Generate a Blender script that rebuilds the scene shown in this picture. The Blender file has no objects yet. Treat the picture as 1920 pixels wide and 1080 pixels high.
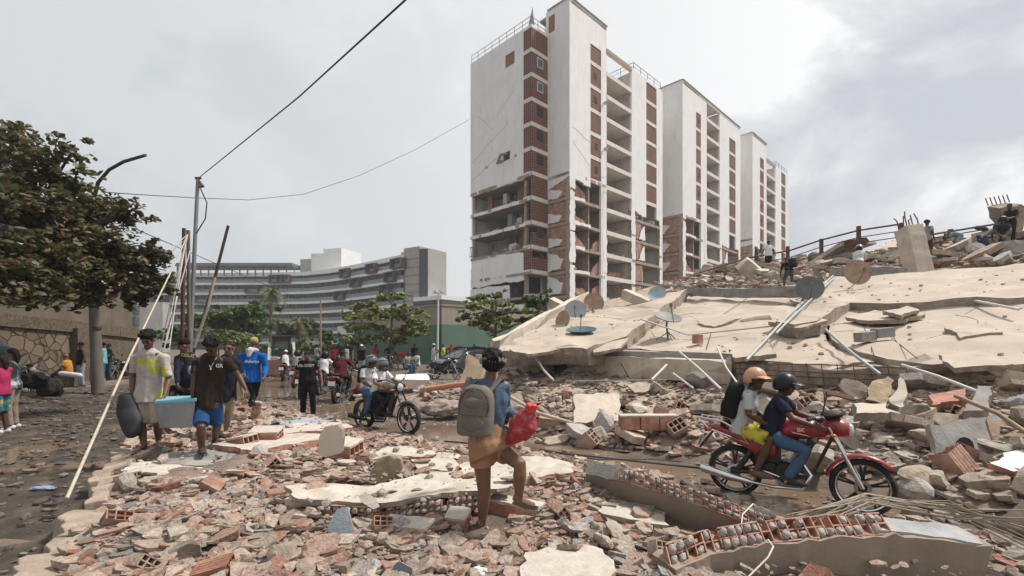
import bpy, bmesh, math, random
import numpy as np
from mathutils import Vector, Matrix, noise
V = Vector
random.seed(7); rng = np.random.default_rng(7)
S = bpy.context.scene
# ---------------------------------------------------------------- camera, sky, sun, exposure
FP, HX, HY, CH = 890.0, 960.0, 645.0, 1.75      # focal length in photo pixels, horizon, eye height
cam = bpy.data.objects.new("camera", bpy.data.cameras.new("camera")); S.collection.objects.link(cam)
cam.location = (0, 0, CH); cam.rotation_euler = (math.radians(90), 0, 0)
cam.data.sensor_width = 36; cam.data.lens = 36*FP/1920
cam.data.shift_y = (HY-540)/1920; cam.data.clip_start = 0.05; cam.data.clip_end = 5000
S.camera = cam
S.view_settings.view_transform = 'Standard'; S.view_settings.look = 'None'
S.view_settings.exposure = 0.06; S.view_settings.gamma = 1
SUN_EL, SUN_AZ = math.radians(57), math.radians(76)   # azimuth from +Y towards +X
w = bpy.data.worlds.new("World"); S.world = w; w.use_nodes = True
nt = w.node_tree; nt.nodes.clear()
def N(t, ty, **k):
    n = t.nodes.new(ty)
    for a, b in k.items(): setattr(n, a, b)
    return n
def world():
    L = nt.links.new
    out = N(nt, 'ShaderNodeOutputWorld'); bg = N(nt, 'ShaderNodeBackground'); bg2 = N(nt, 'ShaderNodeBackground')
    sky = N(nt, 'ShaderNodeTexSky', sky_type='NISHITA', sun_disc=False)
    sky.sun_elevation = SUN_EL; sky.sun_rotation = SUN_AZ; sky.dust_density = 4; sky.air_density = 1.2
    L(sky.outputs[0], bg.inputs[0]); bg.inputs[1].default_value = 0.10
    tc = N(nt, 'ShaderNodeTexCoord'); mp = N(nt, 'ShaderNodeMapping'); mp.inputs['Scale'].default_value = (1, 1, 1.5)
    mp.inputs['Location'].default_value = (3.1, 1.9, .35)
    L(tc.outputs['Generated'], mp.inputs[0])
    def noi(sc, det, ro, dist):
        n = N(nt, 'ShaderNodeTexNoise'); n.inputs['Scale'].default_value = sc; n.inputs['Detail'].default_value = det
        n.inputs['Roughness'].default_value = ro; n.inputs['Distortion'].default_value = dist
        L(mp.outputs[0], n.inputs[0]); return n
    n1 = noi(2.0, 8, .52, .5); n2 = noi(.9, 3, .5, .2); n3 = noi(4.5, 8, .6, .8)
    def ramp(src, stops):
        r = N(nt, 'ShaderNodeValToRGB'); e = r.color_ramp.elements
        e[0].position, e[0].color = stops[0][0], (*stops[0][1], 1); e[1].position, e[1].color = stops[1][0], (*stops[1][1], 1)
        for p, c in stops[2:]:
            q = e.new(p); q.color = (*c, 1)
        L(src, r.inputs[0]); return r
    m = N(nt, 'ShaderNodeMath', operation='MULTIPLY_ADD'); L(n3.outputs[0], m.inputs[0]); m.inputs[1].default_value = .22; m.inputs[2].default_value = 0
    m2 = N(nt, 'ShaderNodeMath', operation='MULTIPLY_ADD'); L(n1.outputs[0], m2.inputs[0]); m2.inputs[1].default_value = .78
    L(m.outputs[0], m2.inputs[2])
    cl = ramp(m2.outputs[0], [(.43, (.57, .595, .645)), (.475, (.67, .695, .73)), (.505, (.77, .79, .81)), (.54, (.98, .98, .98))])
    # a brighter, whiter veil where the sun stands behind the cloud (left and centre), greyer and bluer to the right
    sp = N(nt, 'ShaderNodeSeparateXYZ'); L(tc.outputs['Generated'], sp.inputs[0])
    veil = N(nt, 'ShaderNodeMapRange'); L(sp.outputs[0], veil.inputs[0])
    veil.inputs[1].default_value = .20; veil.inputs[2].default_value = .50; veil.inputs[3].default_value = .8; veil.inputs[4].default_value = .0
    mx = N(nt, 'ShaderNodeMix', data_type='RGBA'); L(veil.outputs[0], mx.inputs[0]); L(cl.outputs[0], mx.inputs[6])
    vr = N(nt, 'ShaderNodeMapRange'); L(sp.outputs[0], vr.inputs[0]); vr.inputs[1].default_value = -.55; vr.inputs[2].default_value = .0
    vc = N(nt, 'ShaderNodeMix', data_type='RGBA'); L(vr.outputs[0], vc.inputs[0]); vc.inputs[6].default_value = (.60, .635, .66, 1); vc.inputs[7].default_value = (.86, .87, .87, 1); L(vc.outputs[2], mx.inputs[7])
    L(mx.outputs[2], bg2.inputs[0]); bg2.inputs[1].default_value = 1.0
    ms = N(nt, 'ShaderNodeMixShader'); fr = ramp(n2.outputs[0], [(.2, (.90,)*3), (.8, (1.0,)*3)])
    L(fr.outputs[0], ms.inputs[0]); L(bg.outputs[0], ms.inputs[1]); L(bg2.outputs[0], ms.inputs[2]); L(ms.outputs[0], out.inputs[0])
world()
sl = bpy.data.lights.new("sun", 'SUN'); sl.energy = 4.8; sl.angle = math.radians(7); sl.color = (1, .955, .9)
so = bpy.data.objects.new("sun", sl); S.collection.objects.link(so)
so.rotation_euler = V((math.cos(SUN_EL)*math.sin(SUN_AZ), math.cos(SUN_EL)*math.cos(SUN_AZ), math.sin(SUN_EL))).to_track_quat('Z', 'Y').to_euler()

# ---------------------------------------------------------------- helpers
def P(px, py, Y): return V(((px-HX)/FP*Y, Y, CH+(HY-py)/FP*Y))
def GP(px, py, z=0.0):                    # the point of height z seen at a photo pixel
    Y = (CH-z)*FP/(py-HY); return V(((px-HX)/FP*Y, Y, z))
UX, VX = V((.715, .70, 0)), V((-.70, .715, 0))     # the two street directions of the quarter
F0 = V((8.2, 7.6, 0))
def roofz(x, y): return 1.45+.25*((x-F0.x)*UX.x+(y-F0.y)*UX.y)
def RP(px, py, off=0.0):                  # the point of the fallen roof seen at a photo pixel
    ax = (px-HX)/FP; kz = (HY-py)/FP
    Y = (CH-off-1.45+.25*(F0.x*UX.x+F0.y*UX.y))/(.25*(ax*UX.x+UX.y)-kz)
    return V((ax*Y, Y, CH+kz*Y))
def lnk(o): S.collection.objects.link(o); return o
def tag(o, label=None, cat=None, group=None, kind=None):
    if label: o['label'] = label
    if cat: o['category'] = cat
    if group: o['group'] = group
    if kind: o['kind'] = kind
    return o
def empty(name, loc, label, cat, group=None, rz=0):
    o = lnk(bpy.data.objects.new(name, None)); o.location = loc; o.rotation_euler = (0, 0, rz); o.empty_display_size = .2
    return tag(o, label, cat, group)
def wloc(o):
    p = V((0, 0, 0))
    while o: p = p+V(o.location); o = o.parent
    return p
class MB:
    def __init__(s): s.v = []; s.f = []; s.uv = {}; s.c = []; s.col = None
    def add(s, vs, fs, uvs=None):
        b = len(s.v); s.v.extend(tuple(p) for p in vs)
        for i, f in enumerate(fs):
            if uvs: s.uv[len(s.f)] = uvs[i]
            s.f.append(tuple(b+k for k in f)); s.c.append(s.col)
        return s
    def box(s, c, d, M=None):             # centre, full sizes, optional rotation matrix
        c = V(c); h = V(d)/2; vs = []
        for z in (-1, 1):
            for y in (-1, 1):
                for x in (-1, 1):
                    p = V((x*h.x, y*h.y, z*h.z)); vs.append(c+(M @ p if M else p))
        return s.add(vs, [(0, 2, 3, 1), (4, 5, 7, 6), (0, 1, 5, 4), (2, 6, 7, 3), (0, 4, 6, 2), (1, 3, 7, 5)])
    def beam(s, a, b, wd, ht, up=V((0, 0, 1))):
        a = V(a); b = V(b); d = (b-a).normalized(); r = d.cross(up)
        r = r.normalized() if r.length > 1e-4 else V((1, 0, 0)); u = r.cross(d)
        vs = []
        for p in (a, b):
            for i, j in ((-1, -1), (1, -1), (1, 1), (-1, 1)): vs.append(p+r*wd/2*i+u*ht/2*j)
        return s.add(vs, [(0, 1, 2, 3), (7, 6, 5, 4), (0, 4, 5, 1), (1, 5, 6, 2), (2, 6, 7, 3), (3, 7, 4, 0)])
    def tube(s, pts, rad, n=8, el=None, side=None, cap=True, dome=False):
        """sweep; rad: number or list; el: list of depth radii (elliptic, rad along 'side'); dome: round ends"""
        pts = [V(p) for p in pts]; m = len(pts)
        if not hasattr(rad, '__len__'): rad = [rad]*m
        e = el if el else rad
        P2, R2, E2 = pts, list(rad), list(e)
        if dome:
            d0 = (pts[0]-pts[1]).normalized(); d1 = (pts[-1]-pts[-2]).normalized(); r0 = min(rad[0], e[0]); r1 = min(rad[-1], e[-1])
            P2 = [pts[0]+d0*r0*.95, pts[0]+d0*r0*.7]+pts+[pts[-1]+d1*r1*.7, pts[-1]+d1*r1*.95]
            R2 = [rad[0]*.25, rad[0]*.72]+list(rad)+[rad[-1]*.72, rad[-1]*.25]; E2 = [e[0]*.25, e[0]*.72]+list(e)+[e[-1]*.72, e[-1]*.25]
        m = len(P2); vs = []; prev = None
        for i in range(m):
            d = (P2[min(i+1, m-1)]-P2[max(i-1, 0)])
            d = d.normalized() if d.length > 1e-7 else V((0, 0, 1))
            if side is not None: a = V(side)-d*V(side).dot(d)
            elif prev is not None: a = prev-d*prev.dot(d)
            else: a = d.orthogonal()
            if a.length < 1e-5: a = d.orthogonal()
            a.normalize(); prev = a; b = d.cross(a)
            for k in range(n):
                t = 2*math.pi*k/n; vs.append(P2[i]+a*math.cos(t)*R2[i]+b*math.sin(t)*E2[i])
        fs = [(i*n+k, i*n+(k+1) % n, (i+1)*n+(k+1) % n, (i+1)*n+k) for i in range(m-1) for k in range(n)]
        if cap: fs += [tuple(range(n))[::-1], tuple((m-1)*n+k for k in range(n))]
        return s.add(vs, fs)
    def ball(s, c, r, n=12, M=None):
        c = V(c); r = V(r) if hasattr(r, '__len__') else V((r, r, r)); h = n//2; vs = []
        for i in range(1, h):
            a = math.pi*i/h
            for k in range(n):
                t = 2*math.pi*k/n; p = V((r.x*math.sin(a)*math.cos(t), r.y*math.sin(a)*math.sin(t), r.z*math.cos(a)))
                vs.append(c+(M @ p if M else p))
        for z in (1, -1):
            p = V((0, 0, r.z*z)); vs.append(c+(M @ p if M else p))
        q = (h-1)*n; fs = [(i*n+k, (i+1)*n+k, (i+1)*n+(k+1) % n, i*n+(k+1) % n) for i in range(h-2) for k in range(n)]
        fs += [(q, k, (k+1) % n) for k in range(n)]+[(q+1, (h-2)*n+(k+1) % n, (h-2)*n+k) for k in range(n)]
        return s.add(vs, fs)
    def lathe(s, c, ax, prof, n=20, a0=0, a1=2*math.pi):     # prof: (radius, along axis)
        c = V(c); ax = V(ax).normalized(); a = ax.orthogonal().normalized()
        if abs(ax.z) < .9: a = (V((0, 0, 1))-ax*ax.z).normalized()
        b = ax.cross(a); m = len(prof); vs = []; full = abs(a1-a0-2*math.pi) < 1e-6; nn = n if full else n+1
        for r, h in prof:
            for k in range(nn):
                t = a0+(a1-a0)*k/n; vs.append(c+ax*h+(a*math.cos(t)+b*math.sin(t))*r)
        fs = [(i*nn+k, i*nn+(k+1) % nn, (i+1)*nn+(k+1) % nn, (i+1)*nn+k) for i in range(m-1) for k in range(n)]
        return s.add(vs, fs)
    def prism(s, poly, org, ax, ay, t, uvs=True):            # polygon in a plane, extruded by t against the normal
        org = V(org); ax = V(ax); ay = V(ay); nn = ax.cross(ay).normalized(); k = len(poly)
        A = [org+ax*p[0]+ay*p[1] for p in poly]; B = [p-nn*t for p in A]
        fs = [tuple(range(k)), tuple(range(k, 2*k))[::-1]]+[((i+1) % k, i, k+i, k+(i+1) % k) for i in range(k)]
        uv = None
        if uvs:
            uv = [[tuple(p) for p in poly], [tuple(p) for p in poly][::-1]]
            for i in range(k):
                p, q = poly[i], poly[(i+1) % k]; l = math.hypot(q[0]-p[0], q[1]-p[1]); uv.append([(l, 0), (0, 0), (0, t), (l, t)])
        return s.add(A+B, fs, uv)
    def build(s, name, mat, parent=None, label=None, cat=None, group=None, kind=None, smooth=None, org=None, bevel=0, world=True):
        me = bpy.data.meshes.new(name)
        if parent is not None: o0 = wloc(parent) if world else V((0, 0, 0))
        elif org is not None: o0 = V(org)
        else:
            a = np.array(s.v) if s.v else np.zeros((1, 3)); lo, hi = a.min(0), a.max(0); o0 = V(((lo[0]+hi[0])/2, (lo[1]+hi[1])/2, lo[2]))
            if kind: o0 = V((0, 0, 0))
        vs = np.array(s.v)-np.array(o0) if s.v else []
        me.from_pydata([tuple(p) for p in vs], [], s.f)
        if s.uv:
            ul = me.uv_layers.new(name="UVMap"); lp = 0
            for i, p in enumerate(me.polygons):
                u = s.uv.get(i)
                if u:
                    for j, li in enumerate(p.loop_indices): ul.data[li].uv = u[j]
        if any(c is not None for c in s.c):
            ca = me.color_attributes.new("Col", 'FLOAT_COLOR', 'CORNER'); arr = []
            for f, c in zip(s.f, s.c): arr += [*(c or (.5, .5, .5)), 1]*len(f)
            ca.data.foreach_set('color', arr)
        for m in (mat if isinstance(mat, (list, tuple)) else [mat]): me.materials.append(m)
        o = lnk(bpy.data.objects.new(name, me))
        if parent is not None: o.parent = parent
        else: o.location = o0
        if smooth: shade(me, smooth)
        if bevel:
            md = o.modifiers.new('b', 'BEVEL'); md.width = bevel; md.segments = 2; md.limit_method = 'ANGLE'; md.angle_limit = math.radians(40)
        return tag(o, label, cat, group, kind)
class Multi:                              # collects shapes and links each as a part of its own
    def __init__(s): s.l = []
    def prism(s, *a, **k): s.l.append(MB().prism(*a, **k))
    def box(s, *a, **k): s.l.append(MB().box(*a, **k))
    def beam(s, *a, **k): s.l.append(MB().beam(*a, **k))
    @property
    def f(s): return s.l
    def build(s, *a, **k): return [m.build(*a, **k) for m in s.l]
def shade(me, ang=40):
    me.shade_smooth()
    if ang < 180:
        try: me.set_sharp_from_angle(angle=math.radians(ang))
        except Exception: pass
def copy_tree(o, parent=None, loc=None, rot=None, scale=None, label=None):
    c = o.copy(); lnk(c)
    if parent is not None: c.parent = parent
    if loc is not None: c.location = loc
    if rot is not None: c.rotation_euler = rot
    if scale is not None: c.scale = scale
    if label: c['label'] = label
    for ch in o.children: copy_tree(ch, c)
    return c
def solid(objmb, vox, it=3, disp=0, fr=8, name='m', crease=None):   # overlapping closed shapes -> one continuous surface
    me = bpy.data.meshes.new(name); me.from_pydata(objmb.v, [], objmb.f)
    ob = bpy.data.objects.new('tmp', me); lnk(ob)
    r = ob.modifiers.new('r', 'REMESH'); r.mode = 'VOXEL'; r.voxel_size = vox
    if it:
        sm = ob.modifiers.new('s', 'SMOOTH'); sm.factor = .5; sm.iterations = it
    dg = bpy.context.evaluated_depsgraph_get(); m2 = bpy.data.meshes.new_from_object(ob.evaluated_get(dg)); bpy.data.objects.remove(ob)
    out = MB(); n = len(m2.vertices); co = np.empty(n*3); m2.vertices.foreach_get('co', co); co = co.reshape(-1, 3)
    if disp:
        no = np.empty(n*3); m2.vertices.foreach_get('normal', no); no = no.reshape(-1, 3)
        d = np.array([noise.noise(V((p[0]*fr, p[1]*fr, p[2]*fr*.6)))+.5*noise.noise(V((p[0]*fr*2.3+7, p[1]*fr*2.3, p[2]*fr*1.2))) for p in co])
        co = co+no*(d*disp)[:, None]
    out.v = [tuple(p) for p in co]; out.f = [tuple(p.vertices) for p in m2.polygons]; out.c = [None]*len(out.f)
    bpy.data.meshes.remove(m2); return out
def jag(poly, step=.25, amp=.06, closed=True, rnd=random, keep=()):
    """roughen the outline of a 2-D polygon; edges whose index is in keep stay straight"""
    out = []; k = len(poly)
    for i in range(k if closed else k-1):
        p, q = poly[i], poly[(i+1) % k]; out.append(tuple(p))
        if i in keep: continue
        l = math.hypot(q[0]-p[0], q[1]-p[1]); n = int(l/step)
        if n < 1: continue
        nx, ny = -(q[1]-p[1])/l, (q[0]-p[0])/l; wob = 0
        for j in range(1, n):
            wob = wob*.5+rnd.uniform(-amp, amp); t = (j+rnd.uniform(-.3, .3))/n
            out.append((p[0]+(q[0]-p[0])*t+nx*wob, p[1]+(q[1]-p[1])*t+ny*wob))
    return out

# ---------------------------------------------------------------- materials
MC = {}
def mat(name, col, rough=.8, var=.25, scale=6, bump=.0, bscale=None, metal=0, spec=.4, coat=0, stain=None, stfac=.5, stscale=1.5,
        objrand=0, vcol=False, streak=None, trans=0, alpha=1, emit=None, coord='Object', cracks=0):
    if name in MC: return MC[name]
    m = bpy.data.materials.new(name); m.use_nodes = True; t = m.node_tree; L = t.links.new; bs = t.nodes['Principled BSDF']
    bs.inputs['Roughness'].default_value = rough; bs.inputs['Metallic'].default_value = metal
    bs.inputs['Specular IOR Level'].default_value = spec; bs.inputs['Coat Weight'].default_value = coat
    bs.inputs['Transmission Weight'].default_value = trans; bs.inputs['Alpha'].default_value = alpha
    tc = N(t, 'ShaderNodeTexCoord'); src = tc.outputs[coord]
    def noi(sc, det=6, mscale=None):
        n = N(t, 'ShaderNodeTexNoise'); n.inputs['Scale'].default_value = sc; n.inputs['Detail'].default_value = det; n.inputs['Roughness'].default_value = .62
        if mscale:
            mp = N(t, 'ShaderNodeMapping'); mp.inputs['Scale'].default_value = mscale; L(src, mp.inputs[0]); L(mp.outputs[0], n.inputs[0])
        else: L(src, n.inputs[0])
        return n.outputs[0]
    def mul(a, c, fac, mode='MULTIPLY'):
        x = N(t, 'ShaderNodeMix', data_type='RGBA', blend_type=mode)
        if hasattr(fac, 'links'): L(fac, x.inputs[0])
        else: x.inputs[0].default_value = fac
        if hasattr(a, 'links'): L(a, x.inputs[6])
        else: x.inputs[6].default_value = (*a, 1)
        if hasattr(c, 'links'): L(c, x.inputs[7])
        else: x.inputs[7].default_value = (*c, 1)
        return x.outputs[2]
    def mr(a, lo, hi, o0=0, o1=1):
        x = N(t, 'ShaderNodeMapRange'); L(a, x.inputs[0])
        for i, q in enumerate((lo, hi, o0, o1)): x.inputs[i+1].default_value = q
        return x.outputs[0]
    base = col
    if vcol:
        a = N(t, 'ShaderNodeVertexColor', layer_name="Col"); base = a.outputs[0]
    if isinstance(objrand, (list, tuple)):
        oi = N(t, 'ShaderNodeObjectInfo'); r = N(t, 'ShaderNodeValToRGB'); r.color_ramp.interpolation = 'CONSTANT'; e = r.color_ramp.elements
        e[0].color = (*objrand[0], 1); e[1].position = 1/len(objrand); e[1].color = (*objrand[1], 1)
        for i in range(2, len(objrand)):
            q = e.new(i/len(objrand)); q.color = (*objrand[i], 1)
        L(oi.outputs['Random'], r.inputs[0]); base = r.outputs[0]
    if var:
        g = mr(noi(scale), .3, .7, 1-var, 1+var)
        cb = N(t, 'ShaderNodeCombineColor'); [L(g, cb.inputs[i]) for i in range(3)]
        base = mul(base, cb.outputs[0], 1.0)
    if stain:
        base = mul(base, stain, mr(noi(stscale, 8), .5, .66, 0, stfac), 'MIX')
    if streak:
        base = mul(base, streak, mr(noi(3.2, 5, (1, 1, .12)), .52, .72, 0, .55), 'MIX')
    if cracks:
        v = N(t, 'ShaderNodeTexVoronoi', feature='DISTANCE_TO_EDGE'); v.inputs['Scale'].default_value = cracks
        mp = N(t, 'ShaderNodeMix', data_type='VECTOR'); mp.inputs[0].default_value = .25
        nn = N(t, 'ShaderNodeTexNoise'); nn.inputs['Scale'].default_value = 3; L(src, nn.inputs[0]); L(src, mp.inputs[4]); L(nn.outputs[1], mp.inputs[5]); L(mp.outputs[1], v.inputs[0])
        base = mul(base, tuple(c*.25 for c in col), mr(v.outputs[0], 0, .012, .8, 0), 'MIX')
    if hasattr(base, 'links'): L(base, bs.inputs['Base Color'])
    else: bs.inputs['Base Color'].default_value = (*base, 1)
    if bump:
        b = N(t, 'ShaderNodeBump'); b.inputs['Strength'].default_value = min(1, bump); b.inputs['Distance'].default_value = .02*max(1, bump)
        L(noi(bscale or scale*4, 8), b.inputs['Height']); L(b.outputs[0], bs.inputs['Normal'])
    if emit: bs.inputs['Emission Color'].default_value = (*emit, 1); bs.inputs['Emission Strength'].default_value = 1
    MC[name] = m; return m
def brickmat(name, c1, c2, mortar, bw=.3, bh=.2, ms=.03, bump=.6, offset=.5, stain=None, axis=None, var=.2, rough=.9):
    if name in MC: return MC[name]
    m = bpy.data.materials.new(name); m.use_nodes = True; t = m.node_tree; L = t.links.new; bs = t.nodes['Principled BSDF']; bs.inputs['Roughness'].default_value = rough
    tc = N(t, 'ShaderNodeTexCoord'); b = N(t, 'ShaderNodeTexBrick'); b.offset = offset
    L(tc.outputs['UV'], b.inputs['Vector']); b.inputs['Scale'].default_value = 1
    b.inputs['Brick Width'].default_value = bw; b.inputs['Row Height'].default_value = bh; b.inputs['Mortar Size'].default_value = ms; b.inputs['Mortar Smooth'].default_value = .1
    for i, c in zip((1, 2, 3), (c1, c2, mortar)): b.inputs[i].default_value = (*c, 1)
    n = N(t, 'ShaderNodeTexNoise'); n.inputs['Scale'].default_value = 2.5; n.inputs['Detail'].default_value = 7; L(tc.outputs['Object'], n.inputs[0])
    r = N(t, 'ShaderNodeMapRange'); L(n.outputs[0], r.inputs[0]); r.inputs[1].default_value = .3; r.inputs[2].default_value = .7; r.inputs[3].default_value = 1-var; r.inputs[4].default_value = 1+var
    cb = N(t, 'ShaderNodeCombineColor'); [L(r.outputs[0], cb.inputs[i]) for i in range(3)]
    x = N(t, 'ShaderNodeMix', data_type='RGBA', blend_type='MULTIPLY'); x.inputs[0].default_value = 1; L(b.outputs[0], x.inputs[6]); L(cb.outputs[0], x.inputs[7])
    o = x.outputs[2]
    if stain:
        r2 = N(t, 'ShaderNodeMapRange'); L(n.outputs[0], r2.inputs[0]); r2.inputs[1].default_value = .5; r2.inputs[2].default_value = .62; r2.inputs[4].default_value = .7
        y = N(t, 'ShaderNodeMix', data_type='RGBA'); L(r2.outputs[0], y.inputs[0]); L(o, y.inputs[6]); y.inputs[7].default_value = (*stain, 1); o = y.outputs[2]
    L(o, bs.inputs['Base Color'])
    bp = N(t, 'ShaderNodeBump', invert=True); bp.inputs['Strength'].default_value = bump; bp.inputs['Distance'].default_value = .03; L(b.outputs['Fac'], bp.inputs['Height']); L(bp.outputs[0], bs.inputs['Normal'])
    MC[name] = m; return m
# ---------------------------------------------------------------- ground
_tab = rng.random((256, 256))
def vn(x, y, f, s=0):
    x = np.asarray(x, float)*f+s*17.3; y = np.asarray(y, float)*f+s*9.1
    i = np.floor(x).astype(int); j = np.floor(y).astype(int); u = x-i; v = y-j; u = u*u*(3-2*u); v = v*v*(3-2*v)
    g = lambda a, b: _tab[(a*7+s) % 256, (b*3+a) % 256] if False else _tab[a % 256, b % 256]
    return (g(i, j)*(1-u)+g(i+1, j)*u)*(1-v)+(g(i, j+1)*(1-u)+g(i+1, j+1)*u)*v-.5
CT = []
for z, l in {.0: [(1250,850),(1050,850),(900,830),(1400,935),(1500,965),(1600,1000),(750,812),(850,815),(620,770),(600,740),(580,715),(640,720),(560,700),
                  (1350,895),(1150,862),(50,800),(150,780),(50,900),(90,850),(20,1000),(10,1075),(230,770),(20,770),(120,905),(520,730),(700,740),(660,790),(1800,1060),(1700,1040)],
             .08: [(1100,960),(1200,1000),(1000,1075),(905,1002),(1300,1020),(700,840),(800,1065),(1000,890)],
             .17: [(620,850),(850,920),(700,1000),(800,870),(600,960),(500,1060),(1020,910),(1080,900),(560,830)],
             .25: [(290,845),(400,850),(500,870),(400,950),(300,1000),(250,1060),(430,800),(480,790),(350,900),(330,800),(400,760),(210,1000)]}.items():
    for a, b in l: p = GP(a, b, z); CT.append((p.x, p.y, z))
CT += [(-17, 15, .15), (-17, 20, .15), (-30, 40, 0), (0, 40, 0), (-15, 30, 0), (40, 60, 0), (0, 0, .1), (3, 1, .05), (-4, 0, 0), (6, 2, .05), (-2, 1.5, .15)]
CT = np.array(CT)
CURB = [(-2.55, 2.4), (-2.97, 3.05), (-4.05, 4.6), (-5.1, 6.1), (-6.15, 7.7), (-7.6, 10.0)]     # the low wall between the pile and the left street
def curbside(x, y):                      # >0 on the pile side
    cx = np.interp(y, [c[1] for c in CURB], [c[0] for c in CURB]); return x-cx
def ab(x, y): dx = x-F0.x; dy = y-F0.y; return dx*VX.x+dy*VX.y, dx*UX.x+dy*UX.y
def Gz(x, y, fine=True):
    x = np.atleast_1d(np.asarray(x, float)); y = np.atleast_1d(np.asarray(y, float))
    num = np.zeros_like(x); den = np.zeros_like(x)
    for cx, cy, cz in CT:
        wgt = 1/(((x-cx)**2+(y-cy)**2)**1.5+.02); num += wgt*cz; den += wgt
    z = num/den
    cs = curbside(x, y); st = (cs < 0) & (y < 10.5)
    z = np.where(st, np.minimum(z, .0)+.02*vn(x, y, 1.3, 2)+.0, z)
    rough = np.clip((z-.02)/.12, 0, 1)
    z = z+rough*(.10*vn(x, y, 2.1, 1)+.06*vn(x, y, 5.3, 3))
    a, b = ab(x, y)
    hb = np.interp(b, [-4.7, -4.1, -3.2, -2, -.6, 0, .8], [0, .16, .38, .55, .8, .95, 1.25])
    pl = 1.45+.25*b-.42
    hb = np.where(b > .8, np.minimum(pl, 1.45+.25*20-.4), hb)
    hb = np.where(b > 19.5, np.maximum(0, hb-(b-19.5)*1.1), hb)
    hb = hb+np.where((b < .5) & (b > -4.7), .14*np.clip((b+4.7)/2, 0, 1)*np.clip((5-a)/4, 0, 1.4), 0)
    ae = 12.6+.42*np.clip(b, 0, 12); fa = np.clip((ae+.9*(b < 0)-a)/np.where(b > 1, .8, 2.5)+.3, 0, 1)
    hb = hb*fa*fa*(3-2*fa)
    amp = np.clip(hb/.4, 0, 1)
    z = np.where((b > -4.7), np.maximum(z*(1-amp), 0)+hb+amp*(.16*vn(x, y, 1.1, 5)+.10*vn(x, y, 3.1, 6)), z)
    if fine: z = z+.035*vn(x, y, .9, 7)+.03*vn(x, y, 2.9, 8)+.022*vn(x, y, 9, 9)
    return z
def gz(x, y): return float(Gz(x, y)[0])
def terrain():
    def lines(lo, hi, s0, gr, far):
        a = [0.0]; st = s0
        while a[-1] < hi: a.append(a[-1]+max(s0, gr*abs(a[-1])))
        return a
    xp = lines(0, 45, .05, .013, 0); xs = np.array(sorted(set([-x for x in xp]+xp+[-3000, -900, -300, -120, -70, 70, 120, 300, 900, 3000])))
    yp = [2.0]
    while yp[-1] < 60: yp.append(yp[-1]+max(.035, .0095*yp[-1]))
    ys = np.array([-300, -60, -20, -8, -3, 0, 1, 1.5]+yp+[70, 90, 130, 200, 400, 900, 3000.])
    Xg, Yg = np.meshgrid(xs, ys); Zg = Gz(Xg.ravel(), Yg.ravel()); X = Xg.ravel(); Y = Yg.ravel(); n = len(xs)
    far = (np.abs(X) > 46) | (Y > 61) | (Y < -5); Zg = np.where(far, 0, Zg)
    me = bpy.data.meshes.new('ground'); vs = np.stack([X, Y, Zg], 1)
    fs = [(j*n+i, j*n+i+1, (j+1)*n+i+1, (j+1)*n+i) for j in range(len(ys)-1) for i in range(n-1)]
    me.from_pydata(vs.tolist(), [], fs); me.shade_smooth()
    a, b = ab(X, Y); cs = curbside(X, Y)
    col = np.tile(np.array([.13, .10, .078]), (len(X), 1))                     # wet brown mud
    def mixin(mask, c):
        mask = np.clip(mask, 0, 1)[:, None]; return col*(1-mask)+np.array(c)*mask
    col = mixin((Zg-.05)/.1, (.22, .165, .13))                                # dry brick dust on the pile
    col = mixin(np.where(b > -5, (Zg-.15)/.3, 0), (.38, .30, .225))            # beige plaster dust on the heap
    col = mixin(np.where((cs < -.1) & (Y < 30) & (X < 0), 1, 0), (.062, .050, .038))   # wet dirt of the side street, darkened further for its tree shade
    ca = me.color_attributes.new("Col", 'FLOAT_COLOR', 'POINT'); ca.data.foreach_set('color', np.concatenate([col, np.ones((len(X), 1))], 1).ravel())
    me.materials.append(mat('ground_dirt', (1, 1, 1), .88, .34, 3.2, 1.5, 26, vcol=True, stain=(.17, .125, .10), stfac=.55, stscale=2.3, spec=.3))
    o = lnk(bpy.data.objects.new('ground', me)); tag(o, kind='structure')
    m = MB(); pl = [(3.0, 4.5), (4.4, 4.9), (2.9, 6.6), (.5, 8.4), (-2.8, 13), (-9, 27), (-17, 34), (-20, 30), (-11, 17), (-5.6, 11.5), (-2.2, 7.4), (1.0, 5.6)]
    m.prism(pl, (0, 0, .03), (1, 0, 0), (0, 1, 0), .03, False)
    mw = mat('muddy_water', (.17, .12, .085), .08, .2, 1.5, .10, 9, spec=.55)
    m.build('water', mw, kind='structure', label='shallow brown puddles lying on the broken road')
    m = MB(); m.prism([(-22, 3), (-2.8, 2.4), (-6.4, 7.6), (-8.5, 12), (-14, 12), (-22, 12)], (0, 0, -.012), (1, 0, 0), (0, 1, 0), .03, False)
    m.build('water', mw, kind='structure', label='wet film on the dark side street')
terrain()

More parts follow.
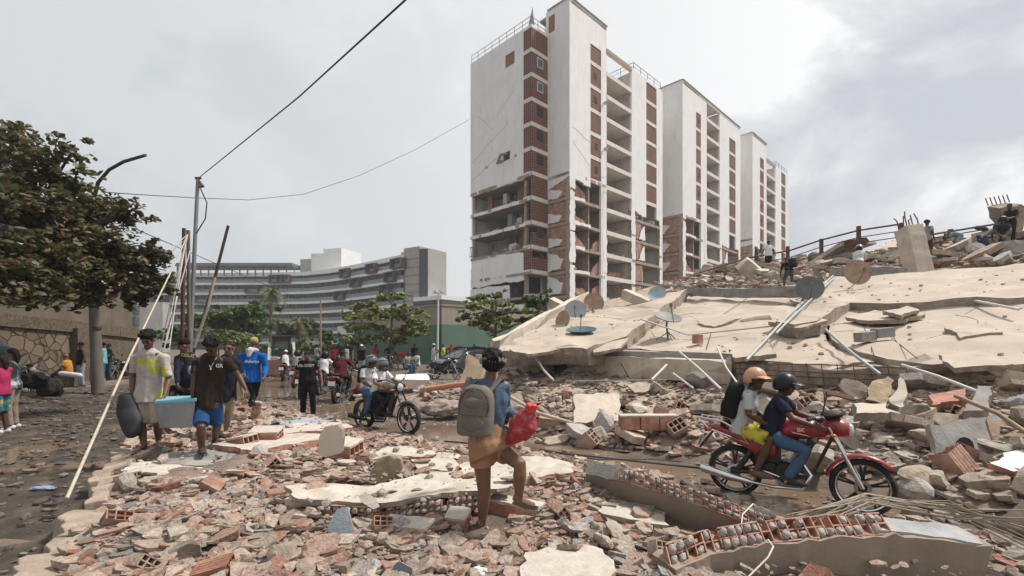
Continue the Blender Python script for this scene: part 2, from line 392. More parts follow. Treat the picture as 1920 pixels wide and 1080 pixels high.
# ---------------------------------------------------------------- apartment towers
M_WHITE = mat('white_render', (.76, .745, .73), .85, .05, .8, .25, 14, streak=(.58, .55, .52), stain=(.62, .60, .57), stfac=.25, stscale=.35, spec=.2)
M_BAND = mat('cream_band', (.66, .62, .56), .85, .08, 1.5, .2, streak=(.38, .34, .30), spec=.2)
M_BRK = brickmat('clay_block_infill', (.30, .125, .075), (.36, .165, .105), (.30, .24, .19), .36, .23, .022, stain=(.40, .30, .24))
M_LAT = brickmat('pierced_clay_lattice', (.060, .024, .016), (.075, .03, .02), (.27, .12, .08), .30, .30, .045, bump=1, offset=0, var=.15)
M_LAT2 = brickmat('louvred_clay_lattice', (.19, .085, .058), (.23, .105, .07), (.07, .03, .02), 3.0, .16, .035, bump=1, offset=0, var=.15)
M_CONC = mat('bare_concrete', (.33, .27, .215), .9, .2, 2, .6, 20, stain=(.20, .165, .13), stfac=.6)
M_INT = mat('interior_plaster', (.52, .48, .44), .9, .12, 1.2, .3, 10, stain=(.25, .22, .19), stfac=.6)
M_DARK = mat('dark_opening', (.035, .03, .028), .9, .3)
M_STEEL = mat('grey_steel', (.20, .20, .20), .5, .15, metal=.6)
M_RUST = mat('rusty_steel', (.11, .055, .035), .8, .35, 20, .3)
M_WOOD = mat('brown_wood', (.24, .11, .05), .7, .25, 5)
M_WIND = mat('window_glass', (.10, .11, .12), .15, .1, spec=.6)
M_WFR = mat('white_frame', (.62, .62, .62), .6, .05)
PIT = 2.78
def tower(px, py, topz, spec, label, dmg, floors=13):
    """spec drives which bays exist; local frame s along UX, v along VX from the stair corner"""
    Y = (topz-CH)*FP/(HY-py); O = V(((px-HX)/FP*Y, Y, 0))
    rt = empty('apartment_tower', O, label, 'apartment tower', 'damaged apartment towers')
    roof = 37.9; rd = random.Random(hash(label) % 999 if False else len(label))
    def W(s, v, z): return O+UX*s+VX*v+V((0, 0, z))
    def wall(nm, mt, poly, plane, off, t=.25, m=None, do=True):     # plane 'f' (front, along s) or 'l' (left face, along -v)
        m = m or MB()
        if plane == 'f': m.prism(poly, O+VX*off, UX, (0, 0, 1), t)
        else: m.prism([(-p[0], p[1]) for p in poly][::1], O+UX*off, -VX, (0, 0, 1), t)
        if do: m.build(nm, mt, rt)
        return m
    R = lambda a, b, c, d: [(a, c), (b, c), (b, d), (a, d)]
    RL = lambda v0, v1, c, d: [(v1, c), (v0, c), (v0, d), (v1, d)]
    # part of the wall above the damage, floor levels
    lev = [roof-.35-PIT*k for k in range(floors+1)]      # underside of the roof band and so on
    zi = dmg
    L, bs = spec['len'], spec['body']                     # body: (s0, v0, v1) of the wing set back at the left
    def fw(poly, **k): wall('wall', M_WHITE, poly, 'f', 0, **k)
    jb = lambda p, keep: jag(p, .35, .13, True, rd, keep)
    st = topz
    b1, b2 = spec['brick1']; r1, r2 = spec['rec']; c1, c2 = spec['brick2']
    m = MB()
    # stair block, front and left faces, broken along the lower edge
    m.prism(jb([(0, zi+.1), (b1, zi-.35), (b1, st), (0, st)], (1, 2, 3)), O, UX, (0, 0, 1), .3)
    m.prism(R(b2, r1, 6 if zi < 21 else zi-4, st), O, UX, (0, 0, 1), .3)
    m.prism(R(b1, b2, lev[0]-.4 if st > 39 else lev[0], st), O, UX, (0, 0, 1), .3)
    m.prism([(-p[0], p[1]) for p in jb([(spec['stv'], zi-.9), (.303, zi+.05), (.303, st), (spec['stv'], st)], (1, 2, 3))], O, -VX, (0, 0, 1), .3)
    m.build('wall', M_WHITE, rt)
    MB().prism([(.3, .0), (r1-.01, .0), (r1-.01, spec['stv']+1.5), (.3, spec['stv']+1.5)], O+V((0, 0, st-.25)), UX, VX, .25).build('roof', M_CONC, rt)
    c = MB(); c.beam(W(-.04, .0, st+.03), W((r1 if spec['step'] else L)+.04, .0, st+.03), .3, .10); c.beam(W(0, 0, st+.03), W(0, spec['stv'], st+.03), .3, .10)
    c.build('parapet_cap', mat('stained_cap', (.38, .34, .30), .9, .45, 2.5), rt)
    # brick columns between white bands
    nlat = 0
    top_r = roof if spec['step'] else st
    L0 = [(st if not spec['step'] else roof)-.35-PIT*k for k in range(floors+2)]
    for k in range(floors+1):
        zt = L0[k]; zb = zt-PIT+.45
        if zb > zi-.6 and not (k == 0 and not spec['step']):
            for (q1, q2, mt) in ((b1, b2, M_LAT if k % 1 == 0 else M_LAT2), (c1, c2, M_LAT2)):
                wall('lattice_panel', mt, R(q1, q2, zb, zt), 'f', .06, .12)
                wall('slab_band', M_BAND, R(q1, q2, zb-.45, zb), 'f', .02, .2)
            if rd.random() < .6:
                ww = MB(); x0 = b1+.7+rd.random()*.3; ww.prism(R(x0, x0+.6, zb+.9, zb+1.6), O+VX*.02, UX, (0, 0, 1), .06); ww.build('window', M_DARK, rt)
    # right wall and side
    m = MB(); z2 = spec['rz']
    for (q1, q2) in ((r2, c1), (c2, L)):
        m.prism(jb([(q1, z2), (q2, z2-.3), (q2, top_r), (q1, top_r)], (1, 2, 3)), O, UX, (0, 0, 1), .3)
    m.prism(R(c1, c2, L0[0] if spec['step'] else L0[1], top_r), O, UX, (0, 0, 1), .3); m.build('wall', M_WHITE, rt)
    # the core of the block behind: back walls so that no sky shows through
    mb = MB(); s0, v0, v1 = bs
    mb.prism(R(s0+.4, L, 0, top_r-.3), O+VX*(v1), UX, (0, 0, 1), .25)
    mb.prism([(-v1, 0), (0, 0), (0, top_r-.1), (-v1, top_r-.1)], O+UX*L, -VX, (0, 0, 1), .25)
    mb.build('rear_wall', M_WHITE, rt)
    mb = MB(); mb.prism(R(.3, L-.3, 0, top_r-.4), O+VX*(v0+1.2), UX, (0, 0, 1), .2)
    for s in (r1, r2): mb.prism([(-v0-1, 0), (-.31, 0), (-.31, top_r-.4), (-v0-1, top_r-.4)], O+UX*(s+.12), -VX, (0, 0, 1), .24)
    mb.prism([(-v0-1, 0), (-.31, 0), (-.31, z2), (-v0-1, z2)], O+UX*(c1-.6), -VX, (0, 0, 1), .2)
    mb.build('inner_wall', M_INT, rt)
    # recess: deep loggias with beams
    m = MB(); k0 = 0 if spec['step'] else 0
    for k in range(floors+1):
        zt = L0[k]+(.35 if k == 0 else 0)
        m.beam(W(r1, .12, L0[k]+.1), W(r2, .12, L0[k]+.1), .3, .5)
        if k or not spec['step']: m.box(W((r1+r2)/2, 1.6, L0[k]+.1), (r2-r1, 3.0, .2), Matrix.Rotation(math.atan2(UX.y, UX.x), 3, 'Z'))
    m.build('balcony_slab', M_BAND, rt)
    if spec['step']:
        m = MB()
        for k in range(1, floors-1):
            if L0[k]-PIT > zi-3: m.prism(R(r1+.2, r1+1.9, L0[k]-PIT+.45, L0[k]-.25), O+VX*(v0+.95), UX, (0, 0, 1), .1)
        if m.f: m.build('lattice_screen', M_LAT, rt)
    # damaged lower storeys: slabs, columns, partitions, torn infill
    zt0 = L0[0]; ks = [k for k in range(floors+2) if L0[k] < zi+1.2 and L0[k] > .5]
    m = MB()
    for k in ks:
        z = L0[k]+.1
        m.prism(jag([(0, 0), (r1, 0), (r1, v0+1), (0, v0+1)], .5, .05, True, rd, (1, 2, 3)), W(0, 0.02, z+.18), UX, VX, .36)
        if z < z2+1: m.prism(jag([(r2, 0), (L, 0), (L, v0+1), (r2, v0+1)], .5, .05, True, rd, (1, 2, 3)), W(0, 0.02, z+.18), UX, VX, .36)
    m.build('floor_slab', M_CONC, rt)
    m = Multi(); mp = Multi(); mbk = Multi(); mj = MB()
    for s in (.3, r1-.35, r2+.3, L-.3): m.beam(W(s, .28, 0), W(s, .28, zi+.4 if s < r2 else z2+.4), .55, .55, UX)
    m.beam(W(.3, spec['stv'], 0), W(.3, spec['stv'], zi), .45, .45, UX)
    m.build('column', M_CONC, rt)
    for s, w2 in ((.5, .9), (r1-.4, .8), (L-.3, .6), (r2+.4, .9)):       # flakes of white render left on the columns
        ztop = zi if s < r2 else z2; z = 0
        while z < ztop:
            h = rd.uniform(1.5, 4.5); mp.prism(jag(R(s-w2/2, s+w2/2, z, min(z+h, ztop+.2)), .3, .12, True, rd), O-VX*.03, UX, (0, 0, 1), .04); z += h*rd.uniform(.95, 1.12)
    for k in ks:
        zb, zt = L0[k]-PIT+.45, L0[k]-.1
        # infill on the stair's left face with plaster remnants
        sv = spec['stv']; mbk.prism([(-p[0], p[1]) for p in jag([(sv-.2, zb), (.6, zb), (.6, zt), (sv-.2, zt)], .5, .06, True, rd)], O+UX*.1, -VX, (0, 0, 1), .18)
        tr = [(sv, zb), (sv*.45, zb+.1), (sv*.3, zb+1.2), (sv*.75, zt-.3), (sv, zt)] if rd.random() < .75 else [(sv, zb), (sv*.5, zb), (sv*.3, zb+.6), (sv, zb+1.1)]
        mp.prism([(-p[0], p[1]) for p in jag(tr, .25, .09, True, rd)], O+UX*.03, -VX, (0, 0, 1), .06)
        mid = .5*(b1+b2)-1.0
        mbk.box(W(mid, 1.6, (zb+zt)/2), (.18, 2.6, zt-zb), Matrix.Rotation(math.atan2(UX.y, UX.x), 3, 'Z'))
        mbk.prism(jag(R(.7, mid-.9, zb, zt), .5, .08, True, rd), O+VX*2.6, UX, (0, 0, 1), .15)
        if zt < z2+.5:
            if rd.random() < .85: mbk.prism(jag(R(r2+.7, r2+2.6, zb, zt), .4, .1, True, rd), O+VX*.1, UX, (0, 0, 1), .15)
            if rd.random() < .5: mp.prism(jag([(r2+1.8, zb), (r2+3.4, zb), (r2+3.2, zt-.2), (r2+2.6, zt-.8)], .25, .08, True, rd), O-VX*.03, UX, (0, 0, 1), .05)
        if rd.random() < .7: mbk.prism(jag([(mid+.4, zb), (r1-.6, zb), (r1-.7, zb+rd.uniform(.5, 2.0)), (mid+.9, zb+rd.uniform(.3, 1.2))], .25, .1, True, rd), O+VX*.35, UX, (0, 0, 1), .15)
        if rd.random() < .6: mbk.prism(jag([(.6, zb), (mid-.4, zb), (mid-.5, zb+rd.uniform(.3, 1.0)), (.8, zb+rd.uniform(.5, 2.2))], .25, .1, True, rd), O+VX*.5, UX, (0, 0, 1), .15)
        if rd.random() < .6: mbk.prism(jag([(r1+.5, zb), (r2-.5, zb), (r2-.8, zb+rd.uniform(.3, .9)), (r1+.9, zb+rd.uniform(.2, .7))], .3, .12, True, rd), O+VX*1.2, UX, (0, 0, 1), .15)
        for q in range(5):                               # fallen bits on the floors
            s = rd.uniform(.6, L-1); r_ = rd.uniform(.15, .5); 
            if r1 < s < r2: s = r1+.8+rd.random()*(r2-r1-1.6)
            mj.ball(W(s, rd.uniform(.2, 1.6), zb+r_*.3), (r_*rd.uniform(.7, 1.8), r_, r_*.6), 6)
        mp.prism(jag(R(.2+rd.random(), 2.2+rd.random()*3, zb-.4, zb-.05), .25, .06, True, rd), O-VX*.04, UX, (0, 0, 1), .03)
    mp.build('torn_render', M_WHITE, rt); mbk.build('brick_infill', M_BRK, rt); mj.build('debris', M_CONC, rt, kind='stuff')
    if spec['step']:
        m = MB(); zz = roof+.45
        # open concrete frame beam over the recess and the roof railings
        m.beam(W(r1, .1, roof-.2), W(r2, .1, roof-.2), .35, .5); m.build('roof_beam', M_CONC, rt)
        m = MB(); rail = [W(r2, 0, roof), W(L-.3, 0, roof)]
        def railing(a, b):
            n = max(2, int((b-a).length/1.6))
            for i in range(n+1): p = a.lerp(b, i/n); m.tube([p, p+V((0, 0, 1))], .035, 6)
            m.tube([a+V((0, 0, 1)), b+V((0, 0, 1))], .04, 6); m.tube([a+V((0, 0, .5)), b+V((0, 0, .5))], .025, 6)
        railing(W(r2+.6, .1, roof), W(L-.2, .1, roof)); railing(W(r2+.6, .1, roof), W(r2+.6, 6, roof)); railing(W(r1, 3.5, roof), W(r2+.6, 6, roof))
        m.build('roof_railing', M_STEEL, rt)
    return rt, O, W, L0, rd, wall, R
sp1 = dict(len=20.85, body=(-2.73, 3.27, 14.07), stv=3.27, brick1=(3.9, 6.05), rec=(7.2, 12.9), brick2=(16.6, 19.4), rz=19.3, step=True)
t1, O1, W1, LV, rd1, wall1, R1 = tower(1068, -6, 40.6, sp1, 'tallest nearest white apartment tower with its left end torn open', 20.5)
def wing():
    rt, W, rd = t1, W1, rd1; roof = 37.9; s0, v0, v1 = sp1['body']; vb = v0+1.27
    lw = lambda m, poly, off=s0, t=.25: m.prism([(-p[0], p[1]) for p in poly], O1+UX*off, -VX, (0, 0, 1), t)
    m = MB()
    # big blank wall of the left face with one window hole high and one torn hole
    wz = (36.1, 34.6); wv = (6.0, 7.6); hz = (24.6, 23.6); hv = (6.8, 8.0); zb = 20.6
    lw(m, jag([(v1, zb+.2), (vb, zb+.1), (vb, hz[1]), (v1, hz[1])], .4, .10, True, rd, (1, 2, 3)))
    for v_a, v_b, z_a, z_b in ((v1, vb, hz[0], wz[1]), (v1, vb, wz[0], roof), (v1, wv[1], wz[1], wz[0]), (wv[0], vb, wz[1], wz[0]), (v1, hv[1], hz[1], hz[0]), (hv[0], vb, hz[1], hz[0])):
        lw(m, [(v_a, z_a), (v_b, z_a), (v_b, z_b), (v_a, z_b)])
    m.prism(R1(s0, 0, LV[0], roof), O1+VX*v0, UX, (0, 0, 1), .25); lw(m, [(vb, LV[0]), (v0+.01, LV[0]), (v0+.01, roof), (vb, roof)])
    m.prism([(0, roof-.6), (0, 41), (-.3, 41), (-.3, roof-.6)][::1] and R1(-.01, .3, roof, 40.5), O1+VX*v0, UX, (0, 0, 1), .25)
    m.build('wall', M_WHITE, rt)
    MB().prism([(s0+.3, v0+.3), (20.8, v0+.3), (20.8, v1-.3), (s0+.3, v1-.3)], O1+V((0, 0, roof-.5)), UX, VX, .3).build('roof', M_CONC, rt)
    f = MB(); lw(f, [(wv[1], wz[1]), (wv[0], wz[1]), (wv[0], wz[0]), (wv[1], wz[0])], s0+.12, .1); f.build('window', M_WOOD, rt)
    f = MB(); lw(f, jag([(hv[1]-.3, hz[1]), (hv[0], hz[1]+.1), (hv[0], hz[0]), (hv[0]+.6, hz[0]-.1)], .2, .08, True, rd), s0-.05, .06); f.build('torn_hole', M_DARK, rt)
    f = MB(); f.tube([W(s0-.1, 7.2, 24.3), W(s0-.6, 7.7, 24.2), W(s0-.7, 8.2, 23.3)], [.12, .2, .15], 7, dome=True); f.build('hanging_curtain', mat('grey_cloth', (.2, .2, .2), .9), rt)
    for k in range(6+5):
        zt = LV[k]; z0 = zt-PIT+.45; dam = k >= 6
        if k == 10: continue
        p = MB(); half = dam and k >= 8
        zz = zt-(.9 if half else 0)
        p.prism(jag(R1(s0, 0, z0, zz), .4, .06 if dam else 0, True, rd) if dam else R1(s0, 0, z0, zz), O1+VX*(v0-.0), UX, (0, 0, 1), .12)
        if not dam or k in (9,): lw(p, [(vb, z0), (v0+.01, z0), (v0+.01, zt), (vb, zt)], s0, .12)
        p.build('lattice_panel', M_LAT, rt)
        if 1 <= k <= 5 or k == 8:
            q = MB(); q.prism(R1(s0+.9, s0+1.9, zt-1.35, zt-.25), O1+VX*(v0-.06), UX, (0, 0, 1), .08); fr = q.build('window', M_WFR if k in (1, 2) else M_DARK, rt)
            if k in (1, 2): MB().prism(R1(s0+1.0, s0+1.8, zt-1.25, zt-.35), O1+VX*(v0-.08), UX, (0, 0, 1), .03).build('pane', M_WIND, fr)
    m = Multi()
    for k in range(12):
        z0 = LV[k]-PIT+.45
        if z0 < .3: break
        m.prism(R1(s0-.04, .0, z0-.45, z0), O1+VX*(v0-.04), UX, (0, 0, 1), .2)
        lw(m, [(vb, z0-.45), (v0-.03, z0-.45), (v0-.03, z0), (vb, z0)], s0-.04, .2)
    m.build('slab_band', M_BAND, rt)
    # opened storeys of the left face: slabs, back walls, columns, belongings
    m = MB(); g = MB(); mi = MB()
    for k in range(5, 12):
        z = LV[k]+.1
        if z < .5: break
        m.prism(jag([(s0, v0), (.3, v0), (.3, v1), (s0, v1)], .5, .12, True, rd, (0, 1, 2)), O1+V((0, 0, z+.1)), UX, VX, .3)
        if k in (6, 7, 8): g.prism([(-p[0], p[1]) for p in jag([(v1, z-.25), (vb-.2, z-.25), (vb-.2, z+.15), (v1, z+.15)], .35, .05, True, rd)], O1+UX*(s0-.05), -VX, (0, 0, 1), .14)
    m.build('floor_slab', M_CONC, rt); g.build('slab_edge', M_WHITE, rt)
    for vv in (v1-.3, 9.0, vb): mi.beam(W(s0+.5, vv, 0), W(s0+.5, vv, 20.6), .4, .4, UX) if vv != 9.0 else mi.beam(W(s0+3.3, vv, 0), W(s0+3.3, vv, 20.6), .4, .4, UX)
    mi.build('column', M_CONC, rt)
    mi = MB()
    for k in (6, 7, 8):
        z0, zt = LV[k]-PIT+.4, LV[k]
        lw(mi, jag([(v1-.5, z0), (v1-3.4, z0), (v1-3.4, zt), (v1-.5, zt)], .4, .03, True, rd) if k != 7 else [(v1-3.2, z0), (v0, z0), (v0, zt), (v1-3.2, zt)], s0+3.6, .15)
        lw(mi, [(v1-4.3, z0), (v0+1, z0), (v0+1, zt), (v1-4.3, zt)], s0+3.9, .15)
    mi.build('room_wall', M_INT, rt)
    # lower closed storeys
    m = MB(); a, b = LV[8]-PIT+.3, LV[8]-PIT+.3-3.9
    lw(m, jag([(v1, b), (vb, b+.15), (vb, a-.6), (v1-.1, a)], .4, .09, True, rd, (1,)), s0, .2)
    lw(m, jag([(v1, .2), (vb+2.4, .2), (vb+2.4, b-.2), (v1, b-.15)], .4, .07, True, rd, ()), s0, .2)
    lw(m, [(vb+2.4, .2), (vb, .2), (vb, b-2.6), (vb+2.4, b-2.6)], s0, .2)
    m.build('wall', M_WHITE, rt)
    # belongings left in the opened rooms, seen from the street
    for k, vv, sz, mt, nm in ((6, 8.6, (.6, .7, 1.7), mat('fridge_grey', (.33, .36, .38), .4), 'refrigerator'), (6, 11.6, (.1, .9, 2.1), M_WOOD, 'door'), (6, 6.1, (.1, 1.3, 2.1), mat('red_cabinet', (.16, .07, .06), .6), 'cabinet'),
                              (6, 5.2, (.2, .7, 2.0), M_DARK, 'wardrobe'), (7, 8.0, (.1, .8, 1.9), mat('greenish_door', (.20, .24, .20), .7), 'door'), (7, 6.3, (.3, .8, 1.1), mat('pale_cupboard', (.45, .45, .43), .7), 'cupboard'),
                              (8, 5.3, (.2, 1.1, 2.2), M_WOOD, 'door'), (8, 7.2, (.7, 1.3, .9), mat('white_sofa', (.55, .55, .55), .8), 'sofa'), (7, 5.0, (.2, .5, 2.2), mat('green_curtain', (.05, .13, .06), .9), 'curtain')):
        z0 = LV[k]-PIT+.36
        q = MB(); q.box(W(s0+1.2, vv, z0+sz[2]/2), sz, Matrix.Rotation(math.atan2(UX.y, UX.x), 3, 'Z')); q.build(nm, mt, rt, bevel=.03)
    for k in (6, 7, 8):
        q = MB()
        for i in range(16):
            r_ = rd.uniform(.1, .32); q.ball(W(s0+rd.uniform(.3, 1.4), rd.uniform(v0+1.6, v1-.6), LV[k]-PIT+.38+r_*.4), (r_, r_*rd.uniform(.6, 2), r_*rd.uniform(.5, 1.5)), 6)
        q.build('debris', mat('mixed_debris', (.3, .24, .2), .9, .6, 3), rt, kind='stuff')
    m = Multi(); rc = random.Random(4)
    for (va, za, vb_, zb_) in ((13.8, 25.0, 7.0, 28.0), (13.9, 22.6, 8.5, 24.6), (12.5, 30.5, 9.5, 27.8), (9.0, 29.5, 6.0, 31.5)):
        pa = [(-(va+(vb_-va)*t), za+(zb_-za)*t+rc.uniform(-.12, .12)) for t in np.linspace(0, 1, 16)]; m.prism(pa+[(x, z+.035) for x, z in pa[::-1]], O1+UX*(s0-.01), -VX, (0, 0, 1), .02)
    for (sa, za, sb, zb_) in ((.6, 24.6, 3.8, 22.6), (.5, 26.2, 3.8, 25.4), (4, 21.5, 7, 22.1)):
        pa = [(sa+(sb-sa)*t, za+(zb_-za)*t+rc.uniform(-.08, .08)) for t in np.linspace(0, 1, 10)]; m.prism(pa+[(x, z+.04) for x, z in pa[::-1]], O1-VX*.01, UX, (0, 0, 1), .02)
    m.build('wall_crack', mat('crack_shadow', (.22, .20, .18), .9, .2), rt)
    for k, ss in ((2, 6.3), (4, 6.4)):
        q = MB(); q.lathe(W(ss+.2, -.35, LV[k]-1.2), (-.3, -.5, .4), [(.001, 0), (.3, .06), (.42, .14)], 12); q.tube([W(ss, 0, LV[k]-1.3), W(ss+.2, -.33, LV[k]-1.2)], .04, 6); q.build('wall_dish', mat('wall_dish', (.4, .4, .4), .6), rt)
    m = MB()
    for i in range(9): p = W(s0+.1, v0+.2+i*(v1-v0-.3)/8, roof); m.tube([p, p+V((0, 0, 1.0))], .035, 6)
    for h in (1.0, .5): m.tube([W(s0+.1, v0+.2, roof+h), W(s0+.1, v1-.1, roof+h)], .035, 6)
    for i in range(3): p = W(s0+.1+i*1.2, v0+.2, roof); m.tube([p, p+V((0, 0, 1.0))], .035, 6)
    for h in (1.0, .5): m.tube([W(s0+.1, v0+.2, roof+h), W(0, v0+.2, roof+h)], .035, 6)
    m.build('roof_railing', M_STEEL, rt)
    q = MB(); q.prism([(0, 0), (1.2, 0), (.9, 2.5)], W(s0+.7, v0+1.4, roof), -VX, (0, 0, 1), .05); q.build('sheet_metal', mat('blue_sheet', (.30, .36, .40), .5), rt)
    q = MB(); q.prism(R1(0, .05, 0, 0.1) and [(-(v0-.2), roof), (-(v0-1.1), roof), (-(v0-1.1), roof+1.9), (-(v0-.2), roof+1.9)], O1-UX*.04, -VX, (0, 0, 1), .06); q.build('door', M_WOOD, rt)
    # railing and junk hanging at the torn corner
    q = MB(); z0 = LV[8]-PIT+.4
    for i in range(7): q.tube([W(s0+.1, v1-.1+.35-i*.3, z0), W(s0+.1, v1+.25-.1-i*.3, z0+1.3)], .04, 6)
    q.tube([W(s0+.1, v1+.3, z0+1.3), W(s0+.1, v1-1.8, z0+1.3)], .05, 6); q.tube([W(s0+.1, v1+.3, z0+.1), W(s0+.1, v1-1.8, z0+.1)], .05, 6)
    q.build('bent_grille', M_STEEL, rt)
wing()
sp2 = dict(len=22, body=(0, 3.6, 14), stv=6.5, brick1=(4.4, 6.1), rec=(8.2, 13.2), brick2=(17.2, 20.0), rz=18.4, step=False)
tower(1280, 149, 40.3, sp2, 'middle white apartment tower with flat roof behind the nearest one', 20.7)
sp3 = dict(len=20.85, body=(0, 3.3, 14), stv=7, brick1=(3.9, 6.05), rec=(7.6, 12.9), brick2=(16.6, 19.4), rz=16, step=True)
tower(1411, 248, 40.6, sp3, 'farthest white apartment tower at the right end of the row', 20.0)

# ---------------------------------------------------------------- curved hotel
def hotel():
    rt = empty('hotel_building', P(600, 645, 140)-V((0, 0, CH)), 'long curved white and grey hotel building with balconies far behind the trees', 'hotel')
    mw = mat('hotel_white', (.70, .70, .69), .7, .06, .3, spec=.2); mg = mat('hotel_glass', (.075, .08, .09), .2, .5, .25, spec=.5)
    mr_ = mat('balustrade_glass', (.17, .21, .22), .3, .15, .5, spec=.5); mdv = mat('divider', (.12, .10, .10), .7); mf = mat('maroon_frame', (.085, .05, .047), .6, .2); mc = mat('hotel_concrete', (.34, .325, .30), .9, .12, .25, .3, 2, streak=(.20, .19, .175))
    md = mat('dark_louvre', (.06, .06, .065), .7, .2)
    ctl = [(235, 150), (330, 150), (430, 150), (520, 149), (575, 147), (620, 142), (660, 135), (700, 128), (735, 122), (752, 119.5), (757, 119.5)]
    pts = []
    for i in range(len(ctl)-1):
        for t in np.linspace(0, 1, 5)[:-1]:
            a, b = ctl[i], ctl[i+1]; Y = a[1]+(b[1]-a[1])*t; pts.append(V(((a[0]+(b[0]-a[0])*t-HX)/FP*Y, Y, 0)))
    pts.append(P(ctl[-1][0], 0, ctl[-1][1])*1); pts[-1].z = 0
    n = len(pts)
    def strip(m, zlo, zhi, off, th, i0=0, i1=None):
        i1 = i1 or n; vs = []
        for i in range(i0, i1):
            d = (pts[min(i+1, n-1)]-pts[max(i-1, 0)]).normalized(); nn = V((d.y, -d.x, 0))
            for o, z in ((off, zlo), (off, zhi), (off-th, zhi), (off-th, zlo)): q = pts[i]+nn*o; vs.append((q.x, q.y, z))
        k = i1-i0; fs = [(j*4+e, j*4+(e+1) % 4, (j+1)*4+(e+1) % 4, (j+1)*4+e) for j in range(k-1) for e in range(4)]+[(0, 1, 2, 3), ((k-1)*4+3, (k-1)*4+2, (k-1)*4+1, (k-1)*4)]
        m.add(vs, [f[::-1] for f in fs])
    FH = 3.1; top = 24.2
    m = MB(); strip(m, 0, top-.5, -1.8, .5); m.build('glazed_facade', mg, rt)
    for k in range(8):
        m = MB(); z = top-FH*k
        if z < 2: break
        strip(m, z-(1.2 if k == 0 else .72), z, .1, 3.0, 0 if k < 6 else 8); m.build('balcony_slab', mw, rt)
        if k:
            m = MB(); strip(m, z+.03, z+1.05, 0, .08, 4); m.build('balustrade', mr_, rt)
    rdm = random.Random(3)
    # room dividers
    m = MB()
    for i in range(0, n-1, 1):
        for u in (.0, .5):
            q = pts[i].lerp(pts[i+1], u); d = (pts[i+1]-pts[i]).normalized(); nn = V((d.y, -d.x, 0)); m.box(q-nn*1.0+V((0, 0, top/2)), (.25, 1.8, top-1), Matrix.Rotation(math.atan2(nn.y, nn.x)-math.pi/2, 3, 'Z'))
    m.build('balcony_divider', mdv, rt)
    for i, k in ((35, 0), (32, 1), (28, 0), (31, 2), (25, 1), (22, 2), (27, 3), (23, 0), (24, 4), (12, 0), (13, 0), (10, 1), (6, 2)):
        q = pts[i]; d = (pts[i+1]-pts[i-1]).normalized(); nn = V((d.y, -d.x, 0)); zc = top-FH*k-FH/2-.6; M_ = Matrix.Rotation(math.atan2(d.y, d.x), 3, 'Z')
        if k > 4: continue
        m = MB()
        for dz in (-1.15, 1.15): m.box(q+nn*.3+V((0, 0, zc+dz)), (4.6, 1.8, .25), M_)
        for dx in (-2.1, 2.1): m.box(q+nn*.3+d*dx+V((0, 0, zc)), (.3, 1.8, 2.05), M_)
        m.box(q-nn*.4+V((0, 0, zc)), (4.2, .2, 2.0), M_); m.build('framed_bay', mf, rt)
    # concrete stair towers at the right end
    def ctower(p0, p1, Y0, Y1, ytop, mt, nm, z0=0):
        a = P(p0, ytop, Y0); b = P(p1, ytop, Y1); b.z = a.z; d = (b-a); d.z = 0; L_ = d.length; d.normalize(); m = MB()
        m.prism([(0, z0-a.z), (L_, z0-a.z), (L_, 0), (0, 0)], a, d, (0, 0, 1), 10); m.build(nm, mt, rt)
    ctower(757, 786, 120, 117, 466, mc, 'stair_tower'); ctower(786, 802, 116.6, 116.6, 466.5, md, 'louvred_shaft'); ctower(802, 829, 117, 121, 465, mc, 'stair_tower')
    m = MB()
    for i in range(11): z = 2+i*2.1; p = P(757, 0, 119.9); q = P(786, 0, 116.9); m.beam(V((p.x, p.y, z)), V((q.x, q.y, z)), .1, .12)
    m.build('formwork_joint', mat('joint', (.2, .19, .18), .9), rt)
    # roof structures
    ctower(606, 640, 148, 146, 467, mw, 'plant_room', 20); ctower(640, 649, 146, 149, 474, mw, 'plant_room', 20)
    ctower(563, 592, 152, 151, 486, mc, 'lift_housing', 20); ctower(590, 607, 150.5, 150, 482, mc, 'lift_housing', 20)
    m = MB(); a, b = P(345, 500, 152), P(560, 500, 152); m.beam(a, b, 9, .9)
    for i in range(16): q = a.lerp(b, i/15); m.beam(V((q.x, q.y-3, top-1)), V((q.x, q.y-3, a.z)), .3, .3, V((1, 0, 0)))
    m.build('roof_pergola', mat('pergola_grey', (.14, .155, .165), .6), rt)
    # low side wing at the right and pale block at the far left
    ctower(828, 885, 110, 118, 553, mw, 'side_wing', 8); ctower(829, 884, 109.8, 117.8, 561, md, 'ribbon_window', 10.3)
    ctower(1, 1, 1, 1.1, 640, mw, 'x') if False else None
    ctower(235, 305, 100, 103, 565, mc, 'low_block'); 
    for k in range(3): ctower(243, 254, 99.8, 99.9, 572+22*k, md, 'window', P(0, 588+22*k, 99.8).z)
    ctower(633, 762, 60, 56, 612, mw, 'entrance_canopy', P(0, 627, 60).z); ctower(635, 765, 60.5, 58, 627, mg, 'entrance_glazing')
hotel()

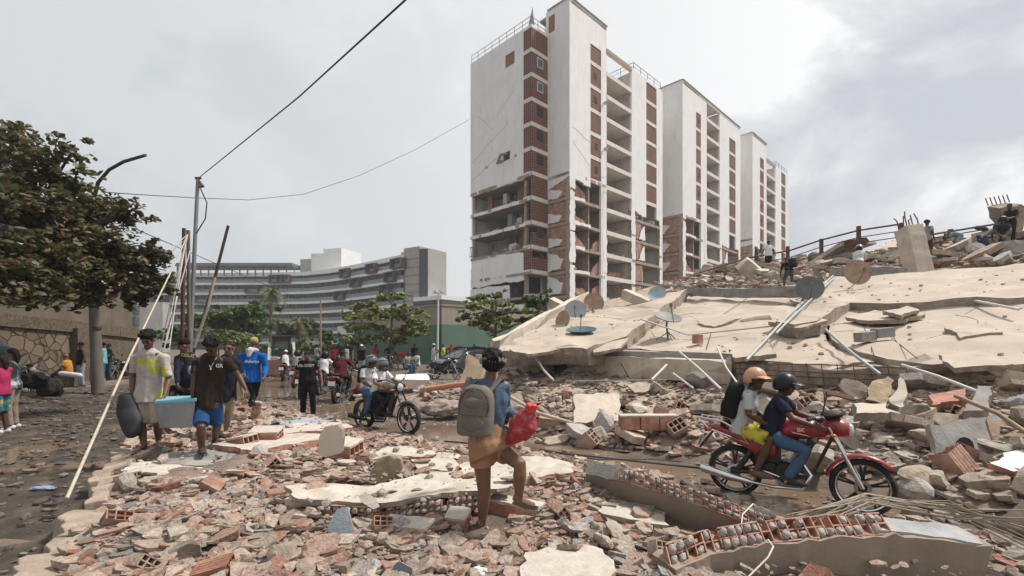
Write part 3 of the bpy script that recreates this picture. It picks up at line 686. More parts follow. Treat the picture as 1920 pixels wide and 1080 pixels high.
# ---------------------------------------------------------------- green compound wall, brown retaining wall, stone wall
M_GREEN = mat('green_paint', (.085, .15, .105), .8, .12, .7, .3, 12, streak=(.10, .14, .11), stain=(.12, .19, .14), stfac=.5, stscale=.6)
M_WALLC = mat('wall_concrete', (.27, .23, .19), .9, .14, .8, .4, 8, streak=(.15, .125, .105))
def greenwall():
    c = P(828, 573, 40); zt = c.z; zg = P(0, 608, 40).z; a = V((c.x, c.y, 0)); r = empty('compound_wall', a, 'tall green painted wall with bare concrete top behind the two spreading trees', 'wall')
    for d, L_, s in ((VX, 16, -1), (UX, 18, 1)):
        e = a+d*L_; x0, x1 = (e, a) if s < 0 else (a, e); ax = (x1-x0).normalized()
        MB().prism([(0, 0), (L_, 0), (L_, zg), (0, zg)], x0, ax, (0, 0, 1), .3).build('green_wall', M_GREEN, r)
        MB().prism([(0, zg), (L_, zg), (L_, zt), (0, zt)], x0, ax, (0, 0, 1), .28).build('concrete_top', M_WALLC, r)
        MB().prism([(-.05, zt), (L_+.05, zt), (L_+.05, zt+.15), (-.05, zt+.15)], x0-VX.cross(V((0, 0, 1)))*0+ (V((ax.y, -ax.x, 0))*.06), ax, (0, 0, 1), .4).build('coping', M_WALLC, r)
    m = MB(); q = P(715, 690, 46.2); 
    for i, (dx, dz) in enumerate(((0, 0), (.28, 0), (.75, 0), (.95, 0))): 
        p0 = a+VX*9.5-UX*.02-VX*dx; m.prism([(0, 2.0), (.2, 2.0), (.2, 2.35), (0, 2.35)], p0, -VX, (0, 0, 1), .02)
    m.build('painted_number', M_WFR, r)
greenwall()
def retaining():
    a = GP(440, 682); b = GP(662, 682); m = MB()
    m.beam(a+V((0, 0, .7)), b+V((0, 0, .7)), .4, 1.4); m.build('retaining_wall', mat('brown_wall', (.14, .11, .085), .9, .3, 1, .5, streak=(.07, .055, .045)), label='low brown retaining wall under the clipped hedge', cat='wall')
    r = empty('garden_steps', GP(583, 690), 'pale garden steps climbing through the far planting', 'steps')
    for k in range(7):
        c = P(583, 645, 41+k*.5); m = MB(); m.box((c.x, c.y, .12+k*.28), (3.0, .55, .24+0*k)); m.build('step', mat('grey_steps', (.3, .3, .28), .9, .15), r)
retaining()
def stonewall():
    ctl = [(-24, 9.5), (-17.9, 16.2), (-18.0, 19.5), (-18.25, 22.0), (-18.9, 24), (-20.6, 26.0), (-23.5, 27.5)]; hs = [2.95, 2.85, 2.68, 2.55, 2.45, 2.4, 2.4]
    r = empty('stone_wall', (-18, 17, 0), 'crazy paved stone wall with rendered top along the shaded side street', 'wall')
    ms = bpy.data.materials.new('crazy_paving'); ms.use_nodes = True; t = ms.node_tree; L = t.links.new; bs = t.nodes['Principled BSDF']; bs.inputs['Roughness'].default_value = .9
    uv = N(t, 'ShaderNodeTexCoord'); nz = N(t, 'ShaderNodeTexNoise'); nz.inputs['Scale'].default_value = 2; L(uv.outputs['UV'], nz.inputs[0])
    mv = N(t, 'ShaderNodeMix', data_type='VECTOR'); mv.inputs[0].default_value = .12; L(uv.outputs['UV'], mv.inputs[4]); L(nz.outputs[1], mv.inputs[5])
    v1 = N(t, 'ShaderNodeTexVoronoi', feature='DISTANCE_TO_EDGE'); v2 = N(t, 'ShaderNodeTexVoronoi')
    for v in (v1, v2): v.inputs['Scale'].default_value = 2.9; L(mv.outputs[1], v.inputs[0])
    rp = N(t, 'ShaderNodeMapRange'); L(v1.outputs[0], rp.inputs[0]); rp.inputs[1].default_value = .02; rp.inputs[2].default_value = .06
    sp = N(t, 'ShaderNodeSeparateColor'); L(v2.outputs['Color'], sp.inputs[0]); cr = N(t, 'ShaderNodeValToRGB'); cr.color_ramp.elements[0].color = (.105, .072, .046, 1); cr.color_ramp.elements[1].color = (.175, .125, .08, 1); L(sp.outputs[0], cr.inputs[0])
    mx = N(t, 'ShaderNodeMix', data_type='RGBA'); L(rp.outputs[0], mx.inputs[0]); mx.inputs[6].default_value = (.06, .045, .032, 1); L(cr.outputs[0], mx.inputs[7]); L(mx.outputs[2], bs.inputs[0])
    bp = N(t, 'ShaderNodeBump'); bp.inputs['Distance'].default_value = .05; L(rp.outputs[0], bp.inputs['Height']); L(bp.outputs[0], bs.inputs['Normal'])
    ml = mat('rough_stone', (.11, .083, .058), .95, .5, 9, 1.5, 14); mp = mat('shaded_wall_plaster', (.12, .095, .072), .9, .2, 1, .4, 10, streak=(.14, .11, .085), stain=(.17, .14, .11))  # plaster colour darkened to carry the shade of the tree
    for i in range(len(ctl)-1):
        a, b = V((*ctl[i], 0)), V((*ctl[i+1], 0)); d = b-a; L_ = d.length; d.normalize(); h0, h1 = hs[i], hs[i+1]
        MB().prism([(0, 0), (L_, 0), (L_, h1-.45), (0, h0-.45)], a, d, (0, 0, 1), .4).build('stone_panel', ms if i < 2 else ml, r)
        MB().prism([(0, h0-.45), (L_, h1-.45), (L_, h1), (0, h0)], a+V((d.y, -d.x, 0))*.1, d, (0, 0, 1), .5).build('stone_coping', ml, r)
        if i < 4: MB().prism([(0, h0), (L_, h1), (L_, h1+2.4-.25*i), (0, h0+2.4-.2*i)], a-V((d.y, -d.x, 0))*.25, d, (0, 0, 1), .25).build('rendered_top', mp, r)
    m = MB(); m.box((-17.95, 19.6, 1.2), (.5, .5, 2.4)); m.build('pier', ml, r)
    m = MB(); m.prism([(-16.2, 14.5), (-15.5, 18.5), (-15.6, 22), (-17.9, 25.3), (-19.5, 24.6), (-18.2, 22), (-18, 16.2), (-24, 10), (-24, 9)], (0, 0, .16), (1, 0, 0), (0, 1, 0), .3, False)
    m.build('sidewalk', mat('dirty_paving', (.15, .12, .095), .85, .35, 2, .6, 20), kind='structure')
    m = MB(); rr = random.Random(5)                     # low broken wall that borders the pile
    rt = empty('broken_curb_wall', (*CURB[2], 0), 'low broken plastered wall edging the brick pile beside the dark street', 'wall')
    for i in range(len(CURB)-1):
        a, b = V((*CURB[i], 0)), V((*CURB[i+1], 0)); n_ = 4
        for j in range(n_):
            p, q = a.lerp(b, j/n_), a.lerp(b, (j+.97)/n_); h = .25+rr.uniform(-.07, .05); wd = .27+rr.uniform(-.1, .07); d = (q-p).normalized(); L_ = (q-p).length
            poly = jag([(0, -wd/2), (L_, -wd/2), (L_, wd/2), (0, wd/2)], .07, .035, True, rr)
            m = MB(); m.prism(poly, p+V((rr.uniform(-.07, .07), 0, h)), (d+V((0, 0, rr.uniform(-.14, .14)))).normalized(), V((-d.y, d.x, rr.uniform(-.25, .25))).normalized(), .4)
            m.build('wall_piece', mat('curb_plaster', (.34, .27, .205), .9, .4, 3.5, .9, 30, stain=(.26, .19, .145), stfac=.7, stscale=3), rt, bevel=.012)
stonewall()
# ---------------------------------------------------------------- fallen building
M_ROOF = mat('fallen_roof_plaster', (.44, .365, .29), .9, .18, .8, .25, 45, stain=(.36, .30, .24), stfac=.7, stscale=.6, cracks=0)
M_PALE = mat('pale_beam_plaster', (.52, .45, .365), .9, .16, 2, .5, 14, streak=(.30, .235, .17), stain=(.33, .26, .20), stfac=.5)
M_SLABE = mat('broken_concrete', (.30, .25, .205), .95, .35, 5, 1.3, 22)
M_GREY = mat('grey_concrete', (.25, .235, .215), .9, .25, 3, .8, 24, stain=(.36, .33, .29))
M_CLAY = mat('fired_clay', (.38, .185, .13), .9, .25, 6, .5, 30, stain=(.47, .33, .26), stfac=.7, stscale=6)
M_TAN = mat('tan_rock', (.32, .245, .16), .95, .35, 5, 1.6, 14)
M_PLW = mat('pale_plaster_top', (.49, .44, .375), .9, .2, 4, .8, 25, stain=(.34, .28, .215), stfac=.75, stscale=3)
M_BLUEP = mat('blue_grey_plaster', (.30, .33, .36), .85, .18, 5, .5, 30, stain=(.42, .38, .33), stfac=.5, stscale=4)
M_CORE = mat('mortar_core', (.38, .35, .315), .95, .3, 14, 1.4, 40)
rr = random.Random(11)
def plate(name, pts, th, mt, edge, label, cat, group=None, step=.22, amp=.06, keep=(), wob=.02, bend=0):
    """thick broken plate from 3-D corner points: roughened outline, gently warped, torn edge in another material"""
    n = V((0, 0, 0)); c = sum(pts, V((0, 0, 0)))/len(pts)
    for i in range(len(pts)): n += (pts[i]-c).cross(pts[(i+1) % len(pts)]-c)
    n.normalize(); n = n if n.z > 0 else -n; ax = (pts[1]-pts[0]); ax = (ax-n*ax.dot(n)).normalized(); ay = n.cross(ax)
    p2 = [((p-c).dot(ax), (p-c).dot(ay)) for p in pts]; hh = [(p-c).dot(n) for p in pts]
    out = jag(p2, step, amp, True, rr, keep)
    def h(q):
        s = w_ = 0
        for p, z in zip(p2, hh): k = 1/((p[0]-q[0])**2+(p[1]-q[1])**2+.05); s += k*z; w_ += k
        return s/w_+wob*noise.noise(V((q[0]*1.3, q[1]*1.3, c.x)))
    bm = bmesh.new(); vt = [bm.verts.new(c+ax*q[0]+ay*q[1]+n*h(q)) for q in out]; f = bm.faces.new(vt)
    if f.normal.dot(n) < 0: f.normal_flip()
    bmesh.ops.triangulate(bm, faces=[f]); e = [x for x in bm.edges if x.calc_length() > step*2.2]
    for _ in range(3):
        e = [x for x in bm.edges if x.calc_length() > step*2.5]
        if not e: break
        bmesh.ops.subdivide_edges(bm, edges=e, cuts=1); bmesh.ops.triangulate(bm, faces=bm.faces[:])
    for v in bm.verts:
        if not v.is_boundary: v.co += n*wob*(noise.noise(v.co*.9)-.9*abs(noise.noise(v.co*.6+V((3, 7, 1))))+.25+.12*noise.noise(v.co*5))
    for v in bm.verts: v.index = -1
    bm.verts.index_update(); vs = [v.co.copy() for v in bm.verts]; k = len(vs); fs = [[v.index for v in q.verts] for q in bm.faces]
    bnd = [(e_.verts[0].index, e_.verts[1].index) for e_ in bm.edges if e_.is_boundary]; ctr = c
    m = MB(); m.add(vs, fs); side = MB(); lo = [p-n*(th*(1+.25*noise.noise(p*2.5)))+(ctr-p).normalized()*th*.25*(.5+noise.noise(p*5)) for p in vs]
    mid = [p-n*th*.5-(ctr-p).normalized()*th*.12*noise.noise(p*7) for p in vs]
    o = m.build(name, mt, None, label, cat, group, org=c-V((0, 0, th)))
    sv = vs+mid+lo; sf = [[a, b, b+k, a+k] for a, b in bnd]+[[a+k, b+k, b+2*k, a+2*k] for a, b in bnd]+[[i+2*k for i in q][::-1] for q in fs]
    side.add(sv, sf); side.build('broken_edge', edge, o); bm.free()
    return o
pl = lambda L, off=0: [RP(x, y, off) for x, y in L]
A_ = plate('roof_slab', pl([(928, 661), (1000, 617), (1086, 574), (1130, 580), (1200, 572), (1252, 548), (1287, 545), (1230, 588), (1174, 628), (1135, 638), (1100, 655), (1040, 652), (980, 657)], .46), .5, M_ROOF, M_SLABE, 'large beige roof slab at the left end of the collapsed building under the teal dish', 'roof slab', step=.3, amp=.07, wob=.13)
plate('roof_slab', pl([(1106, 655), (1178, 634), (1240, 590), (1295, 552), (1420, 551), (1548, 522), (1500, 572), (1457, 603), (1430, 640), (1412, 662), (1350, 664), (1290, 657), (1200, 655)], .03), .3, M_ROOF, M_SLABE, 'middle beige roof slab carrying the upright grey dish on a tripod', 'roof slab', step=.35, amp=.05, wob=.10)
plate('roof_slab', pl([(1556, 518), (1600, 521), (1700, 512), (1800, 505), (2040, 484), (2070, 545), (1935, 555), (1790, 562), (1700, 566), (1594, 565), (1565, 582), (1531, 603), (1490, 612), (1455, 605), (1500, 566)], .30), .38, M_ROOF, M_SLABE, 'upper right beige roof slab with a long dark fracture below it', 'roof slab', step=.35, amp=.05, wob=.12)
plate('roof_slab', pl([(1548, 606), (1590, 576), (1700, 574), (1790, 572), (2060, 555), (2130, 700), (1920, 679), (1850, 686), (1760, 680), (1665, 677), (1610, 660), (1570, 640)], .03), .25, M_ROOF, M_SLABE, 'lower right beige roof slab with two concrete blocks lying on it', 'roof slab', step=.3, amp=.06, wob=.12)
plate('roof_slab', pl([(1430, 618), (1500, 611), (1535, 615), (1560, 640), (1600, 664), (1640, 680), (1560, 694), (1480, 680), (1410, 674)], -.06), .2, M_ROOF, M_SLABE, 'small sagging beige roof slab broken between the long metal pipes', 'roof slab', step=.25, amp=.08, wob=.1)
plate('roof_slab', pl([(1290, 545), (1390, 500), (1480, 505), (1560, 500), (1548, 520), (1500, 540), (1420, 548)], -.1), .25, M_ROOF, M_SLABE, 'broken roof slab strewn with rubble below the man in white', 'roof slab', step=.3, amp=.12, wob=.12)
plate('roof_slab', pl([(1560, 500), (1680, 448), (1800, 440), (1690, 480), (1690, 508), (1610, 516)], -.05), .25, M_ROOF, M_SLABE, 'cracked roof slab leading up to the leaning concrete pillar', 'roof slab', step=.3, amp=.12, wob=.12)
for L_, of_, lb in (([(1585, 594), (1640, 580), (1735, 588), (1700, 600), (1630, 602)], .2, 'thin slab flap lifted under the long fracture'), ([(1655, 584), (1700, 572), (1724, 580), (1690, 592)], .34, 'small loose plate lying on the long fracture'),
        ([(1440, 604), (1500, 586), (1552, 598), (1500, 614)], .3, 'lifted roof flap where the two long pipes cross'), ([(1366, 652), (1440, 636), (1456, 664), (1380, 672)], .22, 'tipped roof piece at the slab edge left of the sagging slab'),
        ([(1112, 644), (1182, 626), (1166, 652), (1112, 662)], .35, 'ragged roof piece at the end of the raised slab'), ([(1040, 652), (1100, 640), (1118, 655), (1060, 664)], .3, 'ragged flap hanging over the pale beam below the teal dish'),
        ([(955, 656), (1015, 640), (1050, 652), (990, 665)], .62, 'curled flap at the left slab corner'), ([(1760, 664), (1850, 656), (1900, 680), (1790, 690)], .15, 'bent plate over the right slab edge'), ([(1300, 600), (1350, 585), (1392, 596), (1340, 612)], .12, 'thin loose sheet left of the torn tank shell'),
        ([(1480, 560), (1560, 540), (1600, 552), (1520, 572)], .2, 'beige sheet slid across the middle slab by the dark dishes'), ([(1770, 615), (1850, 602), (1880, 622), (1800, 634)], .13, 'loose flake lying on the lower right slab')):
    plate('slab_flap', pl(L_, of_), .09, M_ROOF, M_SLABE, lb, 'slab piece', step=.14, amp=.05, wob=.05)
def W2(a, b, z): return F0+VX*a+UX*b+V((0, 0, z))
def rbeam(name, pts, wd, ht, mt, label, cat, group=None, amp=.03, n=10, parent=None, up=V((0, 0, 1))):
    """rough beam following points: subdivided box with chipped corners"""
    pts = [V(p) for p in pts]; m = MB(); sec = []; L_ = sum((pts[i+1]-pts[i]).length for i in range(len(pts)-1)); res = []
    for i in range(len(pts)-1):
        k = max(1, int(n*(pts[i+1]-pts[i]).length/L_))
        for j in range(k): res.append(pts[i].lerp(pts[i+1], j/k))
    res.append(pts[-1]); cs = [(-1, -1), (0, -1.02), (1, -1), (1.02, 0), (1, 1), (0, 1.02), (-1, 1), (-1.02, 0)]
    for i, p in enumerate(res):
        d = (res[min(i+1, len(res)-1)]-res[max(i-1, 0)]).normalized(); r = d.cross(up).normalized(); u = r.cross(d)
        e = amp*(3 if i in (0, len(res)-1) else 1)
        for a, b in cs: m.v.append(tuple(p+r*(a*wd/2+rr.uniform(-e, e))+u*(b*ht/2+rr.uniform(-e, e))+d*rr.uniform(-e, e)))
    q = len(cs)
    for i in range(len(res)-1):
        for k in range(q): m.f.append((i*q+k, i*q+(k+1) % q, (i+1)*q+(k+1) % q, (i+1)*q+k)); m.c.append(None)
    m.f += [tuple(range(q))[::-1], tuple(len(m.v)-q+k for k in range(q))]; m.c += [None, None]
    return m.build(name, mt, parent, label, cat, group)
rbeam('fallen_beam', [W2(13.2, -.2, 1.08), W2(11.5, -.2, 1.1), W2(9.85, -.2, 1.12)], .35, .5, M_PALE, 'pale rendered beam end at the left foot of the collapse above the bare dust', 'beam')
rbeam('fallen_beam', [W2(9.2, -.1, 1.13), W2(7, -.2, 1.14), W2(4.4, -.25, 1.12)], .38, .52, M_PALE, 'long pale stained beam lying under the middle roof slab edge', 'beam')
rbeam('fallen_beam', [W2(4.2, -.3, 1.14), W2(2.4, -.35, 1.1), W2(.9, -.3, 1.12)], .36, .42, M_SLABE, 'cracked beam with bare reinforcement behind the two helmets', 'beam', amp=.07, n=14)
rbeam('fallen_beam', [W2(.8, -.1, 1.1), W2(-1.5, 0, 1.08), W2(-6, .1, 1.1)], .34, .42, M_PALE, 'pale beam under the lower right roof slab', 'beam', amp=.04)
rbeam('slab_strip', [W2(12.6, .1, 1.5), W2(8, .1, 1.5), W2(4.6, .1, 1.43)], .5, .16, M_GREY, 'thin dark grey slab edge sandwiched above the long pale beam', 'slab')
rbeam('roof_kerb', pl([(1290, 547), (1400, 550), (1510, 546)], .35), .3, .35, M_GREY, 'grey roof kerb crossing behind the paired dishes', 'kerb')
rbeam('roof_kerb', pl([(1558, 512), (1620, 508), (1690, 510)], .35), .3, .35, M_GREY, 'grey roof kerb piece behind the rusty round dish', 'kerb')
rbeam('roof_parapet', [RP(928, 656, .25), RP(1005, 610, .3), RP(1100, 556, .3)], .25, .55, M_PALE, 'sloping beige parapet along the left edge of the fallen roof', 'parapet', amp=.04)
# rebar showing at the cracked beam
m = MB()
for i in range(4): m.tube([W2(4.3, -.55-.02*i, .98+.12*i), W2(2.6, -.62, .98+.12*i+rr.uniform(-.05, .05)), W2(1.0, -.55, 1.0+.11*i)], .012, 5)
for i in range(12): a = 4.1-i*.25; m.tube([W2(a, -.6, .95), W2(a+.05, -.62, 1.38)], .008, 5)
m.build('reinforcement_bars', M_RUST, label='thin reinforcement cage bared along the cracked beam', cat='rebar')
def pillar(p0, p1, wd, dp, mt, label, bars=True, side=V((1, 0, 0))):
    d = (p1-p0).normalized(); bm_ = MB(); u = side.cross(d).normalized(); r_ = d.cross(u).normalized(); nn_ = 9
    for i in range(nn_):
        for a, b in ((-1, -1), (1, -1), (1, 1), (-1, 1)):
            e = .02*(4 if i in (0, nn_-1) else 1); bm_.v.append(tuple(p0.lerp(p1, i/(nn_-1))+r_*(a*wd/2+rr.uniform(-e, e)*.5)+u*(b*dp/2+rr.uniform(-e, e)*.5)+d*rr.uniform(-e, e)))
    bm_.f = [(i*4+k, i*4+(k+1) % 4, (i+1)*4+(k+1) % 4, (i+1)*4+k) for i in range(nn_-1) for k in range(4)]+[(3, 2, 1, 0), tuple(len(bm_.v)-4+k for k in range(4))]; bm_.c = [None]*len(bm_.f)
    o = bm_.build('concrete_pillar', mt, None, label, 'pillar', bevel=.02)
    if bars:
        m = MB(); u = d.cross(side).normalized()
        for i in range(6):
            q = p1+side*wd*(.36*(i % 3-1))+u*dp*(.3 if i > 2 else -.3); m.tube([q-d*.1, q+d*rr.uniform(.2, .45), q+d*rr.uniform(.4, .6)+side*rr.uniform(-.1, .1)], .022, 5)
        m.build('reinforcement_bars', M_RUST, o)
    return o
pillar(P(1726, 524, 17.5), P(1704, 428, 17.9), .62, .62, M_PALE, 'broken square pillar leaning upright with bare bars on its top')
pillar(P(1432, 528, 24.5), P(1392, 494, 24.5), .75, .7, M_PALE, 'short beige pillar stub lying below the man in white', False, V((.6, -.5, .6)).normalized())
pillar(P(1075, 586, 26), P(1032, 566, 26.5), .5, .5, M_PALE, 'beige beam stub poking out beside the two leftmost dishes', False, V((.3, -.5, .8)).normalized())
pillar(P(1215, 570, 25), P(1168, 550, 25.5), .5, .6, M_PALE, 'broken beam stub pointing left behind the raised slab edge', True, V((.3, -.4, .85)).normalized())
o = plate('overturned_slab', [P(1851, 388, 20), P(1888, 380, 20), P(1905, 400, 20.4), P(1892, 440, 20.5), P(1866, 420, 20.4), P(1855, 408, 20.2)], .5, mat('sooty_concrete', (.06, .05, .045), .9, .3), M_SLABE, 'dark overturned slab with a comb of rusty bars beside the man in black', 'slab', step=.2, amp=.03)
m = MB()
for i in range(6): p = P(1853+i*8, 386-i*1.3, 20.0); m.tube([p, p+V((-.12, 0, .33))], .02, 5)
m.build('reinforcement_bars', M_RUST, o)
plate('broken_wall_panel', [P(1500, 500, 24), P(1582, 452, 24), P(1640, 452, 24.5), P(1600, 466, 25)], .2, M_SLABE, M_SLABE, 'dark broken panel under the roof railing', 'wall panel', step=.3, amp=.05)
o = rbeam('fallen_beam', [P(1582, 458, 24), P(1622, 452, 24)], .5, .3, M_RUST, 'short dark beam end with bars on the skyline', 'beam')
# bent roof railing along the skyline
m = MB(); rp = [(1310, 512, 27), (1400, 484, 27), (1480, 470, 26.5), (1540, 450, 25), (1610, 432, 23), (1690, 420, 21)]
for k, dy in enumerate((0, 13, 24)): m.tube([P(x, y+dy, Y) for x, y, Y in rp], .045 if k == 0 else .025, 6)
rt = m.build('roof_railing', M_RUST, label='bent rusty roof railing rising along the skyline to the leaning pillar', cat='railing')
for x, y0, y1, Y in ((1418, 470, 505, 27), (1477, 462, 498, 26.5), (1540, 448, 482, 25), (1610, 424, 470, 23), (1690, 418, 462, 21)):
    m = MB(); m.beam(P(x, y1, Y), P(x, y0, Y), .14, .14, V((0, 1, 0))); m.build('post', M_RUST, rt)
m = MB(); rp = [(1745, 440, 21), (1830, 426, 21), (1920, 412, 21), (2000, 400, 21)]
for k, dy in enumerate((0, 7)): m.tube([P(x, y+dy, Y) for x, y, Y in rp], .045 if k == 0 else .025, 6)
rt = m.build('roof_railing', M_RUST, label='flattened railing on the skyline at the right behind the searchers', cat='railing')
for x, y0, y1, Y in ((1782, 430, 445, 21), (1870, 416, 436, 21)):
    m = MB(); m.beam(P(x, y1, Y), P(x, y0, Y), .14, .14, V((0, 1, 0))); m.build('post', M_RUST, rt)
from mathutils.bvhtree import BVHTree
BV = []
for o_ in [o for o in S.objects if o.name.startswith('roof_slab')]:
    me_ = o_.data; BV.append((o_, BVHTree.FromPolygons([v.co+o_.location for v in me_.vertices], [tuple(p.vertices) for p in me_.polygons])))
def drop(x, y):
    best = None
    for o_, b_ in BV:
        h_ = b_.ray_cast(V((x, y, 30)), V((0, 0, -1)))
        if h_[0] is not None and (best is None or h_[0].z > best[1]): best = (o_, h_[0].z)
    return best
M_CRK = mat('roof_crack', (.10, .08, .06), .95, .2); rk = random.Random(77)
for i in range(12):
    px, py = rk.choice(((rk.uniform(1000, 1280), rk.uniform(585, 650)), (rk.uniform(1250, 1500), rk.uniform(560, 655)), (rk.uniform(1560, 1900), rk.uniform(520, 675)), (rk.uniform(1560, 1900), rk.uniform(580, 675))))
    p = RP(px, py); a = rk.uniform(-.5, .5)+rk.choice((2.2, .78)); pts = []; L_ = rk.uniform(.5, 3.2)
    hit0 = drop(p.x, p.y)
    if not hit0: continue
    for k in range(int(L_/.12)):
        a += rk.uniform(-.45, .45)*.6; p = p+V((math.cos(a), math.sin(a), 0))*.12; h_ = drop(p.x, p.y)
        if not h_ or h_[0] is not hit0[0]: break
        pts.append(V((p.x, p.y, h_[1])))
    if len(pts) > 3: m = MB(); m.tube(pts, [rk.uniform(.003, .010) for _ in pts], 5); m.build('crack', M_CRK, hit0[0])
m = MB(); rk = random.Random(78); bs_ = [chunk_v0 for chunk_v0 in ()]
hub = [RP(*q) for q in ((1060, 645), (1180, 630), (1560, 590), (1450, 625), (1620, 560), (1760, 560), (1880, 555), (1500, 545), (1340, 548), (1700, 515), (1850, 505), (1600, 640), (1400, 650), (1250, 560), (1120, 600))]
for i in range(800):
    if i % 3: c = rk.choice(hub); c = V((c.x+rk.gauss(0, .7), c.y+rk.gauss(0, .5), 0))
    else: c = RP(rk.uniform(940, 2000), rk.uniform(505, 675))
    h_ = drop(c.x, c.y)
    if not h_ or c.y < 6: continue
    r_ = .010+.055*rk.random()**4; t = rk.random()*.8; k = rk.choice(((.42, .25, .19), (.40, .34, .27), (.30, .29, .27))); m.col = tuple(a*(1-t)+b*t for a, b in zip(k, (.45, .36, .28)))
    R_ = Matrix.Rotation(rk.random()*6, 3, 'Z') @ Matrix.Rotation(rk.gauss(0, .3), 3, 'X'); n_ = rk.randint(4, 6)
    ps = [V((math.cos(6.28*j/n_)*r_*rk.uniform(.6, 1.1), math.sin(6.28*j/n_)*r_*rk.uniform(.5, 1), 0)) for j in range(n_)]; hh_ = V((0, 0, r_*rk.uniform(.3, .9))); b_ = V((c.x, c.y, h_[1]-.003))
    m.add([b_+R_ @ p for p in ps]+[b_+R_ @ (p*.8+hh_) for p in ps], [tuple(range(n_, 2*n_))]+[(j, (j+1) % n_, n_+(j+1) % n_, n_+j) for j in range(n_)])
m.build('rubble', mat('rubble_mix', (1, 1, 1), .95, .42, 28, 1.2, 60, vcol=True), kind='stuff', label='small crumbs of masonry sprinkled over the beige roof slabs')
# satellite dishes
M_DG = mat('dish_grey', (.20, .195, .18), .6, .25, 3); M_DR = mat('dish_rusty', (.34, .23, .16), .7, .3, 4, stain=(.20, .10, .05), stfac=.8, stscale=2.5); M_DT = mat('dish_teal', (.05, .10, .115), .5, .2, 3); M_DB = mat('dish_back', (.13, .13, .125), .6, .3, 3); M_DBL = mat('dish_bluish', (.33, .38, .42), .6, .25, 3, stain=(.35, .22, .15))
def dish(px, py, Y, dia, nrm, mt, label, base=None, arm=True):
    Y = RP(px, py+dia*FP/Y/2*max(.35, abs(V(nrm).normalized().y)), .42).y-.1; c = P(px, py, Y); nrm = V(nrm).normalized(); R_ = dia/2; m = MB(); pr = [(R_*t, .22*R_*t*t*1.0) for t in (0.02, .2, .4, .6, .8, .94, 1)]
    m.lathe(c-nrm*.1*R_, nrm, pr+[(R_*1.0, .22*R_-.02)]+[(r*.99, h-.025) for r, h in pr[::-1]], 28)
    o = m.build('satellite_dish', mt, label=label, cat='satellite dish', smooth=50, group='satellite dishes strewn over the fallen roof')
    if arm:
        m = MB(); low = c-V((0, 0, 1))*R_*.8+nrm*.15*R_; low = c+(V((0, 0, -1))-nrm*V((0, 0, -1)).dot(nrm)).normalized()*R_*.85
        m.tube([low, c+nrm*R_*1.0-V((0, 0, .1))*R_], .014, 6); m.box(c+nrm*R_*1.0, (.07, .07, .1)); m.build('feed_arm', M_DB, o)
    if base:
        b = V(base); m = MB(); m.tube([c-nrm*.08, c-nrm*.15+V((0, 0, -.1)), b], .03, 7)
        for i in range(3): t = i*2.1+.5; m.tube([b.lerp(c, .35), b+V((math.cos(t)*.35, math.sin(t)*.35, -.02))], .014, 5)
        m.build('mast', M_DB, o)
    return o
dish(1090, 620, 17.2, .92, (-.05, -.22, .97), M_DT, 'dark teal dish lying face up on the left roof slab', RP(1112, 645, .3))
dish(1252, 596, 13.9, .8, (.1, -.42, .9), M_DG, 'grey dish standing on a tripod on the middle slab', RP(1253, 637, .05))
dish(1079, 583, 24, .85, (-.2, -.95, .25), M_DBL, 'pale speckled round dish second from the left', RP(1079, 615, .3))
dish(1113, 568, 25.5, .86, (.1, -.97, .15), M_DR, 'brown rusty round dish on a short mast near the tower foot', RP(1114, 592, .3), False)
dish(1056, 600, 22, .72, (-.75, -.6, .25), M_DR, 'small rusty dish leaning on edge, leftmost on the roof', None, False)
dish(1607, 511, 17.3, .80, (-.12, -.98, .1), M_DR, 'rust patched round dish in front of the helmeted searcher', RP(1612, 531, .12))
dish(1532, 514, 18.5, .78, (.75, -.45, .55), M_DG, 'dark grey dish tilted right, upper of the leaning pair', None)
dish(1518, 541, 17.5, .75, (-.35, -.9, .3), M_DB, 'dark round dish, lower of the leaning pair by the pipe bundle', RP(1500, 565, .1))
dish(1232, 551, 23, .75, (-.4, -.75, .5), M_DBL, 'bluish rusty dish lying by the broken beam behind the raised slab', None, False)
m = MB(); q = P(1420, 612, 14); m.lathe(q, V((.9, -.3, .15)), [(.27, -.4), (.30, 0), (.28, .36)], 14, -.3, 2.6); m.lathe(q, V((.9, -.3, .15)), [(.25, .36), (.27, 0), (.25, -.4)], 14, -.3, 2.6)
m.build('torn_tank_shell', mat('brown_shell', (.24, .18, .12), .8, .3, 4), label='curved brown shell of a torn tank among the pipes', cat='tank piece', smooth=40)
# pipes, rods and cables over the heap
M_PVC = mat('pale_pipe', (.55, .52, .47), .6, .12, 4); M_GALV = mat('galvanised_pipe', (.34, .35, .35), .45, .15, 4, metal=.3); M_CABLE = mat('black_cable', (.03, .03, .03), .6, .2)
def rod(pts, r, mt, label, name='pipe', cat='pipe', group=None): m = MB(); m.tube(pts, r, 7); return m.build(name, mt, None, label, cat, group, smooth=60)
rod([RP(1562, 517, .35), RP(1480, 590, .35), RP(1400, 675, .25)], .035, M_GALV, 'long grey pipe running down the roof from the dark dishes')
rod([RP(1566, 519, .42), RP(1486, 594, .42), RP(1455, 625, .4)], .028, M_GALV, 'shorter grey pipe beside the long one below the dishes')
rod([RP(1548, 618, .2), P(1600, 664, 8.9), P(1650, 702, 8.2)], .03, M_GALV, 'bent grey conduit reaching down right behind the black helmet')
rod([RP(1745, 548, .25), RP(1910, 580, .25)], .03, M_PVC, 'white pipe lying across the right roof slab')
rod([RP(1200, 598, .9), RP(1290, 628, .15), RP(1500, 606, .2), RP(1532, 610, .2)], .02, M_GALV, 'thin grey rod leaning across the middle slab')
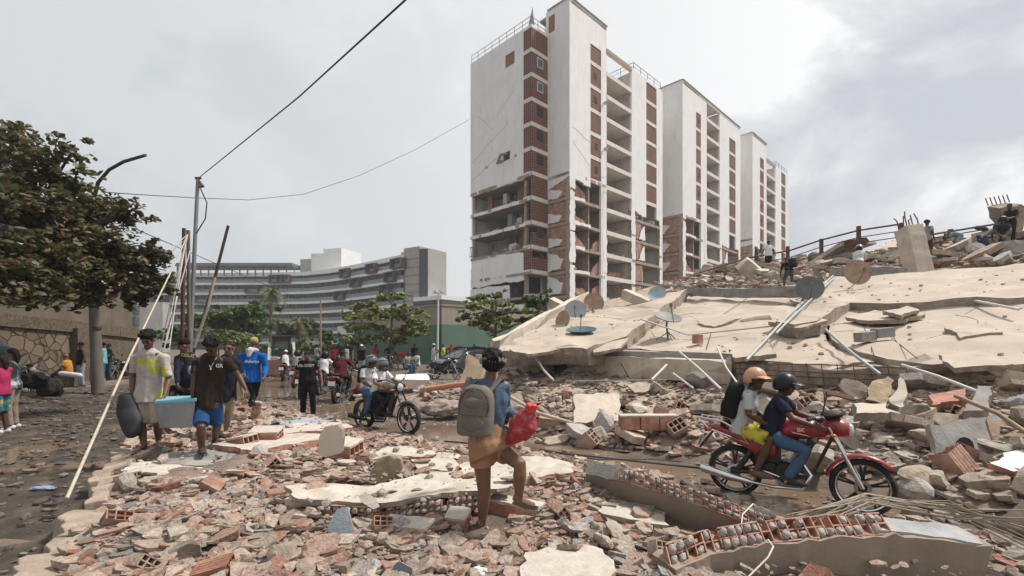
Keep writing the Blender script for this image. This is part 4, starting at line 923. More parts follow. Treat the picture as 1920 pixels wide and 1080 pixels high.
rod([P(1272, 658, 10.8), P(1310, 690, 9.2), P(1352, 730, 7.2)], .022, M_PVC, 'white pipe slanting down to the passenger with the orange helmet')
rod([P(993, 655, 13.8), P(1020, 695, 12.6), P(1038, 713, 12)], .03, M_PVC, 'white bent pipe in front of the left pale beam')
rod([P(1345, 652, 10.5), P(1362, 690, 9.6), P(1385, 722, 8.8)], .02, M_PVC, 'short white pipe hanging over the pale beam')
rod([P(1690, 684, 7.3), P(1760, 706, 7), P(1830, 733, 6.6)], .022, M_PVC, 'thin white rod resting on the blocks at the right')
rod([P(1790, 742, 6.3), P(1870, 775, 5.9), P(1925, 812, 5.6)], .028, mat('rusty_pipe', (.27, .18, .12), .7, .3, 9), 'brownish pipe over the concrete sheet with a hole')
rod([P(1166, 682, 12), P(1185, 715, 11)], .03, M_RUST, 'short rusty rod leaning on the dusty slope')
rod([P(1250, 712, 10), P(1060, 715, 11.5)], .015, M_GALV, 'thin grey cable sagging over the dusty slope', 'cable', 'cable')
rod([P(1222, 712, 9.8), P(1250, 684, 10.3)], .025, M_PVC, 'short white pipe propped against the yellow boulder')
rod([P(1262, 700, 9.6), P(1300, 728, 9)], .02, M_PVC, 'white slat lying beside the yellow boulder')
for i, L_ in enumerate([[(1250, 600), (1120, 660)], [(1620, 535), (1680, 640), (1720, 672)], [(1400, 560), (1340, 600), (1325, 655)], [(1600, 530), (1615, 600), (1640, 668)], [(1690, 514), (1745, 545), (1740, 560)], [(1560, 520), (1750, 530), (1920, 545)]]):
    rod([RP(x, y, .12 if k == 0 else .05) for k, (x, y) in enumerate(L_)], .008, M_CABLE, 'thin wire trailing over the beige roof slabs', 'wire', 'wire', 'thin wires on the fallen roof')

# ---------------------------------------------------------------- loose rubble
PAL = dict(clay=[(.36, .215, .16), (.33, .18, .13), (.39, .255, .195), (.38, .28, .22), (.30, .14, .095)], plaster=[(.43, .36, .285), (.37, .295, .225), (.48, .43, .36), (.35, .33, .30), (.30, .24, .185)], grey=[(.29, .285, .28), (.25, .23, .205), (.32, .285, .24), (.22, .19, .155)])
def shard_v(r, th, rd, n=None):
    n = n or rd.randint(4, 7); a0 = rd.random()*6.28; el = rd.uniform(.45, 1)
    ps = [(math.cos(a0+6.283*(i+rd.uniform(-.28, .28))/n)*r*rd.uniform(.7, 1.1), math.sin(a0+6.283*(i+rd.uniform(-.28, .28))/n)*r*el*rd.uniform(.7, 1.1)) for i in range(n)]
    s = rd.uniform(.82, 1.02); vs = [(x, y, th/2+rd.uniform(-.1, .1)*th) for x, y in ps]+[(x*s, y*s, -th/2) for x, y in ps]
    return vs, [tuple(range(n)), tuple(range(n, 2*n))[::-1]]+[(i, n+i, n+(i+1) % n, (i+1) % n) for i in range(n)]
def chunk_v(r, rd, sub=0):
    bm = bmesh.new(); bmesh.ops.create_icosphere(bm, subdivisions=1+sub, radius=1); sc = (r*rd.uniform(.7, 1.2), r*rd.uniform(.6, 1), r*rd.uniform(.4, .8)); o = V((rd.random()*99, rd.random()*99, 0))
    M_ = Matrix.Rotation(rd.random()*6, 3, 'Z'); cuts = [(V((rd.uniform(-1, 1), rd.uniform(-1, 1), rd.uniform(-1, 1))).normalized(), rd.uniform(.45, .8)) for _ in range(7)]
    for v in bm.verts:
        p = v.co.normalized()
        for n_, d in cuts:
            k = p.dot(n_)
            if k > d: p = p-n_*(k-d)
        p = p*(1+.10*noise.noise(p*3+o)); v.co = M_ @ V((p.x*sc[0], p.y*sc[1], p.z*sc[2]))
    vs = [tuple(v.co) for v in bm.verts]; fs = [tuple(v.index for v in f.verts) for f in bm.faces]; bm.free(); return vs, fs
def rotM(rd, tilt): return Matrix.Rotation(rd.random()*6.283, 3, 'Z') @ Matrix.Rotation(rd.gauss(0, tilt), 3, 'X') @ Matrix.Rotation(rd.gauss(0, tilt), 3, 'Y')
def pickcol(rd, mix):
    c = pickcol0(rd, mix); t = rd.random()**1.5*.85; return tuple(a*(1-t)+b*t for a, b in zip(c, (.42, .32, .255)))
def pickcol0(rd, mix):
    t = rd.random(); k = 'clay' if t < mix[0] else 'plaster' if t < mix[0]+mix[1] else 'grey'; c = rd.choice(PAL[k]); j = rd.uniform(.62, 1.05); return tuple(x*j for x in c)
ROAD = [GP(x, y) for x, y in ((1740, 1015), (1500, 990), (1330, 925), (1150, 880), (1040, 852), (900, 852), (800, 838), (700, 812), (600, 800), (540, 765), (490, 735), (505, 705), (590, 688),
                              (700, 698), (760, 735), (800, 768), (900, 802), (1000, 833), (1160, 849), (1330, 873), (1500, 908), (1700, 962))]
EXC = [[GP(x, y, z) for x, y in L] for z, L in ((.02, [(865, 1035), (872, 975), (955, 975), (965, 1030)]), (.3, [(533, 920), (600, 900), (787, 880), (985, 878), (960, 925), (800, 945), (700, 960), (540, 950)]), (.15, [(855, 900), (860, 852), (1035, 850), (1085, 870), (1075, 900), (1000, 905)]),
    (.2, [(690, 830), (860, 840), (870, 880), (770, 885), (690, 865)]), (.12, [(975, 1095), (970, 1030), (1060, 1015), (1150, 1025), (1160, 1080)]), (.27, [(390, 840), (480, 795), (655, 775), (660, 830), (560, 840), (470, 855)]),
    (.25, [(225, 900), (230, 850), (460, 838), (480, 868), (400, 905)]), (.05, [(1090, 880), (1180, 890), (1460, 985), (1460, 1015), (1260, 1015), (1190, 960), (1100, 915)]), (.1, [(1262, 1090), (1330, 1035), (1500, 1005), (1700, 990), (1880, 1020), (1890, 1090)]), (.0, [(1330, 880), (1700, 935), (1720, 1000), (1380, 960)]))]
def inpoly(x, y, P_):
    r = np.zeros(len(x), bool)
    for i in range(len(P_)):
        p, q = P_[i], P_[i-1]; c = ((p.y > y) != (q.y > y)) & (x < (q.x-p.x)*(y-p.y)/((q.y-p.y) or 1e-9)+p.x); r ^= c
    return r
def sample(zone, n, rd):
    g_ = np.random.default_rng(rd.randrange(10**6)); out = []
    while len(out) < n:
        N_ = n*3+60; U = g_.random(N_); T = g_.random(N_); K = g_.random(N_)
        if zone == 'pile': y = 2.6+9.5*U**1.6; x = -9+14.2*T
        elif zone in ('toe', 'roof'):
            a, b = (-8+21.5*T, -4.9+5.1*U) if zone == 'toe' else (-5+19*T, 9+11.5*U); x = F0.x+VX.x*a+UX.x*b; y = F0.y+VX.y*a+UX.y*b
        elif zone == 'street': y = 3+15*U; x = -16+13.4*T
        else: y = 4+22*U**1.5; x = -14+18*T
        g = Gz(x, y); a, b = ab(x, y); rdm = inpoly(x, y, ROAD); cs = curbside(x, y)
        exc = np.zeros(N_, bool)
        for E_ in EXC:
            i_ = inpoly(x, y, E_); exc |= i_; g = np.where(i_ & (E_[0].z > .06), E_[0].z+.025, g)
        if zone == 'roof': g = np.maximum(g, 1.45+.25*b)+.04
        if zone == 'pile': ok = (~exc | ((K < .05) & (n > 200))) & (cs > (.06 if n > 200 else .15)) & (b < -5.0) & (~rdm | (K < .03)) & ((g > .04) | (K < .5))
        elif zone == 'toe': ok = ~exc & (y > 2.2) & (~rdm | (K < .05)) & ((a < 2) | (K > .3)) & ~((b > -2.5) & (a > 3.5) & (K < (.93 if n < 200 else .6)))
        elif zone == 'roof':
            px = HX+x/y*FP; py = HY-(g-CH)/y*FP; lim = np.where(px < 1500, 540, np.where(px < 1560, 540-(px-1500)*.5, 506-(px-1560)*.03)); ok = py < lim
        elif zone == 'street': ok = ((cs < -.1) | (y > 10)) & ~((x > -5) & (y > 10))
        else: ok = rdm
        out += [(float(x[i]), float(y[i]), float(g[i])) for i in np.nonzero(ok)[0]]
    return out[:n]
def stuff(name, zone, n, lo, hi, mix, seed, label, tilt=.22, pw=2.2):
    rd = random.Random(seed); m = MB(); spots = sample(zone, n, rd)
    base = [chunk_v(1, rd) for _ in range(14)]
    for x, y, g in spots:
        r = lo+(hi-lo)*rd.random()**pw; m.col = tuple(q*(.5 if zone == 'street' else 1) for q in pickcol(rd, mix)); c = V((x, y, g))  # street debris colours dimmed to stand in for the shade there
        if rd.random() < .72 if zone in ('pile', 'street') else rd.random() < .5:
            vs, fs = shard_v(r, r*rd.uniform(.12, .4), rd); c.z += r*rd.uniform(.0, .35)
        else:
            vs, fs = rd.choice(base); k = r*.7; vs = [(a*k, b*k, d*k) for a, b, d in vs]; c.z += r*.2
        M_ = rotM(rd, tilt); m.add([c+M_ @ V(p) for p in vs], fs)
    m.build(name, mat('rubble_mix', (1, 1, 1), .95, .42, 28, 1.2, 60, vcol=True), kind='stuff', label=label, group=None)
stuff('rubble', 'pile', 34000, .007, .04, (.45, .45, .10), 20, 'fine chips and dust crumbs filling the near pile', .35, 1.3)
stuff('rubble', 'pile', 8000, .03, .15, (.46, .40, .14), 21, 'thick carpet of broken clay tile and plaster flakes over the near pile')
stuff('rubble', 'toe', 14000, .010, .17, (.26, .50, .24), 22, 'broken bricks and concrete spilling at the foot of the collapse')
stuff('rubble', 'roof', 4200, .06, .40, (.30, .50, .20), 23, 'scattered masonry fragments on top of the collapsed building', .3)
stuff('rubble', 'street', 5200, .015, .11, (.22, .38, .40), 24, 'small debris littering the side street, its tones darkened for shade', .12)
stuff('gravel', 'road', 3200, .010, .06, (.42, .33, .25), 25, 'brick grit scattered over the wet road', .15)
# hollow clay block pieces
def hollow(L_, W_, H_, nx, nz, rd, brk=True):
    m = MB(); t = .010
    for k in range(nz+1): m.box((0, 0, -H_/2+k*H_/nz), (L_-.001*k, W_-t*(0 if k in (0, nz) else 1), t))
    for k in range(nx+1):
        y = -W_/2+k*W_/nx; y = max(-W_/2+t/2, min(W_/2-t/2, y)); m.box((0, y+.0007, 0), (L_-.004, t, H_-.006))
    for k in range(5): m.box((0, -W_/2+.02+k*(W_-.04)/4, H_/2+.0045), (L_-.008, .006, .005))
    for k in range(4): m.box((0, -W_/2-.0025, -H_/2+.02+k*(H_-.04)/3), (L_-.008, .005, .006))
    if brk:
        for i, p in enumerate(m.v):
            p = V(p)
            if p.x > 0: p.x += .05*noise.noise(V((p.y*22, p.z*22, L_*7)))-.02
            m.v[i] = tuple(p)
    return m
MPIECE = {k: mat('piece_'+k, (1, 1, 1), .94, .36, 9, 1.1, 34, objrand=v, stain=(.43, .33, .265), stfac=.85, stscale=3.5) for k, v in PAL.items()}
def protos(kind, rd):
    out = []
    for i in range(7):
        if kind == 'block': mb = hollow(rd.uniform(.14, .3), .19, rd.choice((.10, .14)), 3, 2, rd); mt = MPIECE['clay']; nm = 'broken_clay_block'
        elif kind == 'tile': mb = MB(); vs, fs = shard_v(.15, .03, rd, rd.randint(5, 8)); mb.add(vs, fs); mt = MPIECE['clay']; nm = 'clay_tile_shard'
        elif kind == 'plaster': mb = MB(); vs, fs = shard_v(.15, .035, rd, rd.randint(6, 10)); mb.add(vs, fs); mt = MPIECE['plaster']; nm = 'plaster_shard'
        elif kind == 'slabp': mb = MB(); vs, fs = shard_v(.4, .13, rd, rd.randint(5, 8)); mb.add(vs, fs); mt = MPIECE['plaster']; nm = 'wall_fragment'
        else: mb = MB(); vs, fs = chunk_v(.2, rd, 1); mb.add(vs, fs); mt = MPIECE['grey' if i % 2 else 'plaster']; nm = 'concrete_chunk'
        me_o = mb.build(nm, mt, org=(0, 0, 0), bevel=.006 if kind in ('slabp',) else 0); out.append(me_o)
    return out
def where(x, y, zone):
    px = HX+x/y*FP; py = HY-(0-CH)/y*FP
    if zone == 'pile': return (' near the curb wall' if curbside(x, y) < 1.1 else ' near the two carriers' if y > 5.4 and px < 560 else ' below the long white slab' if px < 860 and y < 4.4 else ' behind the long white slab' if px < 860 else ' around the feet of the woman' if px < 1040 else ' by the tilted wall panel')
    if zone == 'toe': return (' behind the woman' if px < 1000 else ' left of the red motorcycle' if px < 1330 else ' behind the two riders' if px < 1600 else ' right of the riders' if py > 800 else ' beyond the riders')
    return (' around the man in white' if px < 1560 else ' around the searchers')
def pieces(zone, kind, n, s0, s1, label, cat, group, seed, tilt=.3, lift=.04, pred=None):
    rd = random.Random(seed); pr = protos(kind, rd); used = set(); k = 0
    spots = sample(zone, n*3 if pred else n, rd)
    if pred: spots = [s for s in spots if pred(*s)][:n]
    for x, y, g in spots:
        i = rd.randrange(7); o = pr[i] if i not in used else lnk(pr[i].copy()); used.add(i); s = rd.uniform(s0, s1)
        o.location = (x, y, g+lift*s); o.rotation_euler = rotM(rd, tilt).to_euler(); o.scale = (s,)*3; tag(o, ('small ' if s < (s0+s1)/2 else 'large ')+({'chunk': ('beige ', 'grey ')[i % 2]}.get(kind, ''))+label+where(x, y, zone), cat, group); k += 1
    for i in range(7):
        if i not in used: bpy.data.objects.remove(pr[i])
pieces('pile', 'block', 48, .6, 1.0, 'orange hollow clay block', 'clay block', 'broken clay blocks on the near pile', 31, .5, .07)
pieces('pile', 'tile', 150, .35, .85, 'flat terracotta shard', 'tile shard', 'terracotta shards on the near pile', 32, .22, .04)
pieces('pile', 'plaster', 150, .35, .9, 'flat pale plaster shard', 'plaster shard', 'plaster shards on the near pile', 33, .22, .05)
pieces('pile', 'chunk', 60, .3, .8, 'concrete lump', 'concrete chunk', 'concrete lumps on the near pile', 34, .4, .06)
pieces('toe', 'chunk', 150, .4, 1.35, 'concrete lump below the collapse', 'concrete chunk', 'concrete lumps at the foot of the collapse', 35, .5, .1)
pieces('toe', 'slabp', 90, .35, 1.1, 'flat piece of broken wall below the collapse', 'wall fragment', 'wall fragments at the foot of the collapse', 36, .42, .12)
pieces('toe', 'block', 70, .8, 1.5, 'orange hollow block below the collapse', 'clay block', 'broken clay blocks at the foot of the collapse', 37, .6, .08)
pieces('toe', 'tile', 60, .5, 1.2, 'flat terracotta shard below the collapse', 'tile shard', 'terracotta shards at the foot of the collapse', 38, .25, .05)
pieces('roof', 'slabp', 120, .6, 2.0, 'flat piece of broken roof high on the collapse', 'roof fragment', 'roof fragments on top of the collapse', 39, .22, .15)
pieces('roof', 'chunk', 60, .8, 2.4, 'masonry lump high on the collapse', 'masonry lump', 'masonry lumps on top of the collapse', 40, .4, .1)
# ---------------------------------------------------------------- things of the near pile, each its own
def gpoly(L, z): return [GP(x, y, z) for x, y in L]
lumpv = []
for i_ in range(8):
    b_ = bmesh.new(); bmesh.ops.create_icosphere(b_, subdivisions=2, radius=1); o_ = V((i_*7, 3, 1))
    for v_ in b_.verts: p_ = v_.co.normalized(); v_.co = p_/max(abs(p_.x), abs(p_.y), abs(p_.z))**.62*(.93+.22*noise.noise(p_*1.6+o_)+.12*noise.noise(p_*5+o_))
    lumpv.append(([tuple(v_.co) for v_ in b_.verts], [tuple(v_.index for v_ in f_.verts) for f_ in b_.faces])); b_.free()
def cores(parent, a, b, up, h, rows, cell, fwd, rd, lump=True):
    """torn masonry edge: orange cell walls with grey mortar lumps, from a to b, rows high along up, facing fwd"""
    a, b = V(a), V(b); d = (b-a); L_ = d.length; d.normalize(); up = V(up).normalized(); fwd = V(fwd).normalized(); n = max(2, int(L_/cell)); ch = h/rows; fin = MB(); lu = MB()
    R_ = Matrix((d, fwd, up)).transposed()
    for i in range(n+1):
        if rd.random() < .9: fin.box(a+d*(i*L_/n)+up*h*.5-fwd*.022, (.010, .1, h*rd.uniform(.6, .98)), R_)
        if i == n: break
        for r in range(rows+1):
            if rd.random() < .8: fin.box(a+d*((i+.5)*L_/n)+up*(r*ch)-fwd*(.020+.014*rd.random()), (L_/n*.96, .1, .010), R_)
            if r < rows and lump and rd.random() < .8:
                vs, fs = lumpv[rd.randrange(8)]; jj = rd.uniform(.8, 1.08); k = (L_/n*.44*jj, .055*rd.uniform(.6, 1.2), ch*.45*rd.uniform(.8, 1.1)); c = a+d*((i+.5)*L_/n)+up*((r+.5)*ch)+fwd*rd.uniform(-.02, .018)
                lu.add([c+R_ @ V((p[0]*k[0], p[1]*k[1], p[2]*k[2])) for p in vs], fs)
    fin.build('clay_cell_walls', M_CLAY, parent)
    if lu.f: lu.build('mortar_lumps', M_CORE, parent, smooth=60)
rd4 = random.Random(44)
def slabthing(L, z, th, mt, edge, label, zs=None, **k):
    pts = [GP(x, y, z+(zs[i] if zs else 0)) for i, (x, y) in enumerate(L)]
    return plate('wall_slab', pts, th, mt, edge, label, 'wall slab', step=.07, amp=.036, wob=.03, **k)
o = slabthing([(533, 914), (597, 908), (690, 913), (790, 888), (905, 882), (975, 890), (955, 912), (880, 922), (800, 930), (715, 944), (650, 940), (560, 936)], .34, .05, M_PLW, M_SLABE, 'long white topped wall slab left of the woman with its torn hollow brick edge')
a, b = GP(548, 945, .30), GP(900, 925, .30); a.z = b.z = .12
mid = GP(700, 950, .3); mid.z = .12
cores(o, a+V((.25, -.02, 0)), mid+V((0, -.01, 0)), (0, 0, 1), .18, 3, .062, (0, -1, .1), rd4); cores(o, mid, b+V((0, -.01, 0)), (0, 0, 1), .18, 3, .062, (-.2, -1, .1), rd4)
m = MB(); m.prism(jag([(0, 0), (.55, 0), (.57, .2), (0, .22)], .1, .02, True, rd4), GP(534, 938, .28)+V((0, -.02, -.2)), (1, -.12, 0), (0, 0, 1), .5); m.build('beam_end', M_PALE, o, bevel=.01)
slabthing([(868, 866), (930, 857), (1030, 855), (1076, 872), (1070, 886), (1000, 894), (900, 900), (860, 890)], .22, .14, M_PLW, M_CLAY, 'flat whitish wall slab just behind the legs of the woman')
slabthing([(770, 862), (850, 858), (862, 872), (850, 884), (780, 878)], .24, .09, M_PLW, M_CLAY, 'small whitish wall slab right of the tan boulder')
slabthing([(700, 840), (760, 835), (860, 852), (860, 862), (760, 856), (690, 862)], .2, .08, M_PLW, M_CLAY, 'thin white topped slab at the edge of the wet road')
slabthing([(985, 1035), (1060, 1022), (1130, 1030), (1152, 1060), (1120, 1095), (990, 1100), (975, 1060)], .17, .16, M_PLW, M_SLABE, 'cream and blue plastered slab at the bottom edge below the woman')
slabthing([(1120, 945), (1200, 940), (1245, 955), (1255, 985), (1180, 975), (1130, 965)], .14, .1, M_PLW, M_SLABE, 'beige slab half under the tilted wall panel')
slabthing([(395, 832), (470, 818), (560, 812), (640, 815), (560, 832), (470, 846)], .32, .13, M_PLW, M_CLAY, 'pale hollow brick slab beside the walking man in brown')
slabthing([(480, 806), (560, 792), (650, 792), (660, 800), (560, 812), (490, 822)], .3, .05, M_PLW, M_CLAY, 'pale hollow brick slab before the man in black')
slabthing([(490, 786), (570, 782), (625, 784), (620, 790), (560, 796), (485, 797)], .26, .12, M_BLUEP, M_CLAY, 'blue tinged slab lying at the feet of the man in black')
slabthing([(300, 850), (380, 842), (460, 850), (470, 866), (380, 872), (300, 868)], .27, .06, M_GREY, M_SLABE, 'grey paving slab under the two carriers')
slabthing([(240, 868), (330, 864), (400, 880), (380, 900), (280, 902), (225, 890)], .27, .06, M_PLW, M_SLABE, 'flat cream slab inside the low curb wall')
def cblock(px, py, z, sz, yaw, tilt, label, L0=.8):       # a run of hollow blocks still bonded together
    c = GP(px, py, z); r = empty('brick_wall_fragment', c, label, 'brick fragment'); M_ = Matrix.Rotation(yaw, 3, 'Z') @ Matrix.Rotation(tilt[0], 3, 'X') @ Matrix.Rotation(tilt[1], 3, 'Y')
    nx = max(1, int(sz[0]/.3)); nz = max(1, int(sz[2]/.14))
    for i in range(nx):
        for k in range(nz):
            h = hollow(sz[0]/nx-.012, sz[1], sz[2]/nz-.012, 3, 2, rd4, False); b_ = MB(); b_.f, b_.c = h.f, h.c; off = V((-sz[0]/2+(i+.5)*sz[0]/nx, rd4.uniform(-.01, .01), -sz[2]/2+(k+.5)*sz[2]/nz))
            b_.v = [tuple(c+M_ @ (V(p)+off)) for p in h.v]; b_.build('clay_block', M_CLAY, r)
    m = MB(); m.prism(jag([(-sz[0]/2, -sz[1]/2), (sz[0]/2, -sz[1]/2), (sz[0]/2, sz[1]/2), (-sz[0]/2, sz[1]/2)], .07, .012, True, rd4), c+M_ @ V((0, 0, sz[2]/2+.02)), M_ @ V((1, 0, 0)), M_ @ V((0, 1, 0)), .028); m.build('plaster_face', M_PLW, r)
    return r
cblock(965, 958, .10, (.56, .2, .17), -.42, (0, .04), 'bonded clay blocks carrying the raised foot of the woman')
cblock(455, 832, .30, (.45, .22, .2), -.5, (.1, -.2), 'orange hollow brick chunk tilted beside the man in brown')
cblock(500, 815, .38, (.42, .25, .15), .1, (.25, 0), 'flat orange block behind the tilted hollow brick chunk')
cblock(480, 770, .42, (.16, .12, .32), .2, (0, .1), 'single orange block standing on end near the blue hoodie man')
cblock(640, 845, .30, (.5, .3, .26), -.3, (.15, .1), 'reddish masonry lump topped by a wire cage')
cblock(765, 992, .16, (.42, .2, .1), -.25, (.1, .0), 'long orange block plank below the white topped slab')
cblock(860, 975, .13, (.2, .17, .12), -.3, (.3, .0), 'square orange block piece left of the standing foot')
cblock(1215, 792, .45, (.95, .22, .22), .02, (.0, .0), 'long red brick slab among the grey lumps across the road')
def lump(px, py, z, r, sc, mt, label, seed, name='boulder', cat='boulder', rot=(0, 0, 0)):
    vs, fs = chunk_v(1, random.Random(seed), 2); m = MB(); c = GP(px, py, z); R_ = Matrix.Rotation(rot[2], 3, 'Z') @ Matrix.Rotation(rot[1], 3, 'Y') @ Matrix.Rotation(rot[0], 3, 'X')
    m.add([c+R_ @ V((p[0]*r*sc[0], p[1]*r*sc[1], p[2]*r*sc[2])) for p in vs], fs); return m.build(name, mt, None, label, cat, smooth=35)
lump(727, 880, .34, .2, (1.15, .8, 1.1), M_TAN, 'tan brown boulder standing behind the long white topped slab', 5, rot=(0, -.5, .2))
lump(1440, 690, 1.0, .3, (1.2, .9, 1), M_TAN, 'yellow boulder at the far end of the white pipes', 8) if False else None
lump(1255, 702, .95, .38, (1.3, .9, 1.0), M_PALE, 'yellowish boulder in front of the long pale beam', 9)
lump(1310, 712, .95, .3, (1.2, .9, 1.1), M_GREY, 'grey white boulder behind the passenger', 10)
lump(757, 1025, .12, .11, (1.3, .8, .8), M_GREY, 'grey concrete lump in the middle of the brick pieces', 12)
def shardup(L, Y, th, mt, label, lean=.25):
    pts = [P(x, y, Y+lean*(GP(0, L[0][1], .05).z*0+(L[0][1]-y)/200)) for x, y in L]
    return plate('plaster_shard', pts, th, mt, M_SLABE, label, 'plaster shard', step=.07, amp=.008, wob=.004)
shardup([(618, 1022), (660, 1030), (664, 995), (650, 950), (632, 955), (614, 985)], 3.85, .04, M_BLUEP, 'blue grey pointed shard standing upright in the pile')
shardup([(738, 1090), (775, 1090), (772, 1065), (748, 1052), (738, 1060)], 3.35, .04, mat('dark_blue_plaster', (.10, .115, .14), .85, .2, 6), 'dark slate shard standing at the bottom edge')
shardup([(676, 940), (700, 955), (712, 950), (705, 935), (685, 922), (672, 930)], 4.15, .02, M_PLW, 'white shard leaning on the brick edge of the long slab', .6)
shardup([(596, 850), (610, 858), (638, 850), (642, 805), (632, 797), (608, 800), (598, 820)], 5.5, .14, M_PALE, 'upright grey rendered block in front of the black motorcycle', .1)
# the tilted wall panel and the long beam with bared mortar cores
def corepanel(T, q, ln, th, mt, label, name, up, rows, cell, hgt, seed):
    rd = random.Random(seed); n = len(T); m = MB(); q = V(q).normalized()
    for p in T:
        p = V(p)
        for s_, l in ((0, 0), (0, ln*rd.uniform(.9, 1.05)), (1, ln), (1, 0)): m.v.append(tuple(p+q*l+V(up).normalized()*th*s_))
    for i in range(n-1):
        for e in range(4): m.f.append((i*4+e, i*4+(e+1) % 4, (i+1)*4+(e+1) % 4, (i+1)*4+e)); m.c.append(None)
    m.f += [(0, 3, 2, 1), ((n-1)*4, (n-1)*4+1, (n-1)*4+2, (n-1)*4+3)]; m.c += [None, None]
    bm = bmesh.new(); me = bpy.data.meshes.new('t'); me.from_pydata(m.v, [], m.f); bm.from_mesh(me); bmesh.ops.recalc_face_normals(bm, faces=bm.faces[:]); bm.normal_update()
    m2 = MB(); m2.add([v.co.copy() for v in bm.verts], [[v.index for v in f.verts] for f in bm.faces]); bm.free()
    o = m2.build(name, mt, None, label, 'wall panel')
    return o
M_UNDER = mat('panel_render', (.27, .215, .165), .9, .2, 1.5, .5, 20, stain=(.20, .155, .12), stfac=.6)
T = [P(1098, 886, 5.3), P(1160, 900, 4.9), P(1240, 925, 4.5), P(1330, 955, 4.1), P(1420, 990, 3.85), P(1450, 1003, 3.78)]
qd = V((.12, .42, -.85))
o = corepanel(T, qd, .6, .14, M_UNDER, 'tilted wall panel with torn brick edge propped in front of the red motorcycle', 'tilted_wall_panel', (.2, .68, .70), 2, .07, .16, 51)
upv = V((.2, .68, .70)).normalized()
for i in range(1, 5): cores(o, T[i], T[i+1], upv, .14, 3 if i > 1 else 2, .062, (-.25, -.7, .6), rd4)
m = MB(); m.prism(jag([(0, -.01), ((T[1]-T[0]).length+.12, -.01), ((T[1]-T[0]).length+.1, .17), (0, .16)], .06, .012, True, rd4), T[0]+V((0, -.02, .0)), (T[1]-T[0]).normalized(), upv, .2); m.build('mortar_bed', M_GREY, o)
B = [(1262, 1078, 3.3), (1330, 1050, 3.42), (1440, 1030, 3.5), (1560, 1018, 3.52), (1680, 1012, 3.55), (1775, 1020, 3.5), (1868, 1038, 3.42)]
Bp = [P(x, y, Y) for x, y, Y in B]
o = rbeam('fallen_beam', [p+V((0, .16, -.19)) for p in Bp], .3, .44, M_UNDER, 'long fallen lintel with bared mortar cores across the bottom right', 'beam', amp=.014, n=30)
for i in range(4): cores(o, Bp[i]+V((0, .05, .015)), Bp[i+1]+V((0, .05, .015)), (0, .75, .66), .17, 2, .066, (0, -.66, .75), rd4)
m = MB(); q0, q1 = Bp[4]+V((0, .03, .045)), Bp[6]+V((0, .03, .05)); L_ = (q1-q0).length; m.prism(jag([(-.15, 0), (L_, 0), (L_, .27), (-.1, .25)], .07, .02, True, rd4), q0, (q1-q0).normalized(), V((0, 1, .12)), .03); m.build('grey_mortar_top', mat('grey_mortar', (.33, .33, .325), .9, .25, 6, 1, 30, stain=(.40, .33, .27), stfac=.5), o)
# bundles of wires and bars, cables on the road
M_STRAW = mat('dry_wire', (.30, .25, .19), .8, .2, 8)
rods = random.Random(61)
for i in range(13):
    x0, y0 = 1490+rods.uniform(-40, 60), 985+rods.uniform(-25, 25); x1, y1 = 1940, 985+rods.uniform(-45, 60)
    rod([P(x0, y0, 3.9), P(1640+rods.uniform(-40, 40), 928+rods.uniform(-10, 16), 4.0+rods.uniform(-.1, .2)), P(1780, 958+rods.uniform(-22, 25), 3.9), P(x1, y1+15, 3.6)], rods.uniform(.004, .009), M_STRAW, 'thin tan wire in the springy bundle before the red front wheel', 'wire', 'wire', 'wires bundled before the red motorcycle')
rod([GP(705, 818, .03), GP(860, 830, .03), GP(1050, 850, .03), GP(1250, 872, .03), GP(1340, 880, .04)], .022, M_CABLE, 'thick black cable lying along the wet road', 'cable', 'cable')
rod([GP(990, 838, .05), GP(1120, 862, .03), GP(1230, 862, .03), GP(1345, 872, .04)], .013, M_CABLE, 'thinner black cable on the puddle across the road', 'cable', 'cable')
rod([GP(1000, 846, .02), GP(1180, 858, .02), GP(1330, 868, .03)], .013, M_CABLE, 'black cable at the far side of the puddle', 'cable', 'cable')
rod([GP(215, 1020, .25), GP(330, 1045, .22), GP(470, 1078, .2), GP(520, 1100, .2)], .014, mat('grey_hose', (.10, .095, .09), .6, .2), 'dark grey hose crossing the pile at the bottom left', 'hose', 'hose')
rod([GP(1195, 1015, .15), GP(1240, 1020, .16), GP(1310, 1005, .17)], .008, M_STRAW, 'straight tan rod behind the long fallen lintel', 'rod', 'rod')
rod([P(1388, 1010, 3.7), P(1392, 965, 3.9), P(1412, 945, 4.0), P(1418, 950, 4.05)], .006, M_PVC, 'pale cord hanging over the tilted wall panel', 'cord', 'cord')
rod([P(1400, 1085, 3.2), P(1440, 1045, 3.3), P(1450, 1025, 3.35), P(1440, 1012, 3.45)], .006, M_PVC, 'pale cord looped over the long fallen lintel', 'cord', 'cord')
rod([P(958, 745, 9.6), P(1010, 775, 9.0), P(1095, 800, 8.6)], .035, mat('bamboo', (.42, .34, .24), .7, .2, 5), 'long bamboo pole poking out behind the woman', 'pole', 'pole')
rod([P(800, 730, 12), P(840, 724, 11.8), P(885, 718, 11.6)], .07, mat('orange_pipe', (.50, .22, .13), .5, .12), 'short orange drain pipe behind the backpack', 'pipe')
